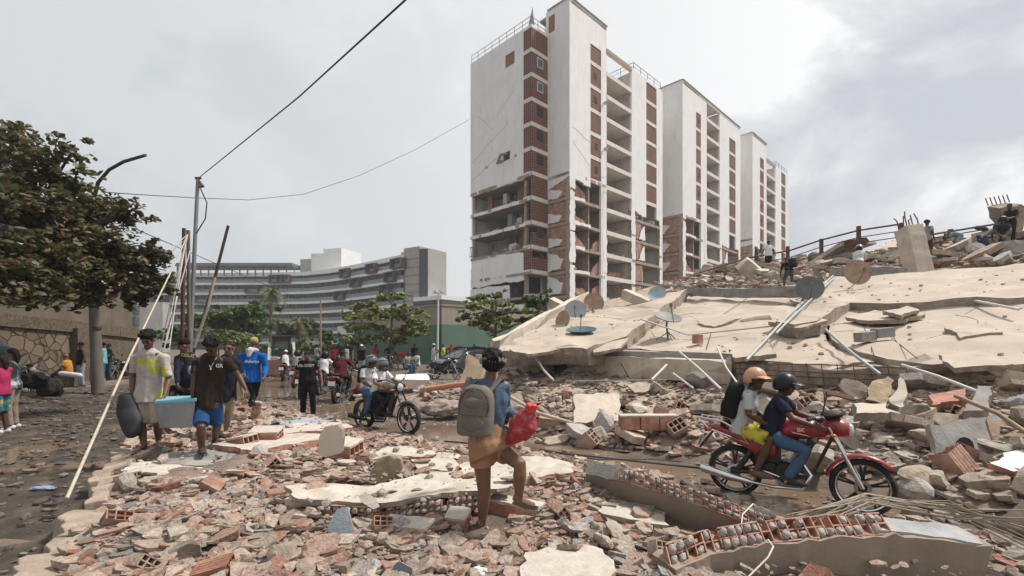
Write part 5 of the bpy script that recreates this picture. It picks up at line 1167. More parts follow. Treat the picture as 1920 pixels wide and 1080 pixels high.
# larger debris with a look of its own, across the road
def bigplate(L, th, mt, edge, label, name='concrete_sheet', cat='debris'): return plate(name, [P(*q) for q in L], th, mt, edge, label, cat, step=.1, amp=.03, wob=.02)
o = bigplate([(1745, 795, 5.6), (1850, 782, 5.9), (1856, 870, 5.45), (1840, 882, 5.4), (1755, 878, 5.35)], .08, M_GREY, M_SLABE, 'grey concrete sheet with a round hole leaning at the right')
m = MB(); c = P(1803, 836, 5.55); m.lathe(c+V((0, -.03, 0)), (0, -1, .1), [(.001, 0), (.085, .0), (.11, .01)], 12); m.build('hole', M_DARK, o)
bigplate([(1850, 782, 6.0), (1905, 790, 6.1), (1925, 830, 5.9), (1868, 850, 5.7)], .05, mat('rust_stained', (.33, .24, .18), .9, .3, 4, .6, 20, stain=(.16, .07, .04), stfac=.9, stscale=4), M_SLABE, 'rust stained sheet behind the grey one with a hole')
o = bigplate([(1856, 868, 5.0), (1880, 850, 5.3), (1990, 825, 5.6), (2000, 870, 5.2), (1900, 885, 4.9)], .06, mat('bluish_white_top', (.56, .57, .56), .85, .12, 4, .5), M_CLAY, 'large bluish white slab at the right edge above its brick cells')
cores(o, P(1885, 905, 4.95), P(1960, 900, 5.0), (0, 0, 1), .13, 2, .07, (0, -1, 0), rd4, False)
bigplate([(1622, 752, 7.4), (1636, 712, 7.7), (1665, 706, 7.8), (1676, 715, 7.7), (1660, 757, 7.2)], .05, M_TAN, M_RUST, 'curved tan sheet standing among blocks right of the riders')
bigplate([(1668, 755, 7.2), (1688, 705, 7.5), (1702, 740, 7.2), (1692, 768, 6.9)], .22, M_PALE, M_SLABE, 'tall cream block leaning beside the curved tan sheet')
bigplate([(1805, 770, 6.3), (1832, 722, 6.9), (1862, 724, 6.8), (1845, 768, 6.2)], .22, M_GREY, M_SLABE, 'grey rendered block with yellow stripe leaning at the right')
bigplate([(1740, 742, 7.2), (1812, 726, 7.3), (1816, 748, 7.0), (1748, 758, 6.9)], .2, M_CLAY, M_CLAY, 'red brick slab wedged between cream blocks at the right')
bigplate([(1600, 757, 6.5), (1662, 757, 6.5), (1666, 775, 6.3), (1606, 775, 6.3)], .15, M_PALE, M_SLABE, 'long beige block above the red front mudguard')
bigplate([(862, 715, 12.2), (877, 662, 12.6), (912, 680, 12.2), (900, 722, 11.8)], .06, mat('cardboard', (.42, .32, .22), .85, .1, 2), M_PALE, 'tan wardrobe panel tilted in front of the parked car', 'wardrobe_panel', 'panel')
bigplate([(900, 724, 11.9), (910, 684, 12.2), (925, 668, 12.4), (935, 690, 12), (925, 718, 11.8)], .05, M_TAN, M_PALE, 'crumpled brown panel behind the head of the woman', 'wardrobe_panel', 'panel')
bigplate([(1075, 722+70, 8.6), (1078, 738, 9.3), (1160, 738, 9.4), (1165, 790, 8.7)], .3, M_PALE, M_SLABE, 'streaked pale plinth block in the dusty slope across the road', 'plinth_block', 'plinth')
bigplate([(1540, 730, 7.6), (1600, 742, 7.2), (1604, 750, 7.1), (1545, 738, 7.5)], .03, M_RUST, M_RUST, 'dark rusty metal strip behind the rider handlebar', 'metal_strip', 'metal strip')
# two concrete blocks on the roof and a few odd things
for (x, y, yaw, lb) in ((1622, 625, .25, 'grey concrete block lying on the lower right roof slab, left of its pair'), (1655, 618, .1, 'grey concrete block lying on the lower right roof slab, right of its pair')):
    c = RP(x, y+6, .2); m = MB(); m.box(c, (.4, .2, .2), Matrix.Rotation(yaw, 3, 'Z') @ Matrix.Rotation(-.1, 3, 'Y')); m.build('concrete_block', M_GREY, None, lb, 'block', bevel=.015)
c = RP(1308, 636, .15); m = MB(); m.box(c, (.2, .2, .24), Matrix.Rotation(.3, 3, 'Z')); m.build('clay_block', M_CLAY, None, 'small brown block standing on the middle roof slab', 'block', bevel=.01)
M_BAG = mat('white_plastic', (.62, .62, .61), .5, .12, 9, .8, 14); M_REDP = mat('red_plastic', (.60, .035, .05), .35, .2, 9, .8, 14)
def crumple(px, py, z, r, sc, mt, label, name, cat, seed=1):
    m = MB(); c = GP(px, py, z); bm = bmesh.new(); bmesh.ops.create_icosphere(bm, subdivisions=4, radius=1)
    for v in bm.verts: p = v.co; k = 1+.35*noise.noise(p*1.8+V((seed*9, 0, 0)))+.18*noise.noise(p*5+V((seed*5, 0, 0)))+.07*noise.noise(p*12); v.co = c+V((p.x*sc[0], p.y*sc[1], p.z*sc[2]))*r*k
    m.add([v.co.copy() for v in bm.verts], [[v.index for v in f.verts] for f in bm.faces]); bm.free(); return m.build(name, mt, None, label, cat, smooth=70)
crumple(1660, 790, .62, .17, (1.4, .8, .6), M_BAG, 'large white plastic sheet crumpled on the blocks right of the riders', 'plastic_bag', 'bag', 2)
crumple(1628, 838, .34, .11, (1.1, .8, .8), M_BAG, 'small white plastic bag beside the red mudguard', 'plastic_bag', 'bag', 3)
crumple(1645, 860, .25, .09, (1.3, .8, .6), M_BAG, 'flattened white plastic scrap below the small bag', 'plastic_bag', 'bag', 4)
crumple(898, 1072, .1, .05, (1.2, .8, .7), M_BAG, 'white plastic scrap at the bottom edge below the woman', 'plastic_bag', 'bag', 5)
crumple(1043, 825, .03, .13, (1.2, .9, .45), M_REDP, 'bright red plastic rag at the edge of the puddle', 'plastic_rag', 'rag', 6)
crumple(985, 800, .12, .16, (1.5, .9, .35), M_BAG, 'white plastic sheet lying behind the carried red bag', 'plastic_bag', 'bag', 7)
crumple(830, 765, .3, .3, (1.6, .9, .6), mat('faded_bedding', (.30, .24, .21), .9, .5, 3, .8, 9), 'heap of dusty faded bedding beside the black motorcycle', 'bedding', 'bedding', 8)
crumple(80, 915, .03, .09, (1.6, .5, .25), mat('blue_litter', (.22, .30, .42), .5, .1), 'pale blue crushed bottle on the dark side street', 'plastic_bottle', 'bottle', 9)
bigplate([(560, 703+30, 14), (640, 728, 14), (640, 738, 13.2), (560, 742, 13.2)], .05, M_PVC, M_SLABE, 'white sheet lying on the road edge', 'sheet', 'sheet') if False else None
bigplate([(744, 702, 18), (800, 700, 18.5), (806, 712, 16.8), (742, 712, 16.5)], .04, M_BAG, M_BAG, 'white board lying on rubble in front of the parked car', 'board', 'board')

# ---------------------------------------------------------------- trees and plants
def leafmat(name, c1, c2, c3):
    m = bpy.data.materials.new(name); m.use_nodes = True; t = m.node_tree; L = t.links.new; bs = t.nodes['Principled BSDF']; bs.inputs['Roughness'].default_value = .55; bs.inputs['Specular IOR Level'].default_value = .35
    a = N(t, 'ShaderNodeVertexColor', layer_name="Col"); L(a.outputs[0], bs.inputs[0])
    tr = N(t, 'ShaderNodeBsdfTranslucent'); L(a.outputs[0], tr.inputs[0]); mx = N(t, 'ShaderNodeMixShader'); mx.inputs[0].default_value = .3
    L(bs.outputs[0], mx.inputs[1]); L(tr.outputs[0], mx.inputs[2]); L(mx.outputs[0], t.nodes['Material Output'].inputs[0]); m['pal'] = 0; LP[name] = (c1, c2, c3); return m
LP = {}
M_L1 = leafmat('seagrape_leaf', (.078, .088, .036), (.11, .10, .05), (.16, .11, .062)); M_L2 = leafmat('almond_leaf', (.13, .18, .045), (.22, .24, .06), (.19, .14, .05))
M_L3 = leafmat('shrub_leaf', (.05, .09, .022), (.09, .14, .032), (.12, .15, .035)); M_L4 = leafmat('palm_leaf', (.05, .085, .022), (.09, .12, .035), (.14, .12, .055)); M_L5 = leafmat('yellow_leaf', (.10, .13, .02), (.16, .17, .03), (.08, .10, .02))
M_BARK = mat('bark', (.12, .095, .075), .9, .35, 8, .8, 20); M_BARKD = mat('dark_bark', (.055, .042, .034), .9, .3, 8, .8, 20)
def leafcloud(m, c, r, n, ls, pal, rd, flat=1.0, hang=0):
    """leaf faces scattered through an ellipsoid clump"""
    c = V(c); r = V(r) if hasattr(r, '__len__') else V((r, r, r))
    tone = rd.uniform(.75, 1.3)
    for i in range(n):
        d = V((rd.gauss(0, 1), rd.gauss(0, 1), rd.gauss(0, 1))).normalized()*rd.random()**.45; p = c+V((d.x*r.x, d.y*r.y, d.z*r.z)); s = ls*rd.uniform(.6, 1.25)
        a = V((rd.gauss(0, 1), rd.gauss(0, 1), rd.gauss(0, .6))).normalized(); nn = V((rd.gauss(0, .7), rd.gauss(0, .7), 1)).normalized(); b = nn.cross(a)
        if b.length < .1: continue
        b.normalize(); a = b.cross(nn); k = rd.random(); q = pal[0 if k < .5 else 1 if k < .82 else 2]; j = rd.uniform(.7, 1.3)*tone; m.col = (q[0]*j, q[1]*j, q[2]*j)
        m.add([p-a*s, p-a*s*.25+b*s*.55+nn*s*.08, p+a*s*.6+b*s*.45, p+a*s, p+a*s*.5-b*s*.5, p-a*s*.3-b*s*.5+nn*s*.1], [(0, 1, 2, 3, 4, 5)])
def tree(base, trunk, clumps, lm, ls, dens, label, name='tree', cat='tree', bark=None, r0=.16, seed=1, group=None):
    """trunk: points; clumps: (centre, radius) of leaf masses, each fed by a limb from the trunk"""
    rd = random.Random(seed); r = empty(name, base, label, cat, group); m = MB(); n = len(trunk)
    m.tube(trunk, [r0*(1-.55*i/(n-1)) for i in range(n)], 9); top = trunk[1:]
    m.build('trunk', bark or M_BARK, r, smooth=60)
    f = MB(); lb = MB()
    for c, rad in clumps:
        c = V(c); rv = V(rad) if hasattr(rad, '__len__') else V((rad,)*3); a = min(top, key=lambda p: (p-c).length+abs(p.z-c.z+.6)*.5); mid = a.lerp(c, .55)+V((rd.uniform(-.2, .2), rd.uniform(-.2, .2), rd.uniform(-.1, .25)))*rv.x
        lb.tube([a, mid, c], [r0*.42, r0*.26, r0*.1], 6)
        for k in range(5):
            e = c+V((rd.uniform(-1, 1)*rv.x, rd.uniform(-1, 1)*rv.y, rd.uniform(-.6, .9)*rv.z))*.8; lb.tube([mid.lerp(c, rd.random()), e], [r0*.12, r0*.03], 4)
        sub = max(3, int(dens*.12))
        for k in range(sub):
            d = V((rd.gauss(0, .45)*rv.x, rd.gauss(0, .45)*rv.y, rd.gauss(0, .42)*rv.z)); leafcloud(f, c+d, rv*rd.uniform(.18, .36), int(dens/sub*max(.2, rv.x*rv.z)*6), ls, LP[lm.name], rd)
    lb.build('limbs', bark or M_BARK, r, smooth=60); f.build('crown', lm, r)
    return r
rt_ = random.Random(9)
m = MB()
for x, y, g in sample('street', 1500, rt_):
    if rt_.random() < .75 or (-9 < x < -3 and 4 < y < 8): leafcloud(m, (x, y, g+.015), (.12, .12, .012), 1, .035, ((.05, .07, .02), (.12, .10, .03), (.10, .06, .03)), rt_)
m.build('leaf_litter', M_L1, kind='stuff', label='fallen green and brown leaves on the side street')
# big dark tree over the side street
cl = []
for x, y, Y, r_ in ((30, 262, 11.5, .5), (110, 290, 11.4, .6), (60, 330, 11, .9), (-20, 330, 12, 1.0), (150, 350, 11.5, .6), (30, 400, 10.5, 1.0), (120, 420, 11, .9), (200, 400, 12, .5), (245, 400, 12, .45), (180, 450, 11.5, .8), (60, 480, 10, .9),
                  (240, 470, 12, .65), (285, 480, 12.3, .35), (-30, 450, 10.5, 1.1), (140, 500, 11, .8), (220, 520, 12, .65), (290, 520, 12.5, .4), (20, 520, 9.5, .6), (90, 530, 10, .6), (260, 545, 12.6, .35), (180, 545, 12, .45), (-90, 380, 11, 1.2), (-120, 480, 10.5, 1.2), (-60, 280, 12.5, .8), (275, 500, 12.6, .45), (300, 545, 12.8, .35), (250, 560, 12.6, .35), (60, 560, 9.6, .45), (150, 556, 11.5, .45), (300, 480, 12.5, .3)):
    cl.append((P(x, y, Y), (r_, r_, r_*.8)))
for x, y, Y in ((-120, 330, 7.5), (-60, 420, 6.8), (-160, 450, 6.0), (-40, 330, 8.8)): cl.append((P(x-260, y-60, Y), (1.1, 1.1, .8)))  # unseen crown clumps past the frame edge, added to shade the street
for x, y, Y in ((40, 300, 14.5), (140, 380, 14.5), (20, 420, 15.5), (200, 470, 15)): cl.append((P(x, y, Y), (1.2, 1.2, .8)))
tree((-15.4, 12.6, 0), [V((-15.4, 12.6, 0)), V((-14.9, 12.3, 1.6)), V((-13.6, 11.8, 2.9)), V((-12.4, 11.6, 3.7)), V((-11.2, 11.5, 4.3))], cl, M_L1, .082, 215, 'large dark sea grape tree hanging over the side street', 'sea_grape_tree', bark=M_BARKD, r0=.34, seed=3)
# two spreading almond trees before the green wall, one at the tower foot
def almond(px, Y, tiers, label, seed, r0=.13, ls=.16, dens=135):
    b = V(((px-HX)/FP*Y, Y, 0)); tr = [b, b+V((.05, 0, 1.2)), b+V((0, 0, 2.4)), b+V((.1, 0, 3.6)), b+V((.05, 0, 4.6))]; cl = []; rd = random.Random(seed)
    for x0, x1, y0, y1 in tiers:
        n = max(2, int((x1-x0)/26))
        for i in range(n):
            t = (i+.5)/n; x = x0+(x1-x0)*t; y = y0+(y1-y0)*t+rd.uniform(-4, 4); cl.append((P(x, y, Y+rd.uniform(-1.6, 1.6)), (.72*rd.uniform(.7, 1.2), .8, .27*rd.uniform(.7, 1.4))))
    tree(b, tr, cl, M_L2, ls, dens, label, 'almond_tree', seed=seed, r0=r0)
almond(733, 33, [(702, 760, 562, 556), (690, 800, 580, 582), (650, 790, 592, 600), (655, 800, 612, 620), (680, 760, 634, 640), (760, 800, 625, 632)], 'spreading almond tree left of the white lamp post', 21)
almond(676, 37, [(655, 700, 572, 572), (650, 720, 590, 590), (645, 710, 610, 612), (650, 700, 630, 632), (660, 690, 645, 645)], 'darker almond tree just behind the left one', 22)
almond(928, 30, [(885, 950, 556, 552), (870, 960, 575, 570), (862, 1010, 590, 582), (880, 1020, 604, 596), (900, 960, 616, 612)], 'spreading almond tree right of the lamp post below the tall tower', 23, ls=.16)
def bush(px, py, Y, r_, h, lm, label, n=5, ls=.12, dens=70, seed=1, name='bush', cat='bush', group=None):
    rd = random.Random(seed); c0 = P(px, py, Y); b = V((c0.x, c0.y, max(0, gz(c0.x, c0.y)))); cl = [(c0+V((rd.uniform(-1, 1)*r_*.6, rd.uniform(-.5, .5)*r_, rd.uniform(-.5, .5)*h*.5)), (r_*.55, r_*.5, h*.4)) for _ in range(n)]
    return tree(b, [b, b.lerp(c0, .4), b.lerp(c0, .75)], cl, lm, ls, dens, label, name, cat, seed=seed, r0=.07, group=group)
bush(1012, 562, 31, 1.2, 1.6, M_L3, 'round green bush against the foot of the tall tower', seed=4)
bush(1085, 568, 33, 1.2, .8, M_L3, 'dark bush behind the leftmost dishes', seed=5)
bush(410, 605, 44, 3.6, 3.0, M_L3, 'broad dark tree left of the palm by the hotel', 8, .2, 60, 6, 'tree', 'tree')
bush(475, 590, 50, 3.6, 3.2, M_L3, 'dark tree right behind the broad one by the hotel', 8, .2, 60, 7, 'tree', 'tree')
bush(555, 612, 50, 3.0, 2.0, M_L3, 'low dark tree below the hotel balconies', 6, .2, 60, 8, 'tree', 'tree')
bush(340, 628, 34, 1.8, 1.6, M_L4, 'green bush behind the cluster of poles', 5, .15, 60, 9)
bush(445, 640, 38, 2.4, 1.4, M_L5, 'yellow green bush beside the loader', 5, .15, 60, 10)
bush(570, 650, 36, 1.0, 1.2, M_L5, 'small yellow palm like shrub right of the loader', 4, .14, 60, 11)
bush(618, 634, 40, 1.0, 1.3, M_L3, 'bright small tree before the hotel entrance', 5, .13, 70, 12)
m = MB(); rd = random.Random(5)
for i in range(34): t = i/33; leafcloud(m, P(500+t*170, 652-rd.uniform(-2, 3), 41.5), (.7, .4, .35), 70, .11, LP['shrub_leaf'], rd)
m.build('hedge', M_L3, None, 'clipped hedge along the top of the brown retaining wall', 'hedge')
def palm(px, ytop, Y, nf, fl, label, ybase=645, lean=0, seed=1, dead=False, r0=.16):
    rd = random.Random(seed); t = P(px, ytop, Y); b = V((t.x-lean, t.y, 0)); r = empty('palm_tree', b, label, 'palm tree'); m = MB(); m.tube([b, b.lerp(t, .5)+V((lean*.2, 0, 0)), t], [r0*1.2, r0, r0*.9], 8); m.build('trunk', M_BARK, r, smooth=60)
    f = MB()
    for i in range(nf):
        a = i*2.4+rd.random(); el = rd.uniform(-.9, 1.1); L_ = fl*rd.uniform(.8, 1.1); d = V((math.cos(a), math.sin(a), 0)); pts = []
        for k in range(7): s = k/6; pts.append(t+d*L_*s*math.cos(el)*(1-.15*s)+V((0, 0, L_*(math.sin(el)*s-.75*s*s))))
        q = rd.choice(LP['palm_leaf']); f.col = q
        for k in range(6):
            p0, p1 = pts[k], pts[k+1]; ax = (p1-p0).normalized(); sd = ax.cross(V((0, 0, 1))).normalized()
            for j in range(4):
                p = p0.lerp(p1, j/4)
                for s in (-1, 1):
                    ll = fl*.26*(1-.5*abs(k-2.5)/3.5); j_ = rd.uniform(.7, 1.3); f.col = (q[0]*j_, q[1]*j_, q[2]*j_); e = p+sd*s*ll*.75+ax*ll*.5+V((0, 0, -ll*rd.uniform(.2, .7))); f.add([p, p+ax*fl*.035, e], [(0, 1, 2)])
    f.build('fronds', M_L4, r)
palm(508, 545, 62, 34, 2.6, 'tall fan palm in front of the curved hotel', seed=2, r0=.22)
palm(520, 602, 48, 16, 1.9, 'short palm below the tall fan palm', seed=3); palm(562, 600, 47, 16, 1.9, 'short palm right of the tall fan palm', seed=4)
palm(455, 628, 42, 16, 1.6, 'young palm behind the man in the blue hoodie', seed=5); palm(425, 625, 40, 14, 1.6, 'young palm left behind the man in sunglasses', seed=6)

# ---------------------------------------------------------------- poles, lamps and wires
M_POLE = mat('weathered_pole', (.13, .11, .09), .85, .2, 4, .3); M_DPOLE = mat('dark_pole', (.065, .05, .042), .8, .25, 5); M_GALP = mat('zinc_pole', (.22, .235, .24), .45, .15, 4, metal=.4)
b = GP(184, 737, .1); r = empty('street_lamp', b, 'old concrete street lamp pole with a bare curved arm beside the big tree', 'street lamp')
m = MB(); m.tube([b, P(176, 560, b.y), P(170, 420, b.y)], [.18, .14, .12], 12); m.build('pole', M_POLE, r, smooth=60)
m = MB(); m.tube([P(171, 440, b.y), P(174, 380, b.y-.1), P(184, 342, b.y-.3), P(205, 318, b.y-.6), (P(232, 303, b.y-.9)), P(273, 291, b.y-1.3)], [.06, .06, .055, .05, .05, .045], 8); m.build('arm', M_DPOLE, r, smooth=60)
m = MB(); m.tube([P(181.5, 612, b.y), P(181.5, 616, b.y)], .155, 12); m.build('clamp', M_RUST, r)
b = GP(352, 745); r = empty('utility_pole', b, 'tall thin zinc pole carrying the overhead wire', 'pole')
m = MB(); m.tube([b, P(371, 336, b.y)], [.075, .055], 10); m.build('pole', M_GALP, r, smooth=60)
m = MB(); m.beam(P(366, 334, b.y), P(377, 334, b.y), .06, .06); m.tube([P(373, 338, b.y), P(378, 350, b.y)], [.03, .09], 8); m.build('cap', M_DPOLE, r)
m = MB(); m.tube([P(340, 750, 14.3), P(345, 428, 14.3)], .052, 8); m.build('timber_pole', mat('red_brown_pole', (.09, .035, .025), .8, .2), None, 'dark red brown pole, leftmost of the upright cluster', 'pole')
m = MB(); m.tube([P(356, 750, 14.5), P(353, 432, 14.5)], .052, 8); m.build('timber_pole', M_POLE, None, 'grey pole between the dark red one and the tall zinc one', 'pole')
m = MB(); m.tube([P(352, 700, 12.5), P(402, 524, 12.5), P(428, 423, 12.5)], [.032, .038, .036], 8); m.build('leaning_pole', M_DPOLE, None, 'dark pole leaning right beside the tall zinc pole', 'pole')
m = MB(); m.tube([P(364, 652, 12.3), P(390, 575, 12.3), P(403, 520, 12.35)], .035, 6); m.build('timber_pole', mat('pale_stick', (.36, .31, .24), .8, .15), None, 'pale stick tied along the lower dark leaning pole', 'stick')
rod([GP(125, 935, .22), P(245, 665, 8.4), P(330, 490, 13.2), P(352, 440, 14.2)], .017, mat('pale_rope', (.43, .38, .31), .85, .2, 20), 'thick pale guy rope stretched from the curb wall up to the poles', 'guy_rope', 'rope')
for i, (x0, y0, x1, y1) in enumerate(((308, 655, 352, 440), (318, 650, 350, 445), (300, 660, 348, 452), (312, 640, 356, 470), (250, 525, 352, 445), (270, 500, 352, 440))):
    rod([P(x0, y0, 13), P((x0+x1)/2-3, (y0+y1)/2+6, 13.6), P(x1, y1, 14.2)], .014, M_PVC, 'thin pale cord tied to the upright cluster of poles', 'cord', 'cord', 'cords tied to the poles')
rod([P(372, 334, 14.8), P(560, 182, 9), P(762, -2, 6), P(900, -160, 5)], .013, M_CABLE, 'black overhead wire running up from the tall zinc pole', 'overhead_wire', 'wire')
rod([P(372, 345, 14.8), P(388, 380, 14.8), P(385, 410, 14.8), P(368, 438, 14.8)], .018, M_CABLE, 'looped cable hanging at the tall zinc pole', 'cable', 'cable')
rod([P(190, 360, 16)]+[P(190+690*t, 360+16*math.sin(min(1, t*1.9)*math.pi/2)-152*max(0, t-.45)**1.5*2.45, 16+34*t) for t in (.12, .25, .4, .55, .7, .85, 1)], .018, M_CABLE, 'long sagging wire from the tree to the tall tower', 'overhead_wire', 'wire')
rod([P(186, 352, 15), P(260, 432, 20), P(400, 492, 30), P(560, 560, 45)], .02, M_CABLE, 'wire running from the lamp pole down towards the hotel', 'overhead_wire', 'wire')
b = GP(820, 686); r = empty('street_lamp', b, 'slim white lamp post with two floodlights before the green wall', 'street lamp')
m = MB(); m.tube([b, P(822, 548, b.y)], [.085, .06], 8); m.build('pole', M_WFR, r)
for s, nm in ((-1, 'floodlight'), (1, 'floodlight')):
    m = MB(); c = P(822+6*s, 547, b.y); m.box(c, (.3, .25, .2), Matrix.Rotation(.4*s, 3, 'Y')); m.build(nm, M_WFR, r, bevel=.02)
m = MB(); m.beam(P(815, 550, b.y), P(829, 550, b.y), .05, .05); m.build('crossbar', M_WFR, r)
m = MB(); m.tube([GP(602, 690), P(601, 560, 34)], .06, 6); m.build('utility_pole', mat('rusty_pale_pole', (.34, .24, .15), .8, .3, 1.5), None, 'thin rusty pale pole before the retaining wall', 'pole')
# ---------------------------------------------------------------- people
SKIN = {k: mat('skin_'+k, c, .5, .08, 9, .15, 60, spec=.35) for k, c in dict(dark=(.085, .042, .026), mid=(.16, .085, .052), brown=(.12, .062, .038), light=(.26, .15, .10)).items()}
CL = {}
def cloth(name, c, **k):
    k.setdefault('bump', .5); k.setdefault('bscale', 26)
    return mat('cloth_'+name, c, .9, k.pop('var', .16), 5, spec=.15, **k)
M_HAIR = mat('black_hair', (.012, .010, .009), .75, .3, 30, 1, 60, spec=.25)
M_SHOE = mat('dark_shoe', (.03, .028, .027), .7, .2); M_SHOEW = mat('white_shoe', (.55, .54, .52), .7, .1); M_EYE = mat('dark_eye', (.01, .008, .007), .3, 0); M_LIP = mat('lips', (.10, .035, .03), .5, .1)
def rest(s=1.0):
    J = {}
    for k, x in (('L', 1), ('R', -1)):
        J['s'+k] = (.175*x, .0, 1.405); J['e'+k] = (.225*x, .03, 1.13); J['w'+k] = (.235*x, -.05, .90); J['h'+k] = (.088*x, 0, .90)
        J['k'+k] = (.10*x, -.02, .49); J['a'+k] = (.10*x, .02, .085); J['t'+k] = (.12*x, -.15, .03)
    J.update(pel=(0, 0, .95), wai=(0, -.005, 1.10), che=(0, 0, 1.27), nec=(0, .01, 1.45), hea=(0, -.015, 1.60), face=(0, -1, -.08), up=(0, 0, 1)); return J
def pose(kind, **ov):
    J = rest()
    if kind == 'walk':
        J.update(kL=(.09, -.16, .52), aL=(.09, -.24, .11), tL=(.09, -.41, .08), kR=(-.09, .02, .49), aR=(-.09, .27, .13), tR=(-.09, .15, .03), wL=(.25, .12, .93), eL=(.23, .12, 1.14), wR=(-.25, -.22, .97), eR=(-.23, -.02, 1.12))
    elif kind == 'akimbo': J.update(eL=(.40, .06, 1.16), wL=(.20, -.07, 1.0), eR=(-.40, .06, 1.16), wR=(-.20, -.07, 1.0))
    elif kind == 'arms': J.update(eL=(.22, -.08, 1.12), wL=(.06, -.26, 1.16), eR=(-.22, -.08, 1.12), wR=(-.05, -.27, 1.12))
    elif kind == 'bend':
        J.update(pel=(0, .1, .88), wai=(0, -.04, .99), che=(0, -.2, 1.06), nec=(0, -.38, 1.08), hea=(0, -.52, 1.05), face=(0, -.6, -.8), up=(0, -.8, .5), sL=(.17, -.34, 1.04), sR=(-.17, -.34, 1.04),
                 eL=(.19, -.42, .78), eR=(-.19, -.42, .78), wL=(.12, -.5, .55), wR=(-.12, -.5, .55), hL=(.09, .1, .84), hR=(-.09, .1, .84), kL=(.17, -.03, .46), kR=(-.17, -.03, .46), aL=(.2, .06, .085), aR=(-.2, .06, .085), tL=(.22, -.1, .03), tR=(-.22, -.1, .03))
    elif kind == 'squat':
        J.update(pel=(0, .12, .34), wai=(0, .06, .48), che=(0, -.05, .63), nec=(0, -.16, .78), hea=(0, -.26, .90), face=(0, -.8, -.5), up=(0, -.45, .9), sL=(.17, -.13, .74), sR=(-.17, -.13, .74), eL=(.2, -.3, .52), eR=(-.2, -.3, .52),
                 wL=(.08, -.44, .35), wR=(-.08, -.44, .35), hL=(.09, .1, .3), hR=(-.09, .1, .3), kL=(.18, -.28, .46), kR=(-.18, -.28, .46), aL=(.13, -.05, .09), aR=(-.13, -.05, .09), tL=(.15, -.22, .03), tR=(-.15, -.22, .03))
    elif kind == 'sit':
        J.update(pel=(0, 0, .52), wai=(0, .0, .67), che=(0, -.02, .84), nec=(0, -.05, 1.02), hea=(0, -.09, 1.17), sL=(.175, -.04, .97), sR=(-.175, -.04, .97), eL=(.22, -.1, .72), eR=(-.22, -.1, .72), wL=(.1, -.32, .62), wR=(-.1, -.32, .62),
                 hL=(.09, -.02, .48), hR=(-.09, -.02, .48), kL=(.13, -.42, .50), kR=(-.13, -.42, .50), aL=(.13, -.42, .09), aR=(-.13, -.42, .09), tL=(.14, -.58, .03), tR=(-.14, -.58, .03))
    elif kind in ('ride', 'pill'):      # bike frame: forward is -Y here, rear axle at y=0
        o = -.42 if kind == 'ride' else -.08; z = .80 if kind == 'ride' else .86
        J.update(pel=(0, o, z+.06), wai=(0, o-.03, z+.2), che=(0, o-.07, z+.36), nec=(0, o-.11, z+.53), hea=(0, o-.17, z+.67), sL=(.17, o-.1, z+.49), sR=(-.17, o-.1, z+.49), hL=(.09, o-.03, z+.02), hR=(-.09, o-.03, z+.02))
        if kind == 'ride': J.update(eL=(.30, o-.27, z+.30), eR=(-.30, o-.27, z+.30), wL=(.30, o-.49, z+.235), wR=(-.30, o-.49, z+.235), kL=(.17, o-.40, z-.09), kR=(-.17, o-.40, z-.09), aL=(.18, o-.20, .36), aR=(-.18, o-.20, .36), tL=(.19, o-.37, .31), tR=(-.19, o-.37, .31))
        else: J.update(eL=(.24, o-.12, z+.25), eR=(-.24, o-.12, z+.25), wL=(.15, o-.31, z+.13), wR=(-.15, o-.31, z+.13), kL=(.20, o-.36, z-.06), kR=(-.20, o-.36, z-.06), aL=(.20, o-.20, .40), aR=(-.20, o-.20, .40), tL=(.22, o-.36, .35), tR=(-.22, o-.36, .35))
    J.update(ov); return J
def place(J, loc, yaw=0, s=1.0):
    R_ = Matrix.Rotation(yaw, 3, 'Z'); out = {}
    for k, v in J.items(): out[k] = R_ @ V(v) if k in ('face', 'up') else V(loc)+R_ @ (V(v)*s)
    out['scale'] = s; return out
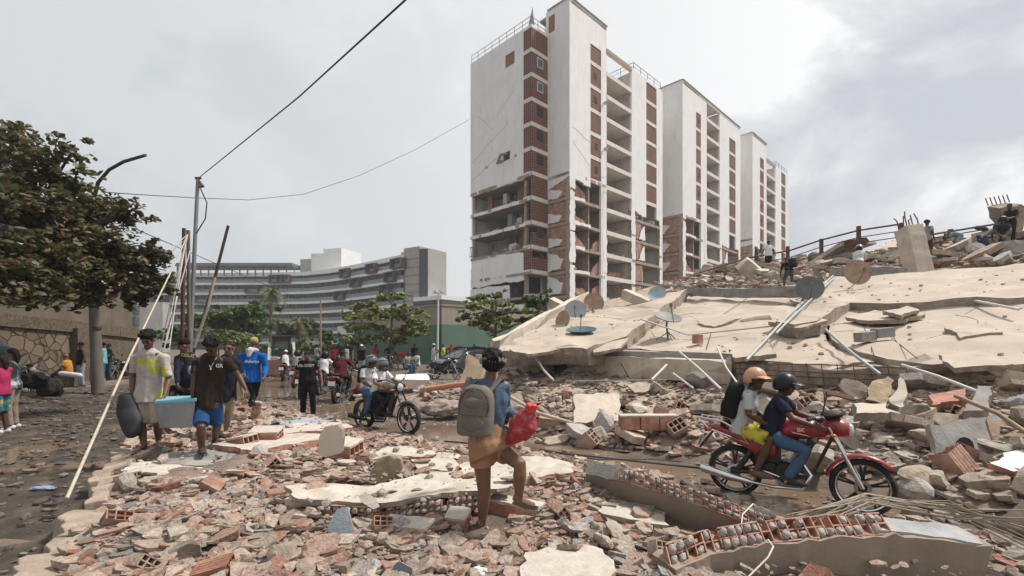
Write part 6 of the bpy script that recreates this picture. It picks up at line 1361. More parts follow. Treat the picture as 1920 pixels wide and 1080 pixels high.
def person(J, st, label, group=None, vox=None):
    s = J.get('scale', 1); fat = st.get('fat', 1.0); hi = vox is not None and vox < .013; vox = vox or .026; L = lambda a, b, t: J[a].lerp(J[b], t)
    fc = V(J['face']).normalized(); side = (J['sL']-J['sR']).normalized(); spine = (J['nec']-J['pel']).normalized(); fwd = side.cross(spine).normalized()
    up = V(J.get('up', spine)); up = (up-fc*up.dot(fc)).normalized(); rt = fc.cross(up)
    lg = st.get('leg', 1.0)
    if (J['hea']-J['nec']).length > .158*s: J['nec'] = J['hea']-(J['hea']-J['nec']).normalized()*.158*s
    g = MB()
    def torso(m, o, lo=0, hi_=1, fl=0):
        P_ = [J['pel']-spine*.06*s, J['pel'], J['wai'], J['che'], J['nec']-spine*.055*s, J['nec']-spine*.02*s]
        wd = [.150, .158, .138*fat**.5, .160, .155, .085]; dp = [.105, .112*fat, .105*fat, .115*fat, .085, .06]
        if fl: P_[0] = J['pel']-spine*fl*s; wd[0] = .180; dp[0] = .135; wd[1] = .175; dp[1] = .128*fat; dp[2] *= 1.06; wd[2] *= 1.08; P_[5] = J['nec']+spine*.012*s; wd[5] = .058; dp[5] = .05; wd[4] = .135
        m.tube(P_, [(w_*fat**.5+o)*s for w_ in wd], 14, [(d+o)*s for d in dp], side)
    torso(g, 0)
    g.tube([J['nec']-spine*.05*s, J['nec'].lerp(J['hea'], .5)], [.062*s, .052*s], 10)
    hc = J['hea']; HM = Matrix((rt, fc, up)).transposed()
    q = lambda x, y, z: hc+HM @ V((x, y, z))*s
    g.ball(q(0, -.012, .02), (.074*s, .094*s, .092*s), 14, HM); g.ball(q(0, .022, -.045), (.056*s, .064*s, .068*s), 12, HM); g.ball(q(0, .05, -.088), (.030*s, .028*s, .024*s), 8, HM)
    if hi:
        g.tube([q(0, .083, .018), q(0, .104, -.022)], [.010*s, .018*s], 8, dome=True); g.ball(q(0, .072, -.058), (.028*s, .022*s, .016*s), 8, HM); g.ball(q(0, .074, .032), (.05*s, .02*s, .012*s), 8, HM)
        for x in (-1, 1): g.ball(q(.077*x, -.008, -.01), (.010*s, .022*s, .032*s), 8, HM); g.ball(q(.038*x, .062, -.02), (.022*s, .02*s, .02*s), 8, HM)
    for k in 'LR':
        sh, el, wr, hp, kn, an, to = (J[c+k] for c in ('s', 'e', 'w', 'h', 'k', 'a', 't')); x = side if k == 'L' else -side
        g.tube([sh-x*.05*s, sh, sh.lerp(el, .35), el, el.lerp(wr, .25), wr], [.058*s, .056*s, .050*s*fat**.5, .040*s, .041*s, .026*s], 10, dome=True)
        d = (wr-el).normalized(); hd = V(J.get('hand'+k, d)).normalized(); a_ = x.cross(hd).normalized() if abs(x.dot(hd)) < .95 else fwd; b_ = hd.cross(a_)
        pm = wr+hd*.05*s
        if hi:
            g.tube([wr, wr+hd*.03*s, wr+hd*.085*s], [.024*s, .036*s, .040*s], 10, [.018*s, .017*s, .013*s], a_); cu = st.get('curl', .6); nrm = b_ if b_.dot(x) < 0 else -b_
            for i, (o_, ln) in enumerate(((-.030, .066), (-.010, .076), (.010, .072), (.029, .056))):
                p0 = wr+hd*.08*s+a_*o_*s; p1 = p0+(hd*math.cos(cu*.5)+nrm*math.sin(cu*.5))*ln*.45*s; p2 = p1+(hd*math.cos(cu*1.5)+nrm*math.sin(cu*1.5))*ln*.33*s; p3 = p2+(hd*math.cos(cu*2.3)+nrm*math.sin(cu*2.3))*ln*.25*s
                g.tube([p0, p1, p2, p3], [.0098*s, .009*s, .0085*s, .007*s], 6, dome=True)
            th = fwd if abs(fwd.dot(hd)) < .8 else a_; t0 = wr+hd*.03*s+th*.026*s; g.tube([t0, t0+(hd*.6+th*.7+nrm*.2)*.034*s, t0+(hd*.9+th*.5+nrm*.5)*.062*s], [.013*s, .011*s, .008*s], 6, dome=True)
        else: g.tube([wr, pm, wr+hd*.13*s], [.022*s, .036*s, .024*s], 8, [.02*s, .02*s, .015*s], dome=True)
        g.tube([hp+spine*.03*s, hp, hp.lerp(kn, .4), kn, kn.lerp(an, .3), an], [.088*s*fat**.5, .088*s*fat**.5*lg, .076*s*fat**.5*lg, .056*s*lg, .058*s*lg, .036*s], 12, dome=True)
        f = (to-an); g.tube([an+(an-kn).normalized()*.02*s-f*.22, an.lerp(to, .45)-V((0, 0, .012*s)), to], [.032*s, .040*s, .034*s], 8, [.032*s, .030*s, .016*s], dome=True)
    sk = SKIN[st.get('skin', 'dark')]; bm_ = solid(g, vox*(.62 if hi else 1)*1.0, 2, 0)
    base = V((J['pel'].x, J['pel'].y, min(J['tL'].z, J['tR'].z)-.02))
    o = bm_.build('person', sk, None, label, 'person', group, org=base, smooth=180)
    def part(nm, m, mt, it=3, disp=.006, fr=9, v=1.0, remesh=True):
        mm = solid(m, vox*v, it, disp*s, fr) if remesh else m
        return mm.build(nm, mt, o, smooth=180 if remesh else 50)
    # trousers, shorts or skirt
    bt = st.get('bot', 'long')
    if bt == 'skirt':
        m = MB(); lo = J.get('hem') or J['kL'].lerp(J['kR'], .5).lerp(J['pel'], .52); m.tube([J['wai']-spine*.02*s, J['pel'], J['pel'].lerp(lo, .5), lo], [.15*s, .20*s, .235*s, .25*s], 16, [.125*s, .16*s, .17*s, .155*s], side)
        for k in 'LR': m.tube([J['h'+k], J['h'+k].lerp(J['k'+k], .42)], [.13*s, .125*s], 12)
        part('skirt', m, st['bmat'], 5, .007, 8)
    else:
        m = MB(); torso_l = [J['pel']-spine*.09*s, J['pel']-spine*.03*s, J['pel']+spine*.07*s]; m.tube(torso_l, [.155*s*fat**.5, .172*s*fat**.5, .155*s*fat**.5], 14, [.115*s*fat, .128*s*fat, .118*s*fat], side)
        for k in 'LR':
            hp, kn, an = J['h'+k], J['k'+k], J['a'+k]; fb = fat**.5
            if bt == 'long': m.tube([hp+spine*.02*s, hp.lerp(kn, .3), kn, kn.lerp(an, .4), an+(kn-an)*.04], [.104*s*fb, .092*s*fb, .070*s*fb, .066*s*fb, .058*s*fb], 12)
            else:
                e = st.get('short', 1.0); m.tube([hp+spine*.02*s, hp.lerp(kn, .4*e), hp.lerp(kn, e)], [.106*s*fb, .100*s*fb, .096*s*fb], 12)
        part('shorts' if bt == 'short' else 'trousers', m, st['bmat'], 2, .007, 11)
    # top
    if st.get('top') is not None:
        m = MB(); torso(m, .016, fl=.09); sl = st.get('sleeve', .62)
        for k in 'LR':
            sh, el, wr = J['s'+k], J['e'+k], J['w'+k]; x = side if k == 'L' else -side
            if sl <= 0: m.ball(sh-x*.045*s, (.062*s,)*3, 8); continue
            pts = [sh-x*.06*s, sh]; r_ = [.068*s, .066*s]
            if sl < 1: pts += [sh.lerp(el, sl)]; r_ += [.061*s]
            else: pts += [sh.lerp(el, .5), el, el.lerp(wr, .5), el.lerp(wr, .93)]; r_ += [.064*s, .056*s, .05*s, .04*s]
            m.tube(pts, r_, 12, dome=sl >= 1)
        part('hoodie' if st.get('hood') else 'shirt', m, st['top'], 2, .019, 8.5)
        if st.get('hood'): mh = MB(); mh.tube([J['nec']-fwd*.02*s-side*.10*s, J['nec']-fwd*.12*s+spine*.0*s, J['nec']-fwd*.02*s+side*.10*s], [.045*s, .07*s, .045*s], 8, dome=True); mh.tube([J['nec']-fwd*.11*s, J['nec']-fwd*.15*s-spine*.12*s], [.09*s, .04*s], 8, [.04*s, .03*s], side, dome=True); part('hood', mh, st['hood'])
    # shoes
    if st.get('shoe') is not None:
        for k in 'LR':
            m = MB(); an, to = J['a'+k], J['t'+k]; f = to-an; dn = V((0, 0, -1)) if abs(f.normalized().z) < .8 else -fwd
            if st.get('sandal'): m.tube([an-f*.28-V((0, 0, .055*s)), an.lerp(to, .5)-V((0, 0, .045*s)), to+f*.12-V((0, 0, .016*s))], [.036*s, .042*s, .040*s], 10, [.012*s]*3, side)
            else: m.tube([an-f*.30-V((0, 0, .03*s)), an-V((0, 0, .035*s)), an.lerp(to, .5)-V((0, 0, .018*s)), to+f*.12], [.038*s, .046*s, .050*s, .040*s], 10, [.045*s, .052*s, .042*s, .024*s], side, dome=True)
            m.build('shoe' if not st.get('sandal') else 'sandal', st['shoe'], o, smooth=60)
    # head wear
    hw = st.get('head', 'short'); hm = st.get('hmat', M_HAIR)
    if hw in ('short', 'curly', 'afro', 'cap', 'bun', 'beanie', 'long'):
        m = MB()
        if hw == 'afro': m.ball(q(0, -.045, .045), (.115*s, .125*s, .118*s), 18, HM)
        elif hw == 'curly': m.ball(q(0, -.03, .062), (.100*s, .104*s, .092*s), 16, HM); m.ball(q(0, .045, .092), (.08*s, .05*s, .04*s), 12, HM)
        elif hw != 'bald': m.ball(q(0, -.026, .042), (.081*s, .095*s, .082*s), 16, HM)
        if hw == 'long': m.tube([q(0, -.08, .03), q(0, -.11, -.08), q(0, -.08, -.2)], [.08*s, .075*s, .05*s], 10, [.05*s, .04*s, .03*s], rt, dome=True)
        ob = part('hair' if hw not in ('beanie',) else 'knit_cap', m, hm if hw != 'cap' else M_HAIR, 1, .020 if hw in ('curly', 'afro') else .006, 34, .6 if hi else 1)
        if hw == 'cap':
            m = MB(); m.ball(q(0, -.02, .055), (.088*s, .102*s, .078*s), 16, HM); m.tube([q(0, .07, .062), q(0, .155, .045)], [.07*s, .055*s], 10, [.014*s, .007*s], rt, dome=True); m.build('cap', hm, o, smooth=60)
    elif hw == 'helmet':
        m = MB(); full = st.get('full', True); pr = [(.002, .145), (.05, .137), (.09, .112), (.122, .065), (.134, .01), (.132, -.04), (.118, -.06 if not full else -.10)]
        m.lathe(hc+HM @ V((0, -.012, .015))*s, up, [(r_*s*.97, h*s) for r_, h in pr]+[(pr[-1][0]*s*.86, pr[-1][1]*s)], 20, *( (math.radians(55), math.radians(305)) if False else (0, 2*math.pi)))
        # cut the face opening by dropping faces in front below the brow
        keep = []; cen = hc
        for f in m.f:
            c_ = sum((V(m.v[i]) for i in f), V((0, 0, 0)))/len(f)-cen; z = c_.dot(up)/s; y = c_.dot(fc)/s
            if y > .055 and z < .035 and (not full or z > -.085): continue
            if not full and y > .02 and z < -.01: continue
            keep.append(f)
        m.f = keep; m.c = [None]*len(keep); ho = m.build('helmet', st['hmat'], o, smooth=60); md = ho.modifiers.new('t', 'SOLIDIFY'); md.thickness = .012*s
        if st.get('visor', 1):
            m = MB(); m.lathe(hc+HM @ V((0, -.005, .015))*s, up, [(.126*s, .085*s), (.137*s, .05*s), (.139*s, .0)] if st.get('visor', 1) == 1 else [(.126*s, .10*s), (.139*s, .07*s)], 14, math.radians(-62)+math.pi*0, math.radians(62))
            vv = []; a0 = (V((0, 0, 1))-up*up.z) if abs(up.z) < .9 else up.orthogonal()
            a0.normalize(); b0 = up.cross(a0); ang = math.atan2(fc.dot(b0), fc.dot(a0)); R_ = Matrix.Rotation(ang, 3, up); c0 = hc+HM @ V((0, -.005, .015))*s
            if st.get('lift'): R_ = Matrix.Rotation(.55, 3, rt) @ R_
            m.v = [tuple(c0+R_ @ (V(p)-c0)) for p in m.v]; vo = m.build('visor', st.get('vmat', M_VIS), ho, smooth=60)
            vo.modifiers.new('t', 'SOLIDIFY').thickness = .004
        if st.get('peak'): m = MB(); m.tube([q(0, .10, .05), q(0, .20, .035)], [.095*s, .06*s], 12, [.02*s, .008*s], rt, dome=True); m.build('peak', st['hmat'], ho, smooth=60)
        m = MB(); m.tube([q(-.085, 0, -.03), q(-.05, .04, -.11), q(.05, .04, -.11), q(.085, 0, -.03)], .008*s, 6); m.build('chin_strap', M_SHOE, o)
    if hi:
        m = MB()
        for x in (-1, 1): m.ball(q(.030*x, .084, .002), (.0125*s, .006*s, .0075*s), 8, HM); m.tube([q(.015*x, .091, .021), q(.046*x, .082, .022)], .0045*s, 5)
        m.build('eyes', M_EYE, o)
        m = MB(); m.tube([q(-.022, .089, -.056), q(0, .095, -.055), q(.022, .089, -.056)], .0065*s, 6, dome=True); m.build('mouth', M_LIP, o)
    J['_q'] = q; J['_HM'] = HM; J['_fwd'] = fwd; J['_side'] = side; J['_spine'] = spine; J['_o'] = o
    return o
M_VIS = mat('smoky_visor', (.045, .05, .055), .12, .05, spec=.7); M_VISC = mat('grey_visor', (.16, .18, .20), .15, .05, spec=.6)
M_HBLK = mat('black_helmet', (.012, .012, .014), .38, .1, spec=.3); M_HGRY = mat('grey_helmet', (.10, .115, .13), .3, .15, 6, spec=.5, coat=.3); M_HORG = mat('orange_helmet', (.47, .25, .15), .35, .1, spec=.5); M_HTEAL = mat('pale_teal_helmet', (.30, .42, .45), .35, .1); M_HBLU = mat('steel_blue_helmet', (.22, .28, .34), .3, .1, 6, spec=.5)
def decal(txt, c, ax, ay, h, mt, parent, nm='lettering', curve=0):
    fc_ = bpy.data.curves.new('t', 'FONT'); fc_.body = txt; fc_.size = h; fc_.align_x = 'CENTER'; fc_.align_y = 'CENTER'; fc_.extrude = .0015; fc_.resolution_u = 2; fc_.offset = h*.02
    ob = lnk(bpy.data.objects.new('t', fc_)); me = bpy.data.meshes.new_from_object(ob.evaluated_get(bpy.context.evaluated_depsgraph_get())); bpy.data.objects.remove(ob)
    ax = V(ax).normalized(); nn = ax.cross(V(ay)).normalized(); ay = nn.cross(ax); o0 = wloc(parent); c = V(c)-o0
    for v in me.vertices: p = v.co.copy(); v.co = c+ax*p.x+ay*p.y+nn*(p.z-curve*p.x*p.x)
    me.materials.append(mt); o = lnk(bpy.data.objects.new(nm, me)); o.parent = parent; return o
def sack(name, pts, rad, el, side, mt, label, cat, vox=.014, disp=.012, fr=9, dome=True):
    m = MB(); m.tube(pts, rad, 16, el, side, dome=dome); mm = solid(m, vox, 4, disp, fr); return mm.build(name, mt, None, label, cat, smooth=180)
def PJ(d, s=1.0, **k):                    # joints given as (photo x, photo y, distance)
    J = {a: (P(*b) if a not in ('face', 'up', 'handL', 'handR', 'scale') else V(b)) for a, b in d.items()}; J['scale'] = s; J.update(k); return J
def printed(name, c0, c1, blobs, bp_, bz):       # a T-shirt with a printed patch whose rim breaks up
    m = cloth(name, c0, stain=(.28, .21, .18), stfac=.6, stscale=5); t = m.node_tree; L = t.links.new; bs = t.nodes['Principled BSDF']; src = bs.inputs['Base Color'].links[0].from_socket
    tc = N(t, 'ShaderNodeTexCoord'); nz = N(t, 'ShaderNodeTexNoise'); nz.inputs['Scale'].default_value = 16; L(tc.outputs['Object'], nz.inputs[0]); acc = None
    for c, r in blobs:
        mp = N(t, 'ShaderNodeMapping'); mp.vector_type = 'POINT'; mp.inputs['Scale'].default_value = tuple(1/x for x in r); q_ = (c.x-bp_.x, c.y-bp_.y, c.z-bz); mp.inputs['Location'].default_value = tuple(-a/b for a, b in zip(q_, r)); L(tc.outputs['Object'], mp.inputs[0])
        ln = N(t, 'ShaderNodeVectorMath', operation='LENGTH'); L(mp.outputs[0], ln.inputs[0])
        if acc is None: acc = ln.outputs['Value']
        else: mn = N(t, 'ShaderNodeMath', operation='MINIMUM'); L(acc, mn.inputs[0]); L(ln.outputs['Value'], mn.inputs[1]); acc = mn.outputs[0]
    ad = N(t, 'ShaderNodeMath', operation='MULTIPLY_ADD'); L(nz.outputs[0], ad.inputs[0]); ad.inputs[1].default_value = 1.2; L(acc, ad.inputs[2])
    mr = N(t, 'ShaderNodeMapRange'); L(ad.outputs[0], mr.inputs[0]); mr.inputs[1].default_value = 1.35; mr.inputs[2].default_value = 1.75; mr.inputs[3].default_value = .9; mr.inputs[4].default_value = 0
    mx = N(t, 'ShaderNodeMix', data_type='RGBA'); L(mr.outputs[0], mx.inputs[0]); L(src, mx.inputs[6]); mx.inputs[7].default_value = (*c1, 1); L(mx.outputs[2], bs.inputs['Base Color']); return m
# --- the woman with the backpack
J = PJ(dict(hea=(924, 682, 4.30), nec=(918, 712, 4.32), che=(920, 748, 4.34), wai=(916, 785, 4.36), pel=(914, 822, 4.36), sL=(884, 724, 4.30), sR=(945, 722, 4.40),
            eL=(884, 768, 4.55), wL=(905, 790, 4.65), eR=(950, 768, 4.52), wR=(972, 783, 4.28), hL=(902, 838, 4.34), hR=(936, 838, 4.40), kL=(908, 922, 4.36), aL=(904, 982, 4.40), tL=(932, 1000, 4.55),
            kR=(975, 872, 4.18), aR=(973, 934, 4.22), tR=(1002, 948, 4.35)), .93, face=V((-.1, 1, .05)), up=V((0, 0, 1)))
J['hem'] = P(926, 852, 4.32)
J['sL'], J['sR'] = P(884, 724, 4.28), P(945, 722, 4.36)
M_SAND = mat('grey_sandal', (.13, .135, .12), .7, .1)
wo = person(J, dict(skin='mid', top=cloth('denim_blue', (.085, .125, .185)), sleeve=1.0, bot='skirt', bmat=cloth('tan', (.30, .175, .10)), head='afro', leg=1.15, shoe=M_SAND, sandal=True, curl=.9), 'woman with headband and grey backpack stepping onto broken bricks with a red bag', vox=.0125)
q = J['_q']; m = MB(); m.lathe(q(0, -.03, .03), q(0, .15, .9)-q(0, 0, 0), [(.117, -.024), (.122, -.012), (.122, .012), (.117, .024)], 24); m.build('headband', cloth('grey', (.20, .19, .18)), wo)
M_PACK = mat('pack_fabric', (.135, .118, .098), .85, .1, 6, .4, 40); M_PACKD = mat('pack_trim', (.07, .062, .055), .8, .15)
bk = P(896, 770, 4.02)
def backpack(c, up, out, w, h, d, mt, trim, label, vox=.012, logo=False):
    up = V(up).normalized(); out = V(out).normalized(); sd = up.cross(out).normalized(); m = MB(); n = 18
    prof = [(-.5, .80, .85), (-.46, .96, 1), (-.2, 1.02, 1.05), (.1, 1, 1), (.3, .93, .9), (.42, .74, .75), (.49, .42, .45)]
    for t, kw, kd in prof:
        for i in range(n):
            a = 2*math.pi*i/n; ca, sa = math.cos(a), math.sin(a); x = abs(ca)**.6*(1 if ca > 0 else -1); y = abs(sa)**.6*(1 if sa > 0 else -1); m.v.append(tuple(c+up*h*t+sd*x*w/2*kw+out*y*d/2*kd))
    k = len(prof)
    for i in range(k-1):
        for j in range(n): m.f.append((i*n+j, i*n+(j+1) % n, (i+1)*n+(j+1) % n, (i+1)*n+j)); m.c.append(None)
    m.f += [tuple(range(n))[::-1], tuple((k-1)*n+j for j in range(n))]; m.c += [None, None]
    mm = solid(m, vox, 2, .005, 9); o = mm.build('backpack', mt, None, label, 'backpack', smooth=180, org=c-up*h/2)
    m = MB(); m.ball(c+out*d*.42-up*h*.22, (w*.36, d*.17, h*.21), 14, Matrix((sd, out, up)).transposed()); m.build('front_pocket', mt, o, smooth=60)
    m = MB(); m.ball(c+out*d*.40+up*h*.14, (w*.34, d*.15, h*.13), 14, Matrix((sd, out, up)).transposed()); m.build('top_pocket', mt, o, smooth=60)
    zz = MB(); arc = [c+out*d*(.53-.12*abs(math.cos(t)))+sd*w*.42*math.cos(t)+up*h*(.08+.36*math.sin(t)) for t in np.linspace(-.5, math.pi+.5, 15)]; zz.tube(arc, .006, 5); zz.tube([c+out*d*.66-up*h*.06+sd*w*x for x in (-.3, 0, .3)], .006, 5); zz.build('zip', trim, o)
    m = MB(); m.tube([c+up*h*.47-sd*.04, c+up*h*.56, c+up*h*.47+sd*.04], .010, 6); m.build('grab_handle', trim, o)
    return o
bp = backpack(P(893, 768, 4.12), (.06, .05, 1), (-.18, -1, .0), .31, .44, .22, M_PACK, M_PACKD, 'grey brown backpack worn by the woman in the tan skirt')
for a, b, c_ in (((872, 735, 4.2), (880, 708, 4.3), (888, 722, 4.4)), ((915, 735, 4.2), (938, 710, 4.3), (945, 722, 4.4))):
    m = MB(); m.tube([P(*a), P(*b), P(*c_)], [.028]*3, 8, [.008]*3, (1, 0, 0)); m.build('shoulder_strap', M_PACK, bp)
decal('~^~', P(884, 733, 3.985), (1, 0, 0), (0, 0, 1), .03, M_PACKD, bp)
M_NET = mat('red_net_bag', (.40, .035, .045), .6, .45, 40, 1, 70, stain=(.55, .25, .25), stfac=.6, stscale=12)
bag = sack('red_bag', [P(960, 822, 4.25), P(975, 806, 4.2), P(985, 790, 4.15), P(994, 775, 4.1)], [.06, .115, .115, .055], [.06, .105, .105, .05], (1, 0, 0), M_NET, 'bulging red plastic bag carried under the arm of the woman', 'bag', .012, .018, 11)
m = MB(); m.tube([P(994, 776, 4.1), P(997, 760, 4.08), P(993, 758, 4.1)], [.035, .055, .03], 10, [.02, .04, .02], (1, 0, 0), dome=True); solid(m, .010, 1, .022, 22).build('tied_top', mat('red_plastic_shiny', (.62, .05, .06), .3, .25, 25), bag, smooth=180)
# --- the two carriers
J = PJ(dict(hea=(278, 637, 6.75), nec=(279, 662, 6.85), che=(281, 692, 6.85), wai=(281, 718, 6.85), pel=(279, 742, 6.85), sR=(254, 668, 6.85), sL=(309, 670, 6.85), eR=(249, 706, 6.85), wR=(247, 742, 6.75), eL=(316, 712, 6.85), wL=(308, 742, 6.7),
            hR=(268, 752, 6.85), hL=(292, 752, 6.85), kR=(265, 798, 6.75), kL=(296, 796, 6.8), aR=(270, 834, 6.7), aL=(297, 826, 7.0), tR=(262, 843, 6.5), tL=(296, 836, 6.8)), .98, face=V((.12, -.85, -.5)), up=V((0, -.4, 1)))
m1 = person(J, dict(skin='brown', top=printed('printed_white', (.42, .37, .34), (.40, .40, .03), [(P(270, 676, 6.74), (.16, .3, .055)), (P(290, 690, 6.72), (.12, .3, .05)), (P(305, 712, 6.76), (.045, .3, .17)), (P(297, 738, 6.76), (.05, .3, .09))], P(279, 742, 6.85), P(0, 843, 6.5).z-.02), sleeve=.85, bot='short', short=.95, bmat=cloth('dusty_beige', (.36, .30, .25)), head='curly', shoe=M_SHOE, sandal=True), 'young man in a stained white and yellow T-shirt carrying a grey case', vox=.0125)
def shirtpatch(J, o, poly, mt, nm='print'):       # a printed area lying on the front of the shirt
    f = J['_fwd']; m = MB(); c = J['che']; s_ = J['_side']; sp_ = J['_spine']
    vs = [c+s_*x*-1+sp_*y+f*(.148-1.7*x*x-.5*max(0, y-.03)) for x, y in poly]; cc = sum(vs, V((0, 0, 0)))/len(vs)+f*.004; m.add([cc]+vs, [(0, 1+i, 1+(i+1) % len(vs)) for i in range(len(vs))]); p = m.build(nm, mt, o, smooth=90); p.modifiers.new('t', 'SOLIDIFY').thickness = .006
def wrap(J, o, mt, pts, r, nm='print'): m = MB(); m.tube([P(*p) for p in pts], r, 8, [x*.35 for x in r], (1, 0, 0), dome=True); m.build(nm, mt, o, smooth=60)
M_YEL = cloth('acid_yellow', (.42, .42, .03))
if 0: wrap(J, m1, M_YEL, [(258, 674, 6.745), (275, 688, 6.70), (297, 696, 6.72)], [.035, .05, .03], 'yellow_print'); wrap(J, m1, M_YEL, [(303, 700, 6.80), (304, 720, 6.78), (297, 742, 6.74)], [.02, .03, .022], 'yellow_print')
J = PJ(dict(hea=(398, 650, 6.3), nec=(396, 671, 6.45), che=(396, 702, 6.5), wai=(393, 728, 6.5), pel=(390, 752, 6.5), sR=(369, 678, 6.5), sL=(425, 676, 6.5), eR=(364, 712, 6.45), wR=(361, 742, 6.4), eL=(447, 704, 6.55), wL=(461, 730, 6.5),
            hR=(380, 760, 6.5), hL=(403, 760, 6.5), kR=(377, 802, 6.3), kL=(407, 798, 6.6), aR=(378, 842, 6.35), aL=(402, 826, 7.0), tR=(381, 848, 6.1), tL=(404, 835, 6.8)), .97, face=V((-.1, -.75, -.65)), up=V((0, -.6, 1)))
m2 = person(J, dict(skin='dark', top=cloth('dark_brown', (.030, .022, .018)), sleeve=.7, bot='short', short=.88, bmat=cloth('royal_blue', (.022, .065, .165)), head='curly', shoe=M_SHOE), 'man in a dark brown T-shirt and blue shorts holding the clear tub', vox=.0125)
decal('GR', P(411, 686, 6.28), (1, 0, 0), (0, 0, 1), .07, M_BAG, m2, 'white_print'); m = MB(); m.tube([P(384, 668, 6.36), P(395, 690, 6.32), P(407, 669, 6.36)], .005, 5); m.ball(P(395, 692, 6.3), .012, 6); m.build('necklace', M_PVC, m2)
M_TUB = mat('cloudy_plastic', (.38, .40, .41), .25, .15, 5, spec=.5, trans=.35, alpha=.92); M_LID = mat('pale_blue_lid', (.17, .42, .52), .4, .08)
tp = [P(292, 756, 6.55), P(366, 752, 6.3), P(372, 746, 6.75), P(300, 748, 6.95)]; c = sum(tp, V((0, 0, 0)))/4; dn = V((0, 0, -.36)); m = MB(); lo = [c+(p-c)*.84+dn for p in tp]; m.add(tp+lo, [(0, 1, 2, 3), (7, 6, 5, 4), (0, 4, 5, 1), (1, 5, 6, 2), (2, 6, 7, 3), (3, 7, 4, 0)])
tub = m.build('storage_tub', M_TUB, None, 'clear plastic storage tub with pale blue lid carried between the two men', 'storage tub', bevel=.02)
m = MB(); u_ = [c+(p-c)*1.06+V((0, 0, .035)) for p in tp]; l_ = [c+(p-c)*1.06-V((0, 0, .012)) for p in tp]; m.add(u_+l_, [(3, 2, 1, 0), (4, 5, 6, 7), (0, 1, 5, 4), (1, 2, 6, 5), (2, 3, 7, 6), (3, 0, 4, 7)]); m.build('lid', M_LID, tub, bevel=.012)
m = MB(); m.add([c+(p-c)*.7+V((0, 0, -.2)) for p in tp]+[c+(p-c)*.66+V((0, 0, -.34)) for p in tp], [(0, 1, 2, 3), (7, 6, 5, 4), (0, 4, 5, 1), (1, 5, 6, 2), (2, 6, 7, 3), (3, 7, 4, 0)]); m.build('contents', mat('pinkish_contents', (.40, .26, .26), .8, .5, 6), tub, bevel=.03)
sack('grey_case', [P(236, 745, 6.7), P(238, 768, 6.7), P(246, 790, 6.65), P(252, 812, 6.6)], [.10, .15, .15, .12], [.07, .09, .09, .06], (1, 0, 0), mat('dark_grey_case', (.026, .027, .030), .7, .2, 6), 'dark grey soft case carried by the young man in the stained T-shirt', 'case', .016, .006)
# --- man in a vest and cap climbing, sunglasses man, blue hoodie, black T-shirt
J = PJ(dict(hea=(345, 648, 8.7), nec=(350, 664, 8.8), che=(352, 688, 8.8), wai=(352, 708, 8.8), pel=(352, 728, 8.85), sR=(334, 672, 8.7), sL=(368, 674, 8.9), eR=(332, 695, 8.6), wR=(333, 718, 8.5), eL=(372, 702, 8.9), wL=(362, 722, 8.7), hR=(344, 734, 8.8), hL=(358, 734, 8.9),
            kR=(325, 728, 8.5), kL=(360, 768, 8.8), aR=(322, 762, 8.6), aL=(362, 800, 8.9), tR=(312, 768, 8.45), tL=(356, 808, 8.75)), .95, face=V((-.8, -.5, -.25)), up=V((0, 0, 1)))
m3 = person(J, dict(skin='mid', top=cloth('navy', (.018, .022, .032)), sleeve=1.0, bot='long', bmat=cloth('black', (.012, .012, .013)), head='cap', hmat=cloth('black_cap', (.01, .01, .011)), shoe=M_SHOE), 'man in a black cap and dark vest climbing between the two carriers', vox=.0125)
decal('CERAL', P(352, 667, 8.50), (.9, .3, -.2), (0, 0, 1), .075, M_YEL, m3, 'yellow_lettering')
m = MB(); m.ball(P(357, 694, 8.60), (.05, .02, .085), 10); m.ball(P(357, 694, 8.59), (.03, .02, .06), 8); m.build('badge', mat('pale_badge', (.25, .28, .33), .6), m3, smooth=60)
J = PJ(dict(hea=(430, 653, 7.7), nec=(428, 670, 7.8), che=(426, 700, 7.85), wai=(424, 722, 7.85), pel=(422, 742, 7.85), sR=(405, 682, 7.8), sL=(446, 680, 7.9), eR=(402, 712, 7.8), wR=(405, 740, 7.6), eL=(452, 712, 7.9), wL=(456, 738, 7.7), hR=(413, 750, 7.85), hL=(432, 750, 7.85),
            kR=(411, 782, 7.6), kL=(425, 786, 7.9), aR=(412, 812, 7.5), aL=(420, 812, 8.1), tR=(420, 818, 7.3), tL=(432, 818, 7.9)), .94, face=V((.1, -1, -.1)), up=V((0, 0, 1)))
m4 = person(J, dict(skin='mid', top=cloth('dark_navy', (.018, .02, .028)), bot='long', bmat=cloth('khaki', (.27, .205, .13)), head='short', shoe=M_SHOE), 'man in sunglasses and khaki trousers half hidden by the man in dark brown', vox=.0125)
q = J['_q']; m = MB()
for x in (-1, 1): m.ball(q(.032*x, .092, .003), (.028, .009, .018), 8, J['_HM'])
m.tube([q(-.075, 0, .008), q(-.06, .08, .008), q(.06, .08, .008), q(.075, 0, .008)], .004, 5); m.build('sunglasses', M_EYE, m4)
J = PJ(dict(hea=(477, 643, 9.4), nec=(473, 660, 9.35), che=(473, 678, 9.35), wai=(472, 694, 9.35), pel=(474, 708, 9.35), sL=(453, 666, 9.35), sR=(494, 668, 9.35), eL=(451, 688, 9.3), wL=(458, 704, 9.1), eR=(497, 690, 9.35), wR=(496, 706, 9.15), hL=(466, 714, 9.35), hR=(480, 714, 9.35),
            kL=(472, 736, 9.2), kR=(478, 738, 9.5), aL=(474, 752, 9.1), aR=(470, 756, 9.7), tL=(476, 758, 9.3), tR=(471, 760, 9.9)), .93, face=V((.1, 1, -.3)), up=V((0, .3, 1)))
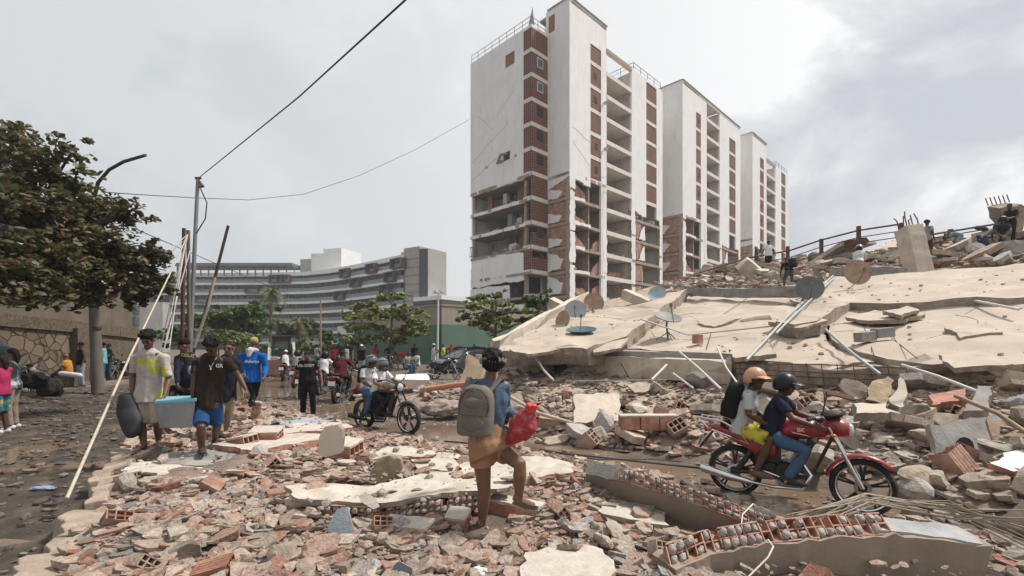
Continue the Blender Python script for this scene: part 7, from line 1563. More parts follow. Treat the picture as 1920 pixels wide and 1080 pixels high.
m5 = person(J, dict(skin='brown', top=cloth('bright_blue', (.012, .095, .35)), sleeve=1.0, hood=cloth('pale_hood', (.42, .43, .45)), bot='long', bmat=cloth('black', (.012, .012, .013)), head='beanie', hmat=cloth('mustard_knit', (.33, .26, .13)), shoe=M_SHOE), 'man in a bright blue hoodie and mustard cap seen from behind', vox=.0125)
decal('Alukariya', P(472, 678, 9.19), (1, 0, 0), (0, 0, 1), .075, M_BAG, m5, 'white_lettering')
def GPp(px, py, z=None):
    p = GP(px, py, 0)
    for _ in range(4): zz = gz(p.x, p.y); p = GP(px, py, zz)
    return p
b = GP(577, 783, 0); J = place(pose('stand', face=(0, -.8, -.5), up=(0, -.4, 1), hea=(0, -.05, 1.58), aL=(.14, .0, .085), tL=(.18, -.16, .03), kL=(.13, -.03, .49), aR=(-.13, .05, .085), eL=(.30, .03, 1.14), wL=(.36, -.05, .91), eR=(-.31, .03, 1.14), wR=(-.37, -.04, .90)), b, .12, .93)
m6 = person(J, dict(skin='mid', fat=1.28, top=cloth('black', (.012, .012, .013)), bot='long', bmat=cloth('black_track', (.014, .014, .016)), head='short', shoe=M_SHOE), 'stout man in a black T-shirt and track pants standing on the road', vox=.0125)
decal('LAL-OZEY', J['che']+J['_fwd']*.178+J['_spine']*.06, -J['_side']*-1 if False else V((1, .1, 0)), (0, 0, 1), .085, M_BAG, m6, 'white_lettering', .8)

# ---------------------------------------------------------------- motorcycles
M_TYRE = mat('tyre_rubber', (.018, .017, .016), .85, .25, 30, .5, 40, stain=(.10, .08, .065), stfac=.4, stscale=8); M_CHROME = mat('chrome', (.62, .62, .63), .18, .06, metal=1); M_RIM = mat('dark_rim', (.035, .035, .037), .35, .1, metal=.4)
M_ENG = mat('engine_black', (.03, .03, .031), .45, .3, 12, metal=.3); M_SEAT = mat('black_seat', (.018, .018, .018), .6, .15); M_LENS = mat('headlamp_lens', (.42, .44, .45), .1, .1, spec=.8); M_AMB = mat('amber_lens', (.50, .16, .02), .25); M_REDL = mat('red_lens', (.30, .01, .01), .25); M_PLATE = mat('number_plate', (.48, .46, .44), .5, .1)
def motorcycle(paint, label, kind='street', group='motorcycles on the road', rim=None, fl=None):
    R_ = .305; WB = 1.26; rt = empty('motorcycle', (0, 0, 0), label, 'motorcycle', group); rim = rim or M_RIM
    for x in (0, WB):
        m = MB(); c = V((x, 0, R_)); w_ = .052 if x == 0 else .043; m.lathe(c, (0, 1, 0), [(R_-.052, -w_*.7), (R_-.02, -w_), (R_-.004, -w_*.55), (R_, 0), (R_-.004, w_*.55), (R_-.02, w_), (R_-.052, w_*.7), (R_-.058, 0), (R_-.052, -w_*.7)], 40)
        wh = m.build('wheel', M_TYRE, rt, smooth=50); m = MB(); m.lathe(c, (0, 1, 0), [(R_-.056, -.035), (R_-.074, -.028), (R_-.080, 0), (R_-.074, .028), (R_-.056, .035)], 36)
        m.tube([c-V((0, .05, 0)), c+V((0, .05, 0))], .045, 14)
        for k in range(5):
            t = k*2*math.pi/5+.3
            for dt in (-.10, .10): m.beam(c+V((math.cos(t), 0, math.sin(t)))*.035, c+V((math.cos(t+dt), 0, math.sin(t+dt)))*(R_-.07), .022, .013, V((0, 1, 0)))
        m.build('rim', rim, wh, smooth=40); m = MB(); m.lathe(c+V((0, -.052, 0)), (0, 1, 0), [(.05, 0), (.08, 0), (.08, .004), (.05, .004), (.05, 0)], 24); m.build('brake_disc', M_CHROME, wh)
        m = MB(); m.lathe(c, (0, 1, 0), [(R_-.0705, -.030), (R_-.058, -.0375)], 36); m.build('rim_stripe', M_CHROME, wh)
    st = V((.96, 0, .93)); ax = V((WB, 0, R_)); d = (st-ax).normalized()
    m = MB()
    for s in (-1, 1): o = V((0, .085*s, 0)); m.tube([ax+o, ax+o+d*.32], .024, 8); m.tube([ax+o+d*.3, st+o], .016, 8)
    m.build('fork', M_CHROME if kind != 'retro' else M_ENG, rt, smooth=50)
    m = MB(); m.lathe(ax, (0, 1, 0), [(R_+.02, -.06), (R_+.045, -.035), (R_+.05, 0), (R_+.045, .035), (R_+.02, .06)], 16, math.radians(-75) if kind != 'retro' else math.radians(-50), math.radians(48) if kind != 'retro' else math.radians(30)); fo = m.build('front_mudguard', paint if kind != 'retro' else fl or paint, rt, smooth=60); fo.modifiers.new('t', 'SOLIDIFY').thickness = .006
    m = MB(); m.lathe(V((0, 0, R_)), (0, 1, 0), [(R_+.03, -.07), (R_+.055, 0), (R_+.03, .07)], 14, math.radians(5), math.radians(95)); ro = m.build('rear_mudguard', M_SEAT, rt, smooth=60); ro.modifiers.new('t', 'SOLIDIFY').thickness = .006
    m = MB()
    for s in (-1, 1): o = V((0, .09*s, 0)); m.tube([V((.38, 0, .33))+o, V((0, 0, R_))+o], .022, 7); m.tube([V((.30, 0, .74))+o, V((.05, 0, .34))+o], .032, 8)
    m.tube([st, V((.55, 0, .72)), V((.1, 0, .72))], .022, 7); m.tube([st-d*.1, V((.80, 0, .35)), V((.40, 0, .28)), V((.35, 0, .7))], .02, 7); m.build('frame', M_ENG, rt, smooth=50)
    m = MB(); m.lathe(V((.55, -.13, .38)), (0, 1, 0), [(.001, 0), (.10, .0), (.115, .02), (.115, .24), (.10, .26), (.001, .26)], 20); m.lathe(V((.40, -.11, .38)), (0, 1, 0), [(.001, 0), (.08, .0), (.09, .02), (.09, .2), (.08, .22), (.001, .22)], 16); m.box((.5, 0, .36), (.34, .2, .16)); m.box((.36, 0, .58), (.26, .16, .22)); m.box((.74, 0, .60), (.08, .12, .34), Matrix.Rotation(.35, 3, 'Y')); m.box((.56, 0, .70), (.22, .13, .10)); eng = m.build('engine', M_ENG, rt, smooth=40)
    m = MB()
    for k in range(8): m.box(V((.615+.016*k, 0, .50+.024*k)), (.15, .17, .010), Matrix.Rotation(-.5, 3, 'Y'))
    m.build('cooling_fins', M_GREY if False else mat('alu', (.28, .28, .28), .4, .2, metal=.7), eng)
    m = MB(); m.tube([(.70, -.05, .50), (.80, -.10, .38), (.72, -.13, .22), (.45, -.14, .20), (.2, -.15, .22)], .02, 8); m.tube([(.2, -.15, .22), (-.02, -.165, .25), (-.36, -.17, .32)] if kind != 'retro' else [(.2, -.15, .22), (-.05, -.165, .25), (-.25, -.17, .28)], [.03, .048, .052], 12); m.build('exhaust', M_CHROME if kind != 'retro' else M_ENG, rt, smooth=50)
    # tank
    m = MB(); pts = [(.88, 0, .86), (.80, 0, .88), (.68, 0, .88), (.55, 0, .84), (.46, 0, .80)]; m.tube(pts, [.08, .135, .15, .125, .08], 16, [.075, .115, .125, .10, .05], (0, 1, 0), dome=True); solid(m, .012, 5).build('fuel_tank', fl or paint, rt, smooth=180)
    m = MB(); m.tube([(.50, 0, .80), (.36, 0, .775), (.2, 0, .80), (.02, 0, .86), (-.14, 0, .875)], [.09, .12, .13, .125, .09], 14, [.035, .042, .045, .045, .03], (0, 1, 0), dome=True); m.build('seat', M_SEAT, rt, smooth=60)
    m = MB()
    for s in (-1, 1): m.tube([(.44, .105*s, .62), (.25, .115*s, .64), (.05, .10*s, .72), (-.2, .07*s, .80)], [.085, .085, .06, .035], 10, [.02]*4, (0, 0, 1), dome=True)
    m.build('side_panel', paint, rt, smooth=60)
    m = MB(); m.tube([(-.14, 0, .80), (-.28, 0, .80)], [.07, .05], 10, [.05, .04], (0, 1, 0), dome=True); m.build('tail', paint, rt, smooth=60)
    m = MB(); m.box((-.33, 0, .78), (.03, .12, .07)); m.build('tail_light', M_REDL, rt, bevel=.01); m = MB(); m.beam((-.26, 0, .74), (-.40, 0, .54), .13, .02, V((0, 0, 1))); m.build('mud_flap', M_SEAT, rt); m = MB(); m.box((-.40, 0, .63), (.008, .20, .13), Matrix.Rotation(.25, 3, 'Y')); m.build('number_plate', M_PLATE, rt)
    for x, y in ((-.27, .14), (-.27, -.14), (1.0, .2), (1.0, -.2)): m = MB(); m.tube([(x, y*.4, .80 if x < 0 else .86), (x, y, .80 if x < 0 else .86)], .008, 5); m.ball((x, y, .80 if x < 0 else .86), (.035, .028, .02), 8); m.build('indicator', M_AMB, rt, smooth=60)
    m = MB(); m.tube([(.78, -.34, 1.03), (.90, -.24, 1.06), (.95, -.08, .98), (.95, .08, .98), (.90, .24, 1.06), (.78, .34, 1.03)], .012, 7); m.build('handlebar', M_CHROME if kind != 'retro' else M_ENG, rt, smooth=50)
    for s in (-1, 1):
        m = MB(); m.tube([(.775, .35*s, 1.03), (.84, .29*s, 1.045)], .02, 8); m.build('grip', M_SEAT, rt); m = MB(); m.tube([(.90, .25*s, 1.06), (.93, .27*s, 1.22)], .006, 5); m.ball((.93, .285*s, 1.26), (.012, .06, .042), 10); m.build('mirror', M_SEAT, rt, smooth=60)
        m = MB(); m.tube([(.56, .12*s, .30), (.56, .23*s, .30)], .014, 6); m.tube([(.56, .125*s, .30), (.22, .125*s, .39), (.22, .23*s, .38)], .012, 6); m.build('footrest', M_CHROME, rt)
    if kind == 'retro':
        m = MB(); m.lathe(V((1.0, 0, .90)), (1, 0, 0), [(.03, -.08), (.08, -.05), (.09, .02), (.085, .04)], 18); h = m.build('headlight', M_ENG, rt, smooth=50); m = MB(); m.lathe(V((1.0, 0, .90)), (1, 0, 0), [(.082, .035), (.06, .055), (.001, .065)], 18); m.build('lens', M_LENS, h, smooth=60)
    else:
        m = MB(); m.tube([(.98, 0, .92), (1.04, 0, .925), (1.085, 0, .91)], [.10, .115, .10], 12, [.095, .105, .095], (0, 1, 0), dome=True); h = m.build('headlight_cowl', paint, rt, smooth=60); m = MB(); m.ball((1.155, 0, .905), (.035, .085, .075), 12); m.build('lens', M_LENS, h, smooth=60)
        m = MB(); m.tube([(.93, 0, 1.05), (1.05, 0, 1.07)], [.10, .08], 8, [.055, .045], (0, 1, 0), dome=True); m.build('instrument_cover', M_SEAT, rt, smooth=60)
    return rt
def putbike(o, a, b, z=0):             # rear contact, front contact
    o.location = (a.x, a.y, z); o.rotation_euler = (0, 0, math.atan2(b.y-a.y, b.x-a.x)); return math.atan2(b.y-a.y, b.x-a.x)+math.pi/2
def rider(kind, o, yaw, s, **ov): return place(pose(kind, **ov), V(o.location), yaw, s)
M_RED = mat('red_paint', (.26, .010, .016), .34, .15, 4, spec=.5, coat=.25, stain=(.17, .08, .06), stfac=.5, stscale=5); M_GRP = mat('graphite_paint', (.075, .078, .082), .3, .1, spec=.5, coat=.4); M_BLKP = mat('black_paint', (.02, .02, .022), .3, .1, coat=.3)
plain = motorcycle(M_BLKP, 'x', group='motorcycles')
red = motorcycle(M_RED, 'red motorcycle with chrome rack carrying two riders through the puddle', group=None)
m = MB()
for s in (-1, 1): m.tube([(.18, .14*s, .66), (.08, .14*s, .80), (-.12, .13*s, .90), (-.42, .10*s, .93)], .011, 6); m.tube([(.18, .14*s, .66), (-.28, .12*s, .80), (-.42, .10*s, .93)], .010, 6)
for x in (-.16, -.24, -.32, -.40): m.tube([(x, -.12, .915), (x, .12, .915)], .008, 6)
m.build('luggage_rack', M_CHROME, red)
for s_, e_ in (((.86, -.26, 1.06), (1.0, -.05, .80)), ((.86, .26, 1.06), (1.0, .05, .80)), ((.84, -.28, 1.05), (.72, -.10, .55))): m = MB(); m.tube([s_, ((s_[0]+e_[0])/2+.10, (s_[1]+e_[1])/2, (s_[2]+e_[2])/2+.02), e_], .006, 5); m.build('cable', M_CABLE, red, smooth=60)
decal('BK', (.70, -.150, .88), (1, 0, 0), (0, 0, 1), .06, M_BAG, red, 'tank_lettering'); decal('Horse', (.33, -.130, .64), (1, 0, 0), (0, 0, 1), .065, M_BAG, red, 'side_lettering')
m = MB(); m.prism([(0, 0), (.16, -.03), (.20, -.045), (.03, -.02)], (.60, -.152, .86), (1, 0, 0), (0, 0, 1), .004); m.build('tank_stripe', M_CHROME, red)
yw = putbike(red, GP(1378, 925), GP(1620, 965), -.01)
sR_ = .88; red.scale = (.955,)*3
J = rider('ride', red, yw, sR_, face=(-.25, -1, -.08)); Ja = J
rm = person(J, dict(skin='dark', top=cloth('navy_polo', (.016, .02, .040)), sleeve=.7, bot='long', bmat=cloth('jeans_blue', (.055, .105, .175)), head='helmet', full=False, visor=0, peak=True, hmat=M_HBLK, shoe=M_SHOE, curl=1.0), 'rider in a navy polo shirt, jeans and black helmet on the red motorcycle', vox=.0125)
J = rider('pill', red, yw, sR_, face=(-.75, -1, -.02)); rp_ = person(J, dict(skin='dark', top=cloth('light_grey', (.40, .41, .42)), sleeve=.8, bot='short', short=.9, bmat=cloth('bright_floral', (.48, .40, .05), stain=(.02, .06, .055), stfac=1, stscale=11), head='helmet', full=False, visor=0, peak=True, hmat=M_HORG, shoe=mat('brown_shoe', (.12, .075, .05), .8, .2)), 'passenger in an orange helmet, grey T-shirt and bright floral shorts', vox=.0125)
c = J['che']-J['_fwd']*.17*sR_; backpack(c, J['_spine'], -J['_fwd'], .30, .42, .20, cloth('black_pack', (.014, .014, .015)), M_PACKD, 'black backpack on the back of the passenger with the orange helmet')
blk = motorcycle(M_BLKP, 'black and graphite retro motorcycle carrying two riders in white T-shirts', 'retro', None, fl=M_GRP)
decal('AVA', (.68, -.150, .88), (1, 0, 0), (0, 0, 1), .06, M_BAG, blk, 'tank_lettering')
yw = putbike(blk, GP(683, 803), GP(770, 815), 0)
J = rider('ride', blk, yw, .90, face=(-.1, -1, -.35), up=(0, -.3, 1)); person(J, dict(skin='mid', top=cloth('white', (.60, .60, .60)), sleeve=.7, bot='long', bmat=cloth('charcoal', (.022, .022, .024)), head='helmet', visor=2, lift=1, vmat=M_VISC, hmat=M_HGRY, shoe=M_SHOE), 'rider in a plain white T-shirt and grey helmet on the black motorcycle', vox=.0125)
J = rider('pill', blk, yw, .90, face=(-.1, -1, -.2)); pw = person(J, dict(skin='brown', top=cloth('white2', (.57, .57, .58)), sleeve=.7, bot='long', bmat=cloth('jeans_mid', (.06, .12, .21)), head='helmet', visor=2, lift=1, vmat=M_VIS, hmat=M_HGRY, shoe=M_SHOE), 'passenger in white T-shirt and jeans holding a cap on the black motorcycle', vox=.0125)
m = MB(); c = P(671, 733, 9.35); m.ball(c, (.09, .09, .085), 12); ch = m.build('cap', cloth('maroon_cap', (.06, .02, .025)), None, 'white and maroon cap held by the passenger on the black motorcycle', 'cap', smooth=60); m = MB(); m.ball(c+V((0, -.02, -.08)), (.10, .06, .035), 10); m.build('brim', M_BAG, ch, smooth=60)
m = MB(); c = J['che']-J['_fwd']*.15; backpack(c, J['_spine'], -J['_fwd'], .26, .38, .14, cloth('dark_green_pack', (.02, .026, .02)), M_PACKD, 'small dark backpack on the passenger of the black motorcycle', .02)
# other motorcycles: copies of the plain one
used = [False]
def bike(px, py, yaw, label, s=1.0):
    if used[0]: o = copy_tree(plain)
    else: o = plain; used[0] = True
    o['label'] = label; p = GP(px, py); o.location = p; o.rotation_euler = (0, 0, yaw); o['group'] = 'parked and distant motorcycles'; return o
def ridden(px, py, yaw, lb, st, plb, s=.92, kind='ride', pst=None, pplb=None, **ov):
    o = bike(px, py, yaw, lb); J = rider('ride', o, yaw+math.pi/2, s, **ov); person(J, st, plb, vox=st.get('vox'))
    if pst: J = rider('pill', o, yaw+math.pi/2, s); person(J, pst, pplb)
    return o
BLK = cloth('black', (.012, .012, .013)); JEAN = cloth('jeans_blue', (.055, .105, .175)); WHT = cloth('white', (.60, .60, .60)); REDT = cloth('red', (.42, .02, .025)); GRYC = cloth('grey_tee', (.25, .26, .27)); MAR = cloth('maroon', (.085, .014, .02)); DKC = cloth('navy', (.018, .022, .032)); KHK = cloth('khaki', (.27, .205, .13)); YLW = cloth('yellow', (.50, .42, .05)); LIME = cloth('lime', (.45, .50, .12)); ORG = cloth('mustard', (.42, .20, .03)); TRQ = cloth('turquoise', (.12, .38, .42)); PNK = cloth('magenta', (.35, .03, .10))
ridden(630, 758, 1.62, 'motorcycle with a pale number plate ridden away by the man in maroon', dict(skin='dark', top=MAR, bot='long', bmat=BLK, head='short', shoe=M_SHOE, fat=1.15, vox=.018), 'rider in a maroon T-shirt seen from behind on the road', .98)
ridden(566, 752, 1.75, 'motorcycle behind the man in black, ridden away by a rider in red', dict(skin='mid', top=REDT, bot='long', bmat=BLK, head='helmet', hmat=M_HBLU, visor=1, shoe=M_SHOE, vox=.018), 'rider in a red T-shirt and steel blue helmet behind the man in black')
ridden(599, 742, 1.6, 'motorcycle left of the maroon rider', dict(skin='brown', top=WHT, bot='long', bmat=BLK, head='helmet', hmat=M_HBLK, visor=1, shoe=M_SHOE), 'rider in a white shirt and black helmet left of the maroon rider')
ridden(531, 716, 1.8, 'farthest motorcycle on the road near the loader', dict(skin='brown', top=WHT, sleeve=0, bot='long', bmat=JEAN, head='cap', hmat=M_BAG, shoe=M_SHOEW), 'rider in a white tank top and white cap close to the loader')
ridden(552, 728, 1.8, 'motorcycle just behind the rider in red', dict(skin='brown', top=GRYC, bot='long', bmat=BLK, head='helmet', hmat=M_HBLK, visor=1, shoe=M_SHOE), 'rider in a grey T-shirt and black helmet beyond the rider in red')
bike(650, 706, .5, 'parked motorcycle with a greenish cowl right of the maroon rider'); bike(700, 697, .3, 'parked motorcycle under the almond trees'); bike(640, 696, 2.2, 'parked motorcycle by the retaining wall'); bike(815, 712, -.3, 'motorcycle parked behind the rubble left of the car', 1)
bike(24, 742, -.35, 'motorcycle at the left edge with its front wheel turned to the road'); bike(206, 716, -2.5, 'red dusted motorcycle parked beside the stone wall behind the rope'); bike(262, 715, -1.9, 'motorcycle parked at the end of the stone wall')
# ---------------------------------------------------------------- more people
def stand(px, py, h, kind, yaw, st, label, z=None, s=None, **ov):
    """feet at the photo pixel, on the ground"""
    p = GPp(px, py) if z is None else z; s = s or 1.0; J = place(pose(kind, **ov), p, yaw, s); return person(J, st, label, vox=st.get('vox'))
S_ = lambda **k: dict(dict(skin='dark', bot='long', bmat=BLK, top=BLK, head='short', shoe=M_SHOE), **k)
stand(627, 694, 0, 'stand', .3, S_(top=REDT), 'distant person in a red shirt by the retaining wall', s=.95)
stand(594, 692, 0, 'arms', 2.8, S_(top=GRYC, bmat=JEAN), 'distant person in a grey shirt left of the rusty pale pole')
stand(678, 706, 0, 'stand', 3.0, S_(bot='short', bmat=GRYC, head='cap', hmat=M_BAG), 'distant man in a white cap, black T-shirt and grey shorts')
stand(650, 700, 0, 'stand', 1.5, S_(top=GRYC, head='helmet', hmat=M_HBLK, visor=1), 'distant man in a dark helmet beside the parked motorcycle')
stand(705, 692, 0, 'stand', -.5, S_(top=REDT, bmat=KHK), 'distant person in red between the two almond trees')
stand(730, 690, 0, 'akimbo', .2, S_(), 'distant man in black leaning at the almond tree trunk')
stand(757, 694, 0, 'bend', -1.2, S_(top=REDT, bot='short', bmat=GRYC), 'distant person in red bending forward before the green wall')
stand(777, 692, 0, 'stand', .6, S_(bmat=YLW), 'distant person in a black top and yellow skirt before the green wall')
stand(783, 700, 0, 'sit', -.8, S_(top=WHT, bmat=JEAN), 'distant person in a white shirt sitting by the parked motorcycle')
stand(764, 702, 0, 'sit', 1.0, S_(top=GRYC, bmat=JEAN), 'distant person in grey sitting left of the one in white')
stand(813, 688, 0, 'akimbo', -.2, S_(top=WHT, sleeve=0, bot='short', bmat=WHT, head='helmet', hmat=M_HTEAL, visor=0, full=False), 'distant man in white with a pale teal helmet beside the lamp post')
stand(831, 690, 0, 'stand', .2, S_(top=LIME, sleeve=0, bmat=KHK), 'distant person in a lime tank top right of the lamp post')
stand(846, 690, 0, 'akimbo', .1, S_(top=REDT, head='cap', hmat=REDT), 'distant person in red shirt and red cap beside the lime one')
stand(889, 688, 0, 'stand', .2, S_(top=GRYC, head='cap', hmat=BLK), 'distant dark figure in a cap behind the parked car')
stand(918, 690, 0, 'stand', -.4, S_(), 'distant figure in black at the left corner of the collapse')
stand(514, 700, 0, 'walk', .4, S_(top=TRQ), 'distant person in turquoise left of the loader')
# searchers on the heap
def up_(px, py, off=.12): return RP(px, py, off)
stand(0, 0, 0, 'stand', 3.0, S_(top=WHT, bmat=BLK, fat=1.15, head='short', shoe=M_SHOEW), 'bald man in a white T-shirt standing on the collapse before the far tower', z=up_(1441, 509, -.05), s=1.0, eL=(.27, .0, 1.16), wL=(.36, -.03, .95), eR=(-.27, 0, 1.16), wR=(-.36, -.03, .95))
pm_ = stand(0, 0, 0, 'bend', 3.0, S_(top=BLK, bmat=cloth('dark_grey_trouser', (.07, .075, .08))), 'person in black crouching with a backpack on the broken roof', z=up_(1478, 540, .0), s=.85, nec=(0, -.16, 1.25), che=(0, -.06, 1.14), hea=(0, -.22, 1.38), sL=(.17, -.14, 1.2), sR=(-.17, -.14, 1.2))
backpack(up_(1478, 540, .0)+V((0, -.30, .98)), (0, .3, 1), (0, -1, .2), .3, .4, .18, BLK, M_PACKD, 'black backpack on the person crouching on the broken roof', .03)
stand(0, 0, 0, 'bend', 2.4, S_(top=WHT, bmat=JEAN, head='helmet', hmat=M_HGRY, visor=1), 'searcher in a helmet and teal jacket behind the rusty round dish', z=P(1610, 530, 19.2), s=.95, nec=(0, -.1, 1.36), che=(0, -.05, 1.2), hea=(0, -.18, 1.50), sL=(.17, -.1, 1.3), sR=(-.17, -.1, 1.3))
stand(0, 0, 0, 'stand', 1.9, S_(top=cloth('grey_vest', (.22, .235, .25)), bot='short', bmat=MAR, head='curly', vox=.018), 'young man in a grey vest and maroon shorts behind the leaning pillar', z=P(1738, 490, 19.5), s=.98, face=(0, -1, -.3))
stand(0, 0, 0, 'bend', -1.9, S_(top=cloth('blue_grey_shirt', (.16, .20, .25)), bmat=GRYC), 'person in blue grey bent double on the heap beyond the pillar', z=P(1795, 462, 20.5), s=.85, pel=(0, .1, .5), wai=(0, -.08, .62), che=(0, -.22, .62), nec=(0, -.4, .52), hea=(0, -.52, .42), sL=(.17, -.36, .5), sR=(-.17, -.36, .5), hL=(.09, .1, .46), hR=(-.09, .1, .46), kL=(.13, -.1, .3), kR=(-.13, -.1, .3))
stand(0, 0, 0, 'bend', 1.3, S_(top=cloth('cream_tee', (.42, .40, .35)), bmat=cloth('blue_jeans', (.03, .07, .15)), head='short', shoe=GRYC, vox=.018), 'man in a cream T-shirt and blue jeans bending over the rubble on top', z=P(1845, 483, 19.3), s=1.0)
pz = P(1845, 483, 19.3); backpack(pz+V((-.18, -.05, 1.17)), (-.9, 0, .15), (.1, -.3, 1), .3, .42, .16, cloth('grey_green_pack', (.05, .055, .05)), M_PACKD, 'dark grey backpack on the bending man in the cream T-shirt', .03)
stand(0, 0, 0, 'stand', -1.1, S_(fat=1.1, vox=.018), 'man in a black T-shirt standing highest on the heap beside the barred slab', z=P(1893, 464, 19.6), s=1.05, face=(0, -1, -.4), eL=(.25, -.05, 1.15), wL=(.12, -.3, 1.1), eR=(-.25, -.05, 1.15), wR=(-.1, -.32, 1.08))
stand(0, 0, 0, 'squat', -.6, S_(top=DKC, bmat=GRYC, head='helmet', hmat=M_HBLK, visor=0, full=False), 'searcher in a dark jacket and helmet squatting beside the standing man', z=P(1876, 463, 19), s=1.1)
# people along the shaded street
stand(0, 0, 0, 'sit', -1.3, S_(skin='mid', top=ORG, bot='long', bmat=cloth('navy_short', (.02, .025, .04)), head='bald', vox=.018), 'elderly man in a mustard shirt seated by the stone wall', z=GP(128, 727, .12), s=1.0)
stand(0, 0, 0, 'stand', -.5, S_(top=cloth('black_tank', (.015, .014, .014)), sleeve=0, bmat=cloth('faded_jeans', (.24, .27, .31)), head='cap', hmat=BLK, vox=.018), 'man in a black tank top and faded jeans leaning by the stone pier', z=GP(152, 727, .14), s=.98)
stand(0, 0, 0, 'arms', -.9, S_(top=TRQ, bmat=JEAN, head='cap', hmat=BLK, vox=.018), 'person in turquoise with a black bib just right of the lamp pole', z=GP(193, 722, .1), s=1.0)
stand(0, 0, 0, 'arms', -.6, S_(top=BLK, bmat=cloth('dark_jeans', (.035, .05, .08))), 'person in black beside the turquoise one at the wall', z=GP(204, 716, .1), s=.98)
stand(0, 0, 0, 'stand', -1.2, S_(skin='mid', top=cloth('print_tee', (.05, .06, .07), stain=(.5, .55, .55), stfac=1, stscale=6), sleeve=.6, bmat=cloth('beige_trouser', (.24, .20, .16)), head='long', shoe=M_SHOEW, vox=.018), 'woman in beige trousers reaching an arm out at the left edge', z=GP(22, 806, 0), s=.97, eR=(-.22, -.2, 1.14), wR=(-.12, -.48, 1.10), eL=(.2, -.15, 1.15), wL=(.05, -.4, 1.12))
stand(0, 0, 0, 'arms', -1.4, S_(top=PNK, bot='short', bmat=cloth('tropical_print', (.03, .12, .16), stain=(.55, .40, .05), stfac=1, stscale=9), head='long', shoe=M_SHOEW, vox=.018), 'child in a magenta top and printed shorts at the left edge', z=GP(2, 815, 0), s=.9)
stand(0, 0, 0, 'stand', -1.0, S_(top=BLK, head='helmet', hmat=mat('dull_teal_helmet', (.09, .12, .14), .4), visor=1, vox=.02), 'man in a dull grey helmet behind the woman at the left edge', z=GP(6, 778, 0), s=1.0)
m = MB(); c = GP(128, 727, .14)+V((-.1, .05, 0)); m.box(c+V((0, 0, .22)), (.55, .45, .44)); m.build('box_seat', mat('brown_crate', (.10, .07, .05), .8, .3, 6), None, 'brown box used as a seat by the man in the mustard shirt', 'box', bevel=.02)
m = MB(); c = P(132, 702, 14.6); m.tube([c+V((-.28, 0, .03)), c+V((.28, 0, -.03))], .075, 12, dome=True); m.build('white_roll', M_BAG, None, 'white rolled bundle in the lap of the seated man in mustard', 'bundle', smooth=60)
crumple(60, 713, .7, .33, (1.2, .8, .7), cloth('black_bundle', (.012, .012, .012)), 'black bundle piled on the seat of the motorcycle at the left edge', 'bundle', 'bundle', 14)
crumple(95, 728, .35, .3, (1.1, .9, 1.0), cloth('dark_sack', (.03, .026, .022)), 'dark sack on the ground left of the man in mustard', 'sack', 'sack', 15)
m = MB(); c = GP(165, 727, .2); m.box(c+V((.35, 0, .22)), (.4, .2, .2)); m.build('concrete_block', M_GREY, None, 'grey block stacked by the lamp pole foot', 'block', bevel=.01)
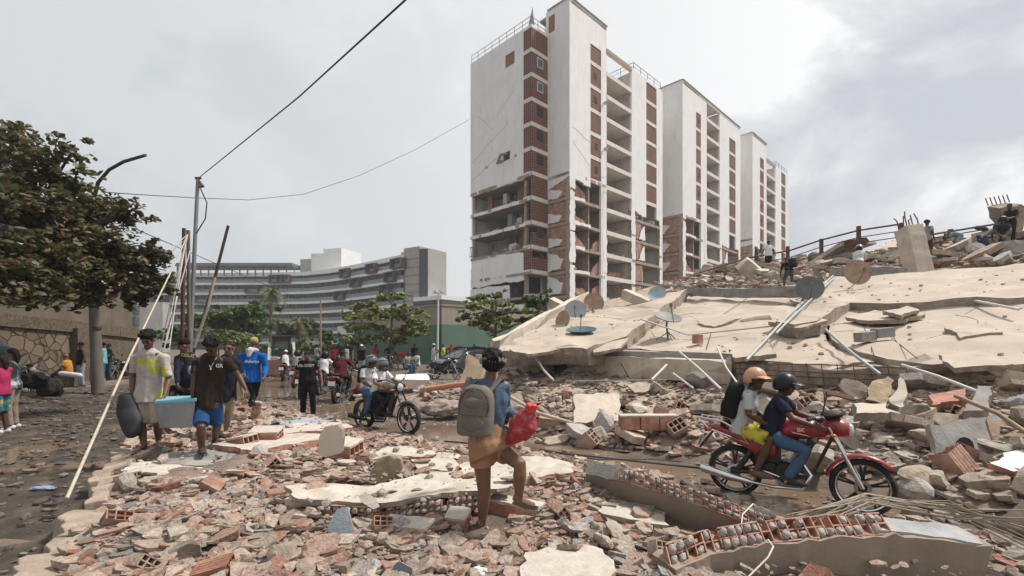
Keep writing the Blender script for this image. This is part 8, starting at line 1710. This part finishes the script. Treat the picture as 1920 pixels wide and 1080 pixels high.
# ---------------------------------------------------------------- parked car and loader
def car():
    p = P(833, 645, 27.8); r = empty('parked_car', (p.x, p.y, 0), 'dark blue hatchback car parked behind the rubble before the green wall', 'car'); yaw = math.radians(-128)
    A, Bv = Matrix.Rotation(yaw, 3, 'Z') @ V((1, 0, 0)), Matrix.Rotation(yaw, 3, 'Z') @ V((0, 1, 0)); o = V((p.x, p.y, 0))+A*(-1.6)
    q = lambda x, y, z: o+A*x+Bv*y+V((0, 0, z)); M_CARP = mat('dark_blue_car', (.022, .027, .042), .25, .1, coat=.5, stain=(.16, .14, .12), stfac=.35)
    def loft(secs, nm, mt, par=r, bev=.03):
        m = MB(); n = len(secs[0])
        for s in secs: m.v += [tuple(q(*a)) for a in s]
        for i in range(len(secs)-1):
            for k in range(n): m.f.append((i*n+k, i*n+(k+1) % n, (i+1)*n+(k+1) % n, (i+1)*n+k)); m.c.append(None)
        m.f += [tuple(range(n))[::-1], tuple((len(secs)-1)*n+k for k in range(n))]; m.c += [None]*2
        return m.build(nm, mt, par, smooth=35, bevel=bev)
    def sec(x, w_, z0, z1, t=.85): return [(x, -w_, z0), (x, w_, z0), (x, w_*1.02, (z0+z1)*.55), (x, w_*t, z1), (x, -w_*t, z1), (x, -w_*1.02, (z0+z1)*.55)]
    bd = loft([sec(-2.05, .72, .42, .85), sec(-1.9, .84, .3, .98), sec(-.5, .87, .26, .96), (sec(.9, .87, .26, .93)), sec(1.7, .83, .28, .78), sec(2.08, .70, .34, .62)], 'body', M_CARP)
    loft([sec(-1.85, .74, .95, 1.0, .95), sec(-1.4, .76, .93, 1.40, .82), sec(-.3, .76, .93, 1.47, .80), sec(.35, .75, .93, 1.38, .80), sec(1.1, .72, .90, .94, .95)], 'cabin', M_WIND, bev=.02)
    loft([sec(-1.4, .64, 1.39, 1.425, .95), sec(-.3, .64, 1.455, 1.495, .93), sec(.33, .62, 1.37, 1.40, .95)], 'roof', M_CARP)
    for s in (-1, 1):
        m = MB(); m.tube([q(.33, .60*s, 1.385), q(1.12, .72*s, .93)], .035, 6); m.tube([q(-.45, .62*s, 1.46), q(-.5, .78*s, .93)], .03, 6); m.tube([q(-1.4, .62*s, 1.4), q(-1.85, .74*s, .95)], .04, 6); m.build('pillar', M_CARP, r)
        m = MB(); m.ball(q(1.93, .56*s, .66), (.16, .15, .10), 10); m.build('headlight', M_LENS, r, smooth=60); m = MB(); m.ball(q(.75, .93*s, .98), (.09, .1, .07), 8); m.build('wing_mirror', M_CARP, r, smooth=60)
        for x in (-1.3, 1.3): m = MB(); m.lathe(q(x, .80*s, .31), Bv, [(.001, -.1), (.2, -.1), (.3, -.09), (.31, 0), (.3, .09), (.2, .1), (.001, .1)], 20); m.build('wheel', M_TYRE, r, smooth=50)
    m = MB()
    for k in range(4): m.beam(q(2.10, -.42, .52+k*.045), q(2.10, .42, .52+k*.045), .02, .02)
    m.build('grille', M_CHROME, r); m = MB(); m.beam(q(2.1, -.3, .40), q(2.1, .3, .40), .02, .10); m.build('number_plate', M_PLATE, r)
car()
def loader():
    p = V((0, 0, 0)); p1 = GP(528, 704); r = empty('skid_steer_loader', p, 'small wheel loader with a black cab facing the camera on the far road', 'loader'); q = lambda x, y, z: p+V((x, y, z)); BK = mat('loader_black', (.03, .03, .03), .6, .2); WT = mat('loader_white', (.36, .34, .31), .6, .2, 4); ST = mat('bucket_steel', (.20, .13, .10), .6, .3, 4)
    m = MB(); m.box(q(0, .9, .7), (1.2, 1.6, .7)); m.build('body', WT, r, bevel=.04)
    m = MB()
    for x in (-.42, .42): m.box(q(x, .2, 1.55), (.12, .12, 1.2)); m.box(q(x, 1.1, 1.55), (.12, .12, 1.2))
    m.box(q(0, .65, 2.18), (1.0, 1.1, .12)); m.box(q(0, .2, 2.05), (.75, .1, .22)); m.box(q(0, .25, 1.15), (.8, .12, .5)); m.box(q(0, 1.1, 1.2), (.8, .1, .5)); m.build('cab', BK, r, bevel=.02)
    m = MB(); m.box(q(0, 1.14, 1.75), (.72, .02, .55)); m.build('rear_window', mat('green_glass', (.16, .22, .18), .2, .1, spec=.6), r)
    for s in (-1, 1):
        m = MB(); m.beam(q(.62*s, 1.3, 1.75), q(.62*s, -.2, 1.35), .14, .2); m.beam(q(.62*s, -.2, 1.35), q(.62*s, -.75, .55), .14, .2); m.build('lift_arm', WT, r, bevel=.02)
        for y in (.35, 1.4): m = MB(); m.lathe(q(.72*s, y, .38), (1, 0, 0), [(.001, -.13), (.2, -.12), (.37, -.12), (.38, 0), (.37, .12), (.2, .12), (.001, .13)], 18); m.build('wheel', M_TYRE, r, smooth=50)
    m = MB(); m.prism([(-.55, 0), (-.1, -.05), (0, .5), (-.15, .75), (-.6, .8)], q(-.8, -.75, .12), (0, 1, 0), (0, 0, 1), -1.6); m.build('bucket', ST, r, bevel=.02)
    m = MB(); m.tube([q(-.2, -.3, .95), q(.25, -.3, .95)], .12, 8); m.build('hydraulic_ram', M_CHROME, r); r.location = p1; r.rotation_euler = (0, 0, math.atan2(-p1.x, p1.y))
loader()
# ---------------------------------------------------------------- dusty air
def haze():
    m = bpy.data.materials.new('dusty_air'); m.use_nodes = True; t = m.node_tree; t.nodes.remove(t.nodes['Principled BSDF']); v = N(t, 'ShaderNodeVolumePrincipled')
    v.inputs['Color'].default_value = (.90, .92, .95, 1); v.inputs['Density'].default_value = .0007; v.inputs['Anisotropy'].default_value = .2
    t.links.new(v.outputs[0], t.nodes['Material Output'].inputs['Volume'])
    b = MB(); b.box((0, 60, 24), (420, 260, 52)); b.build('haze', m, kind='stuff', label='thin dusty haze in the air over the street')
haze()
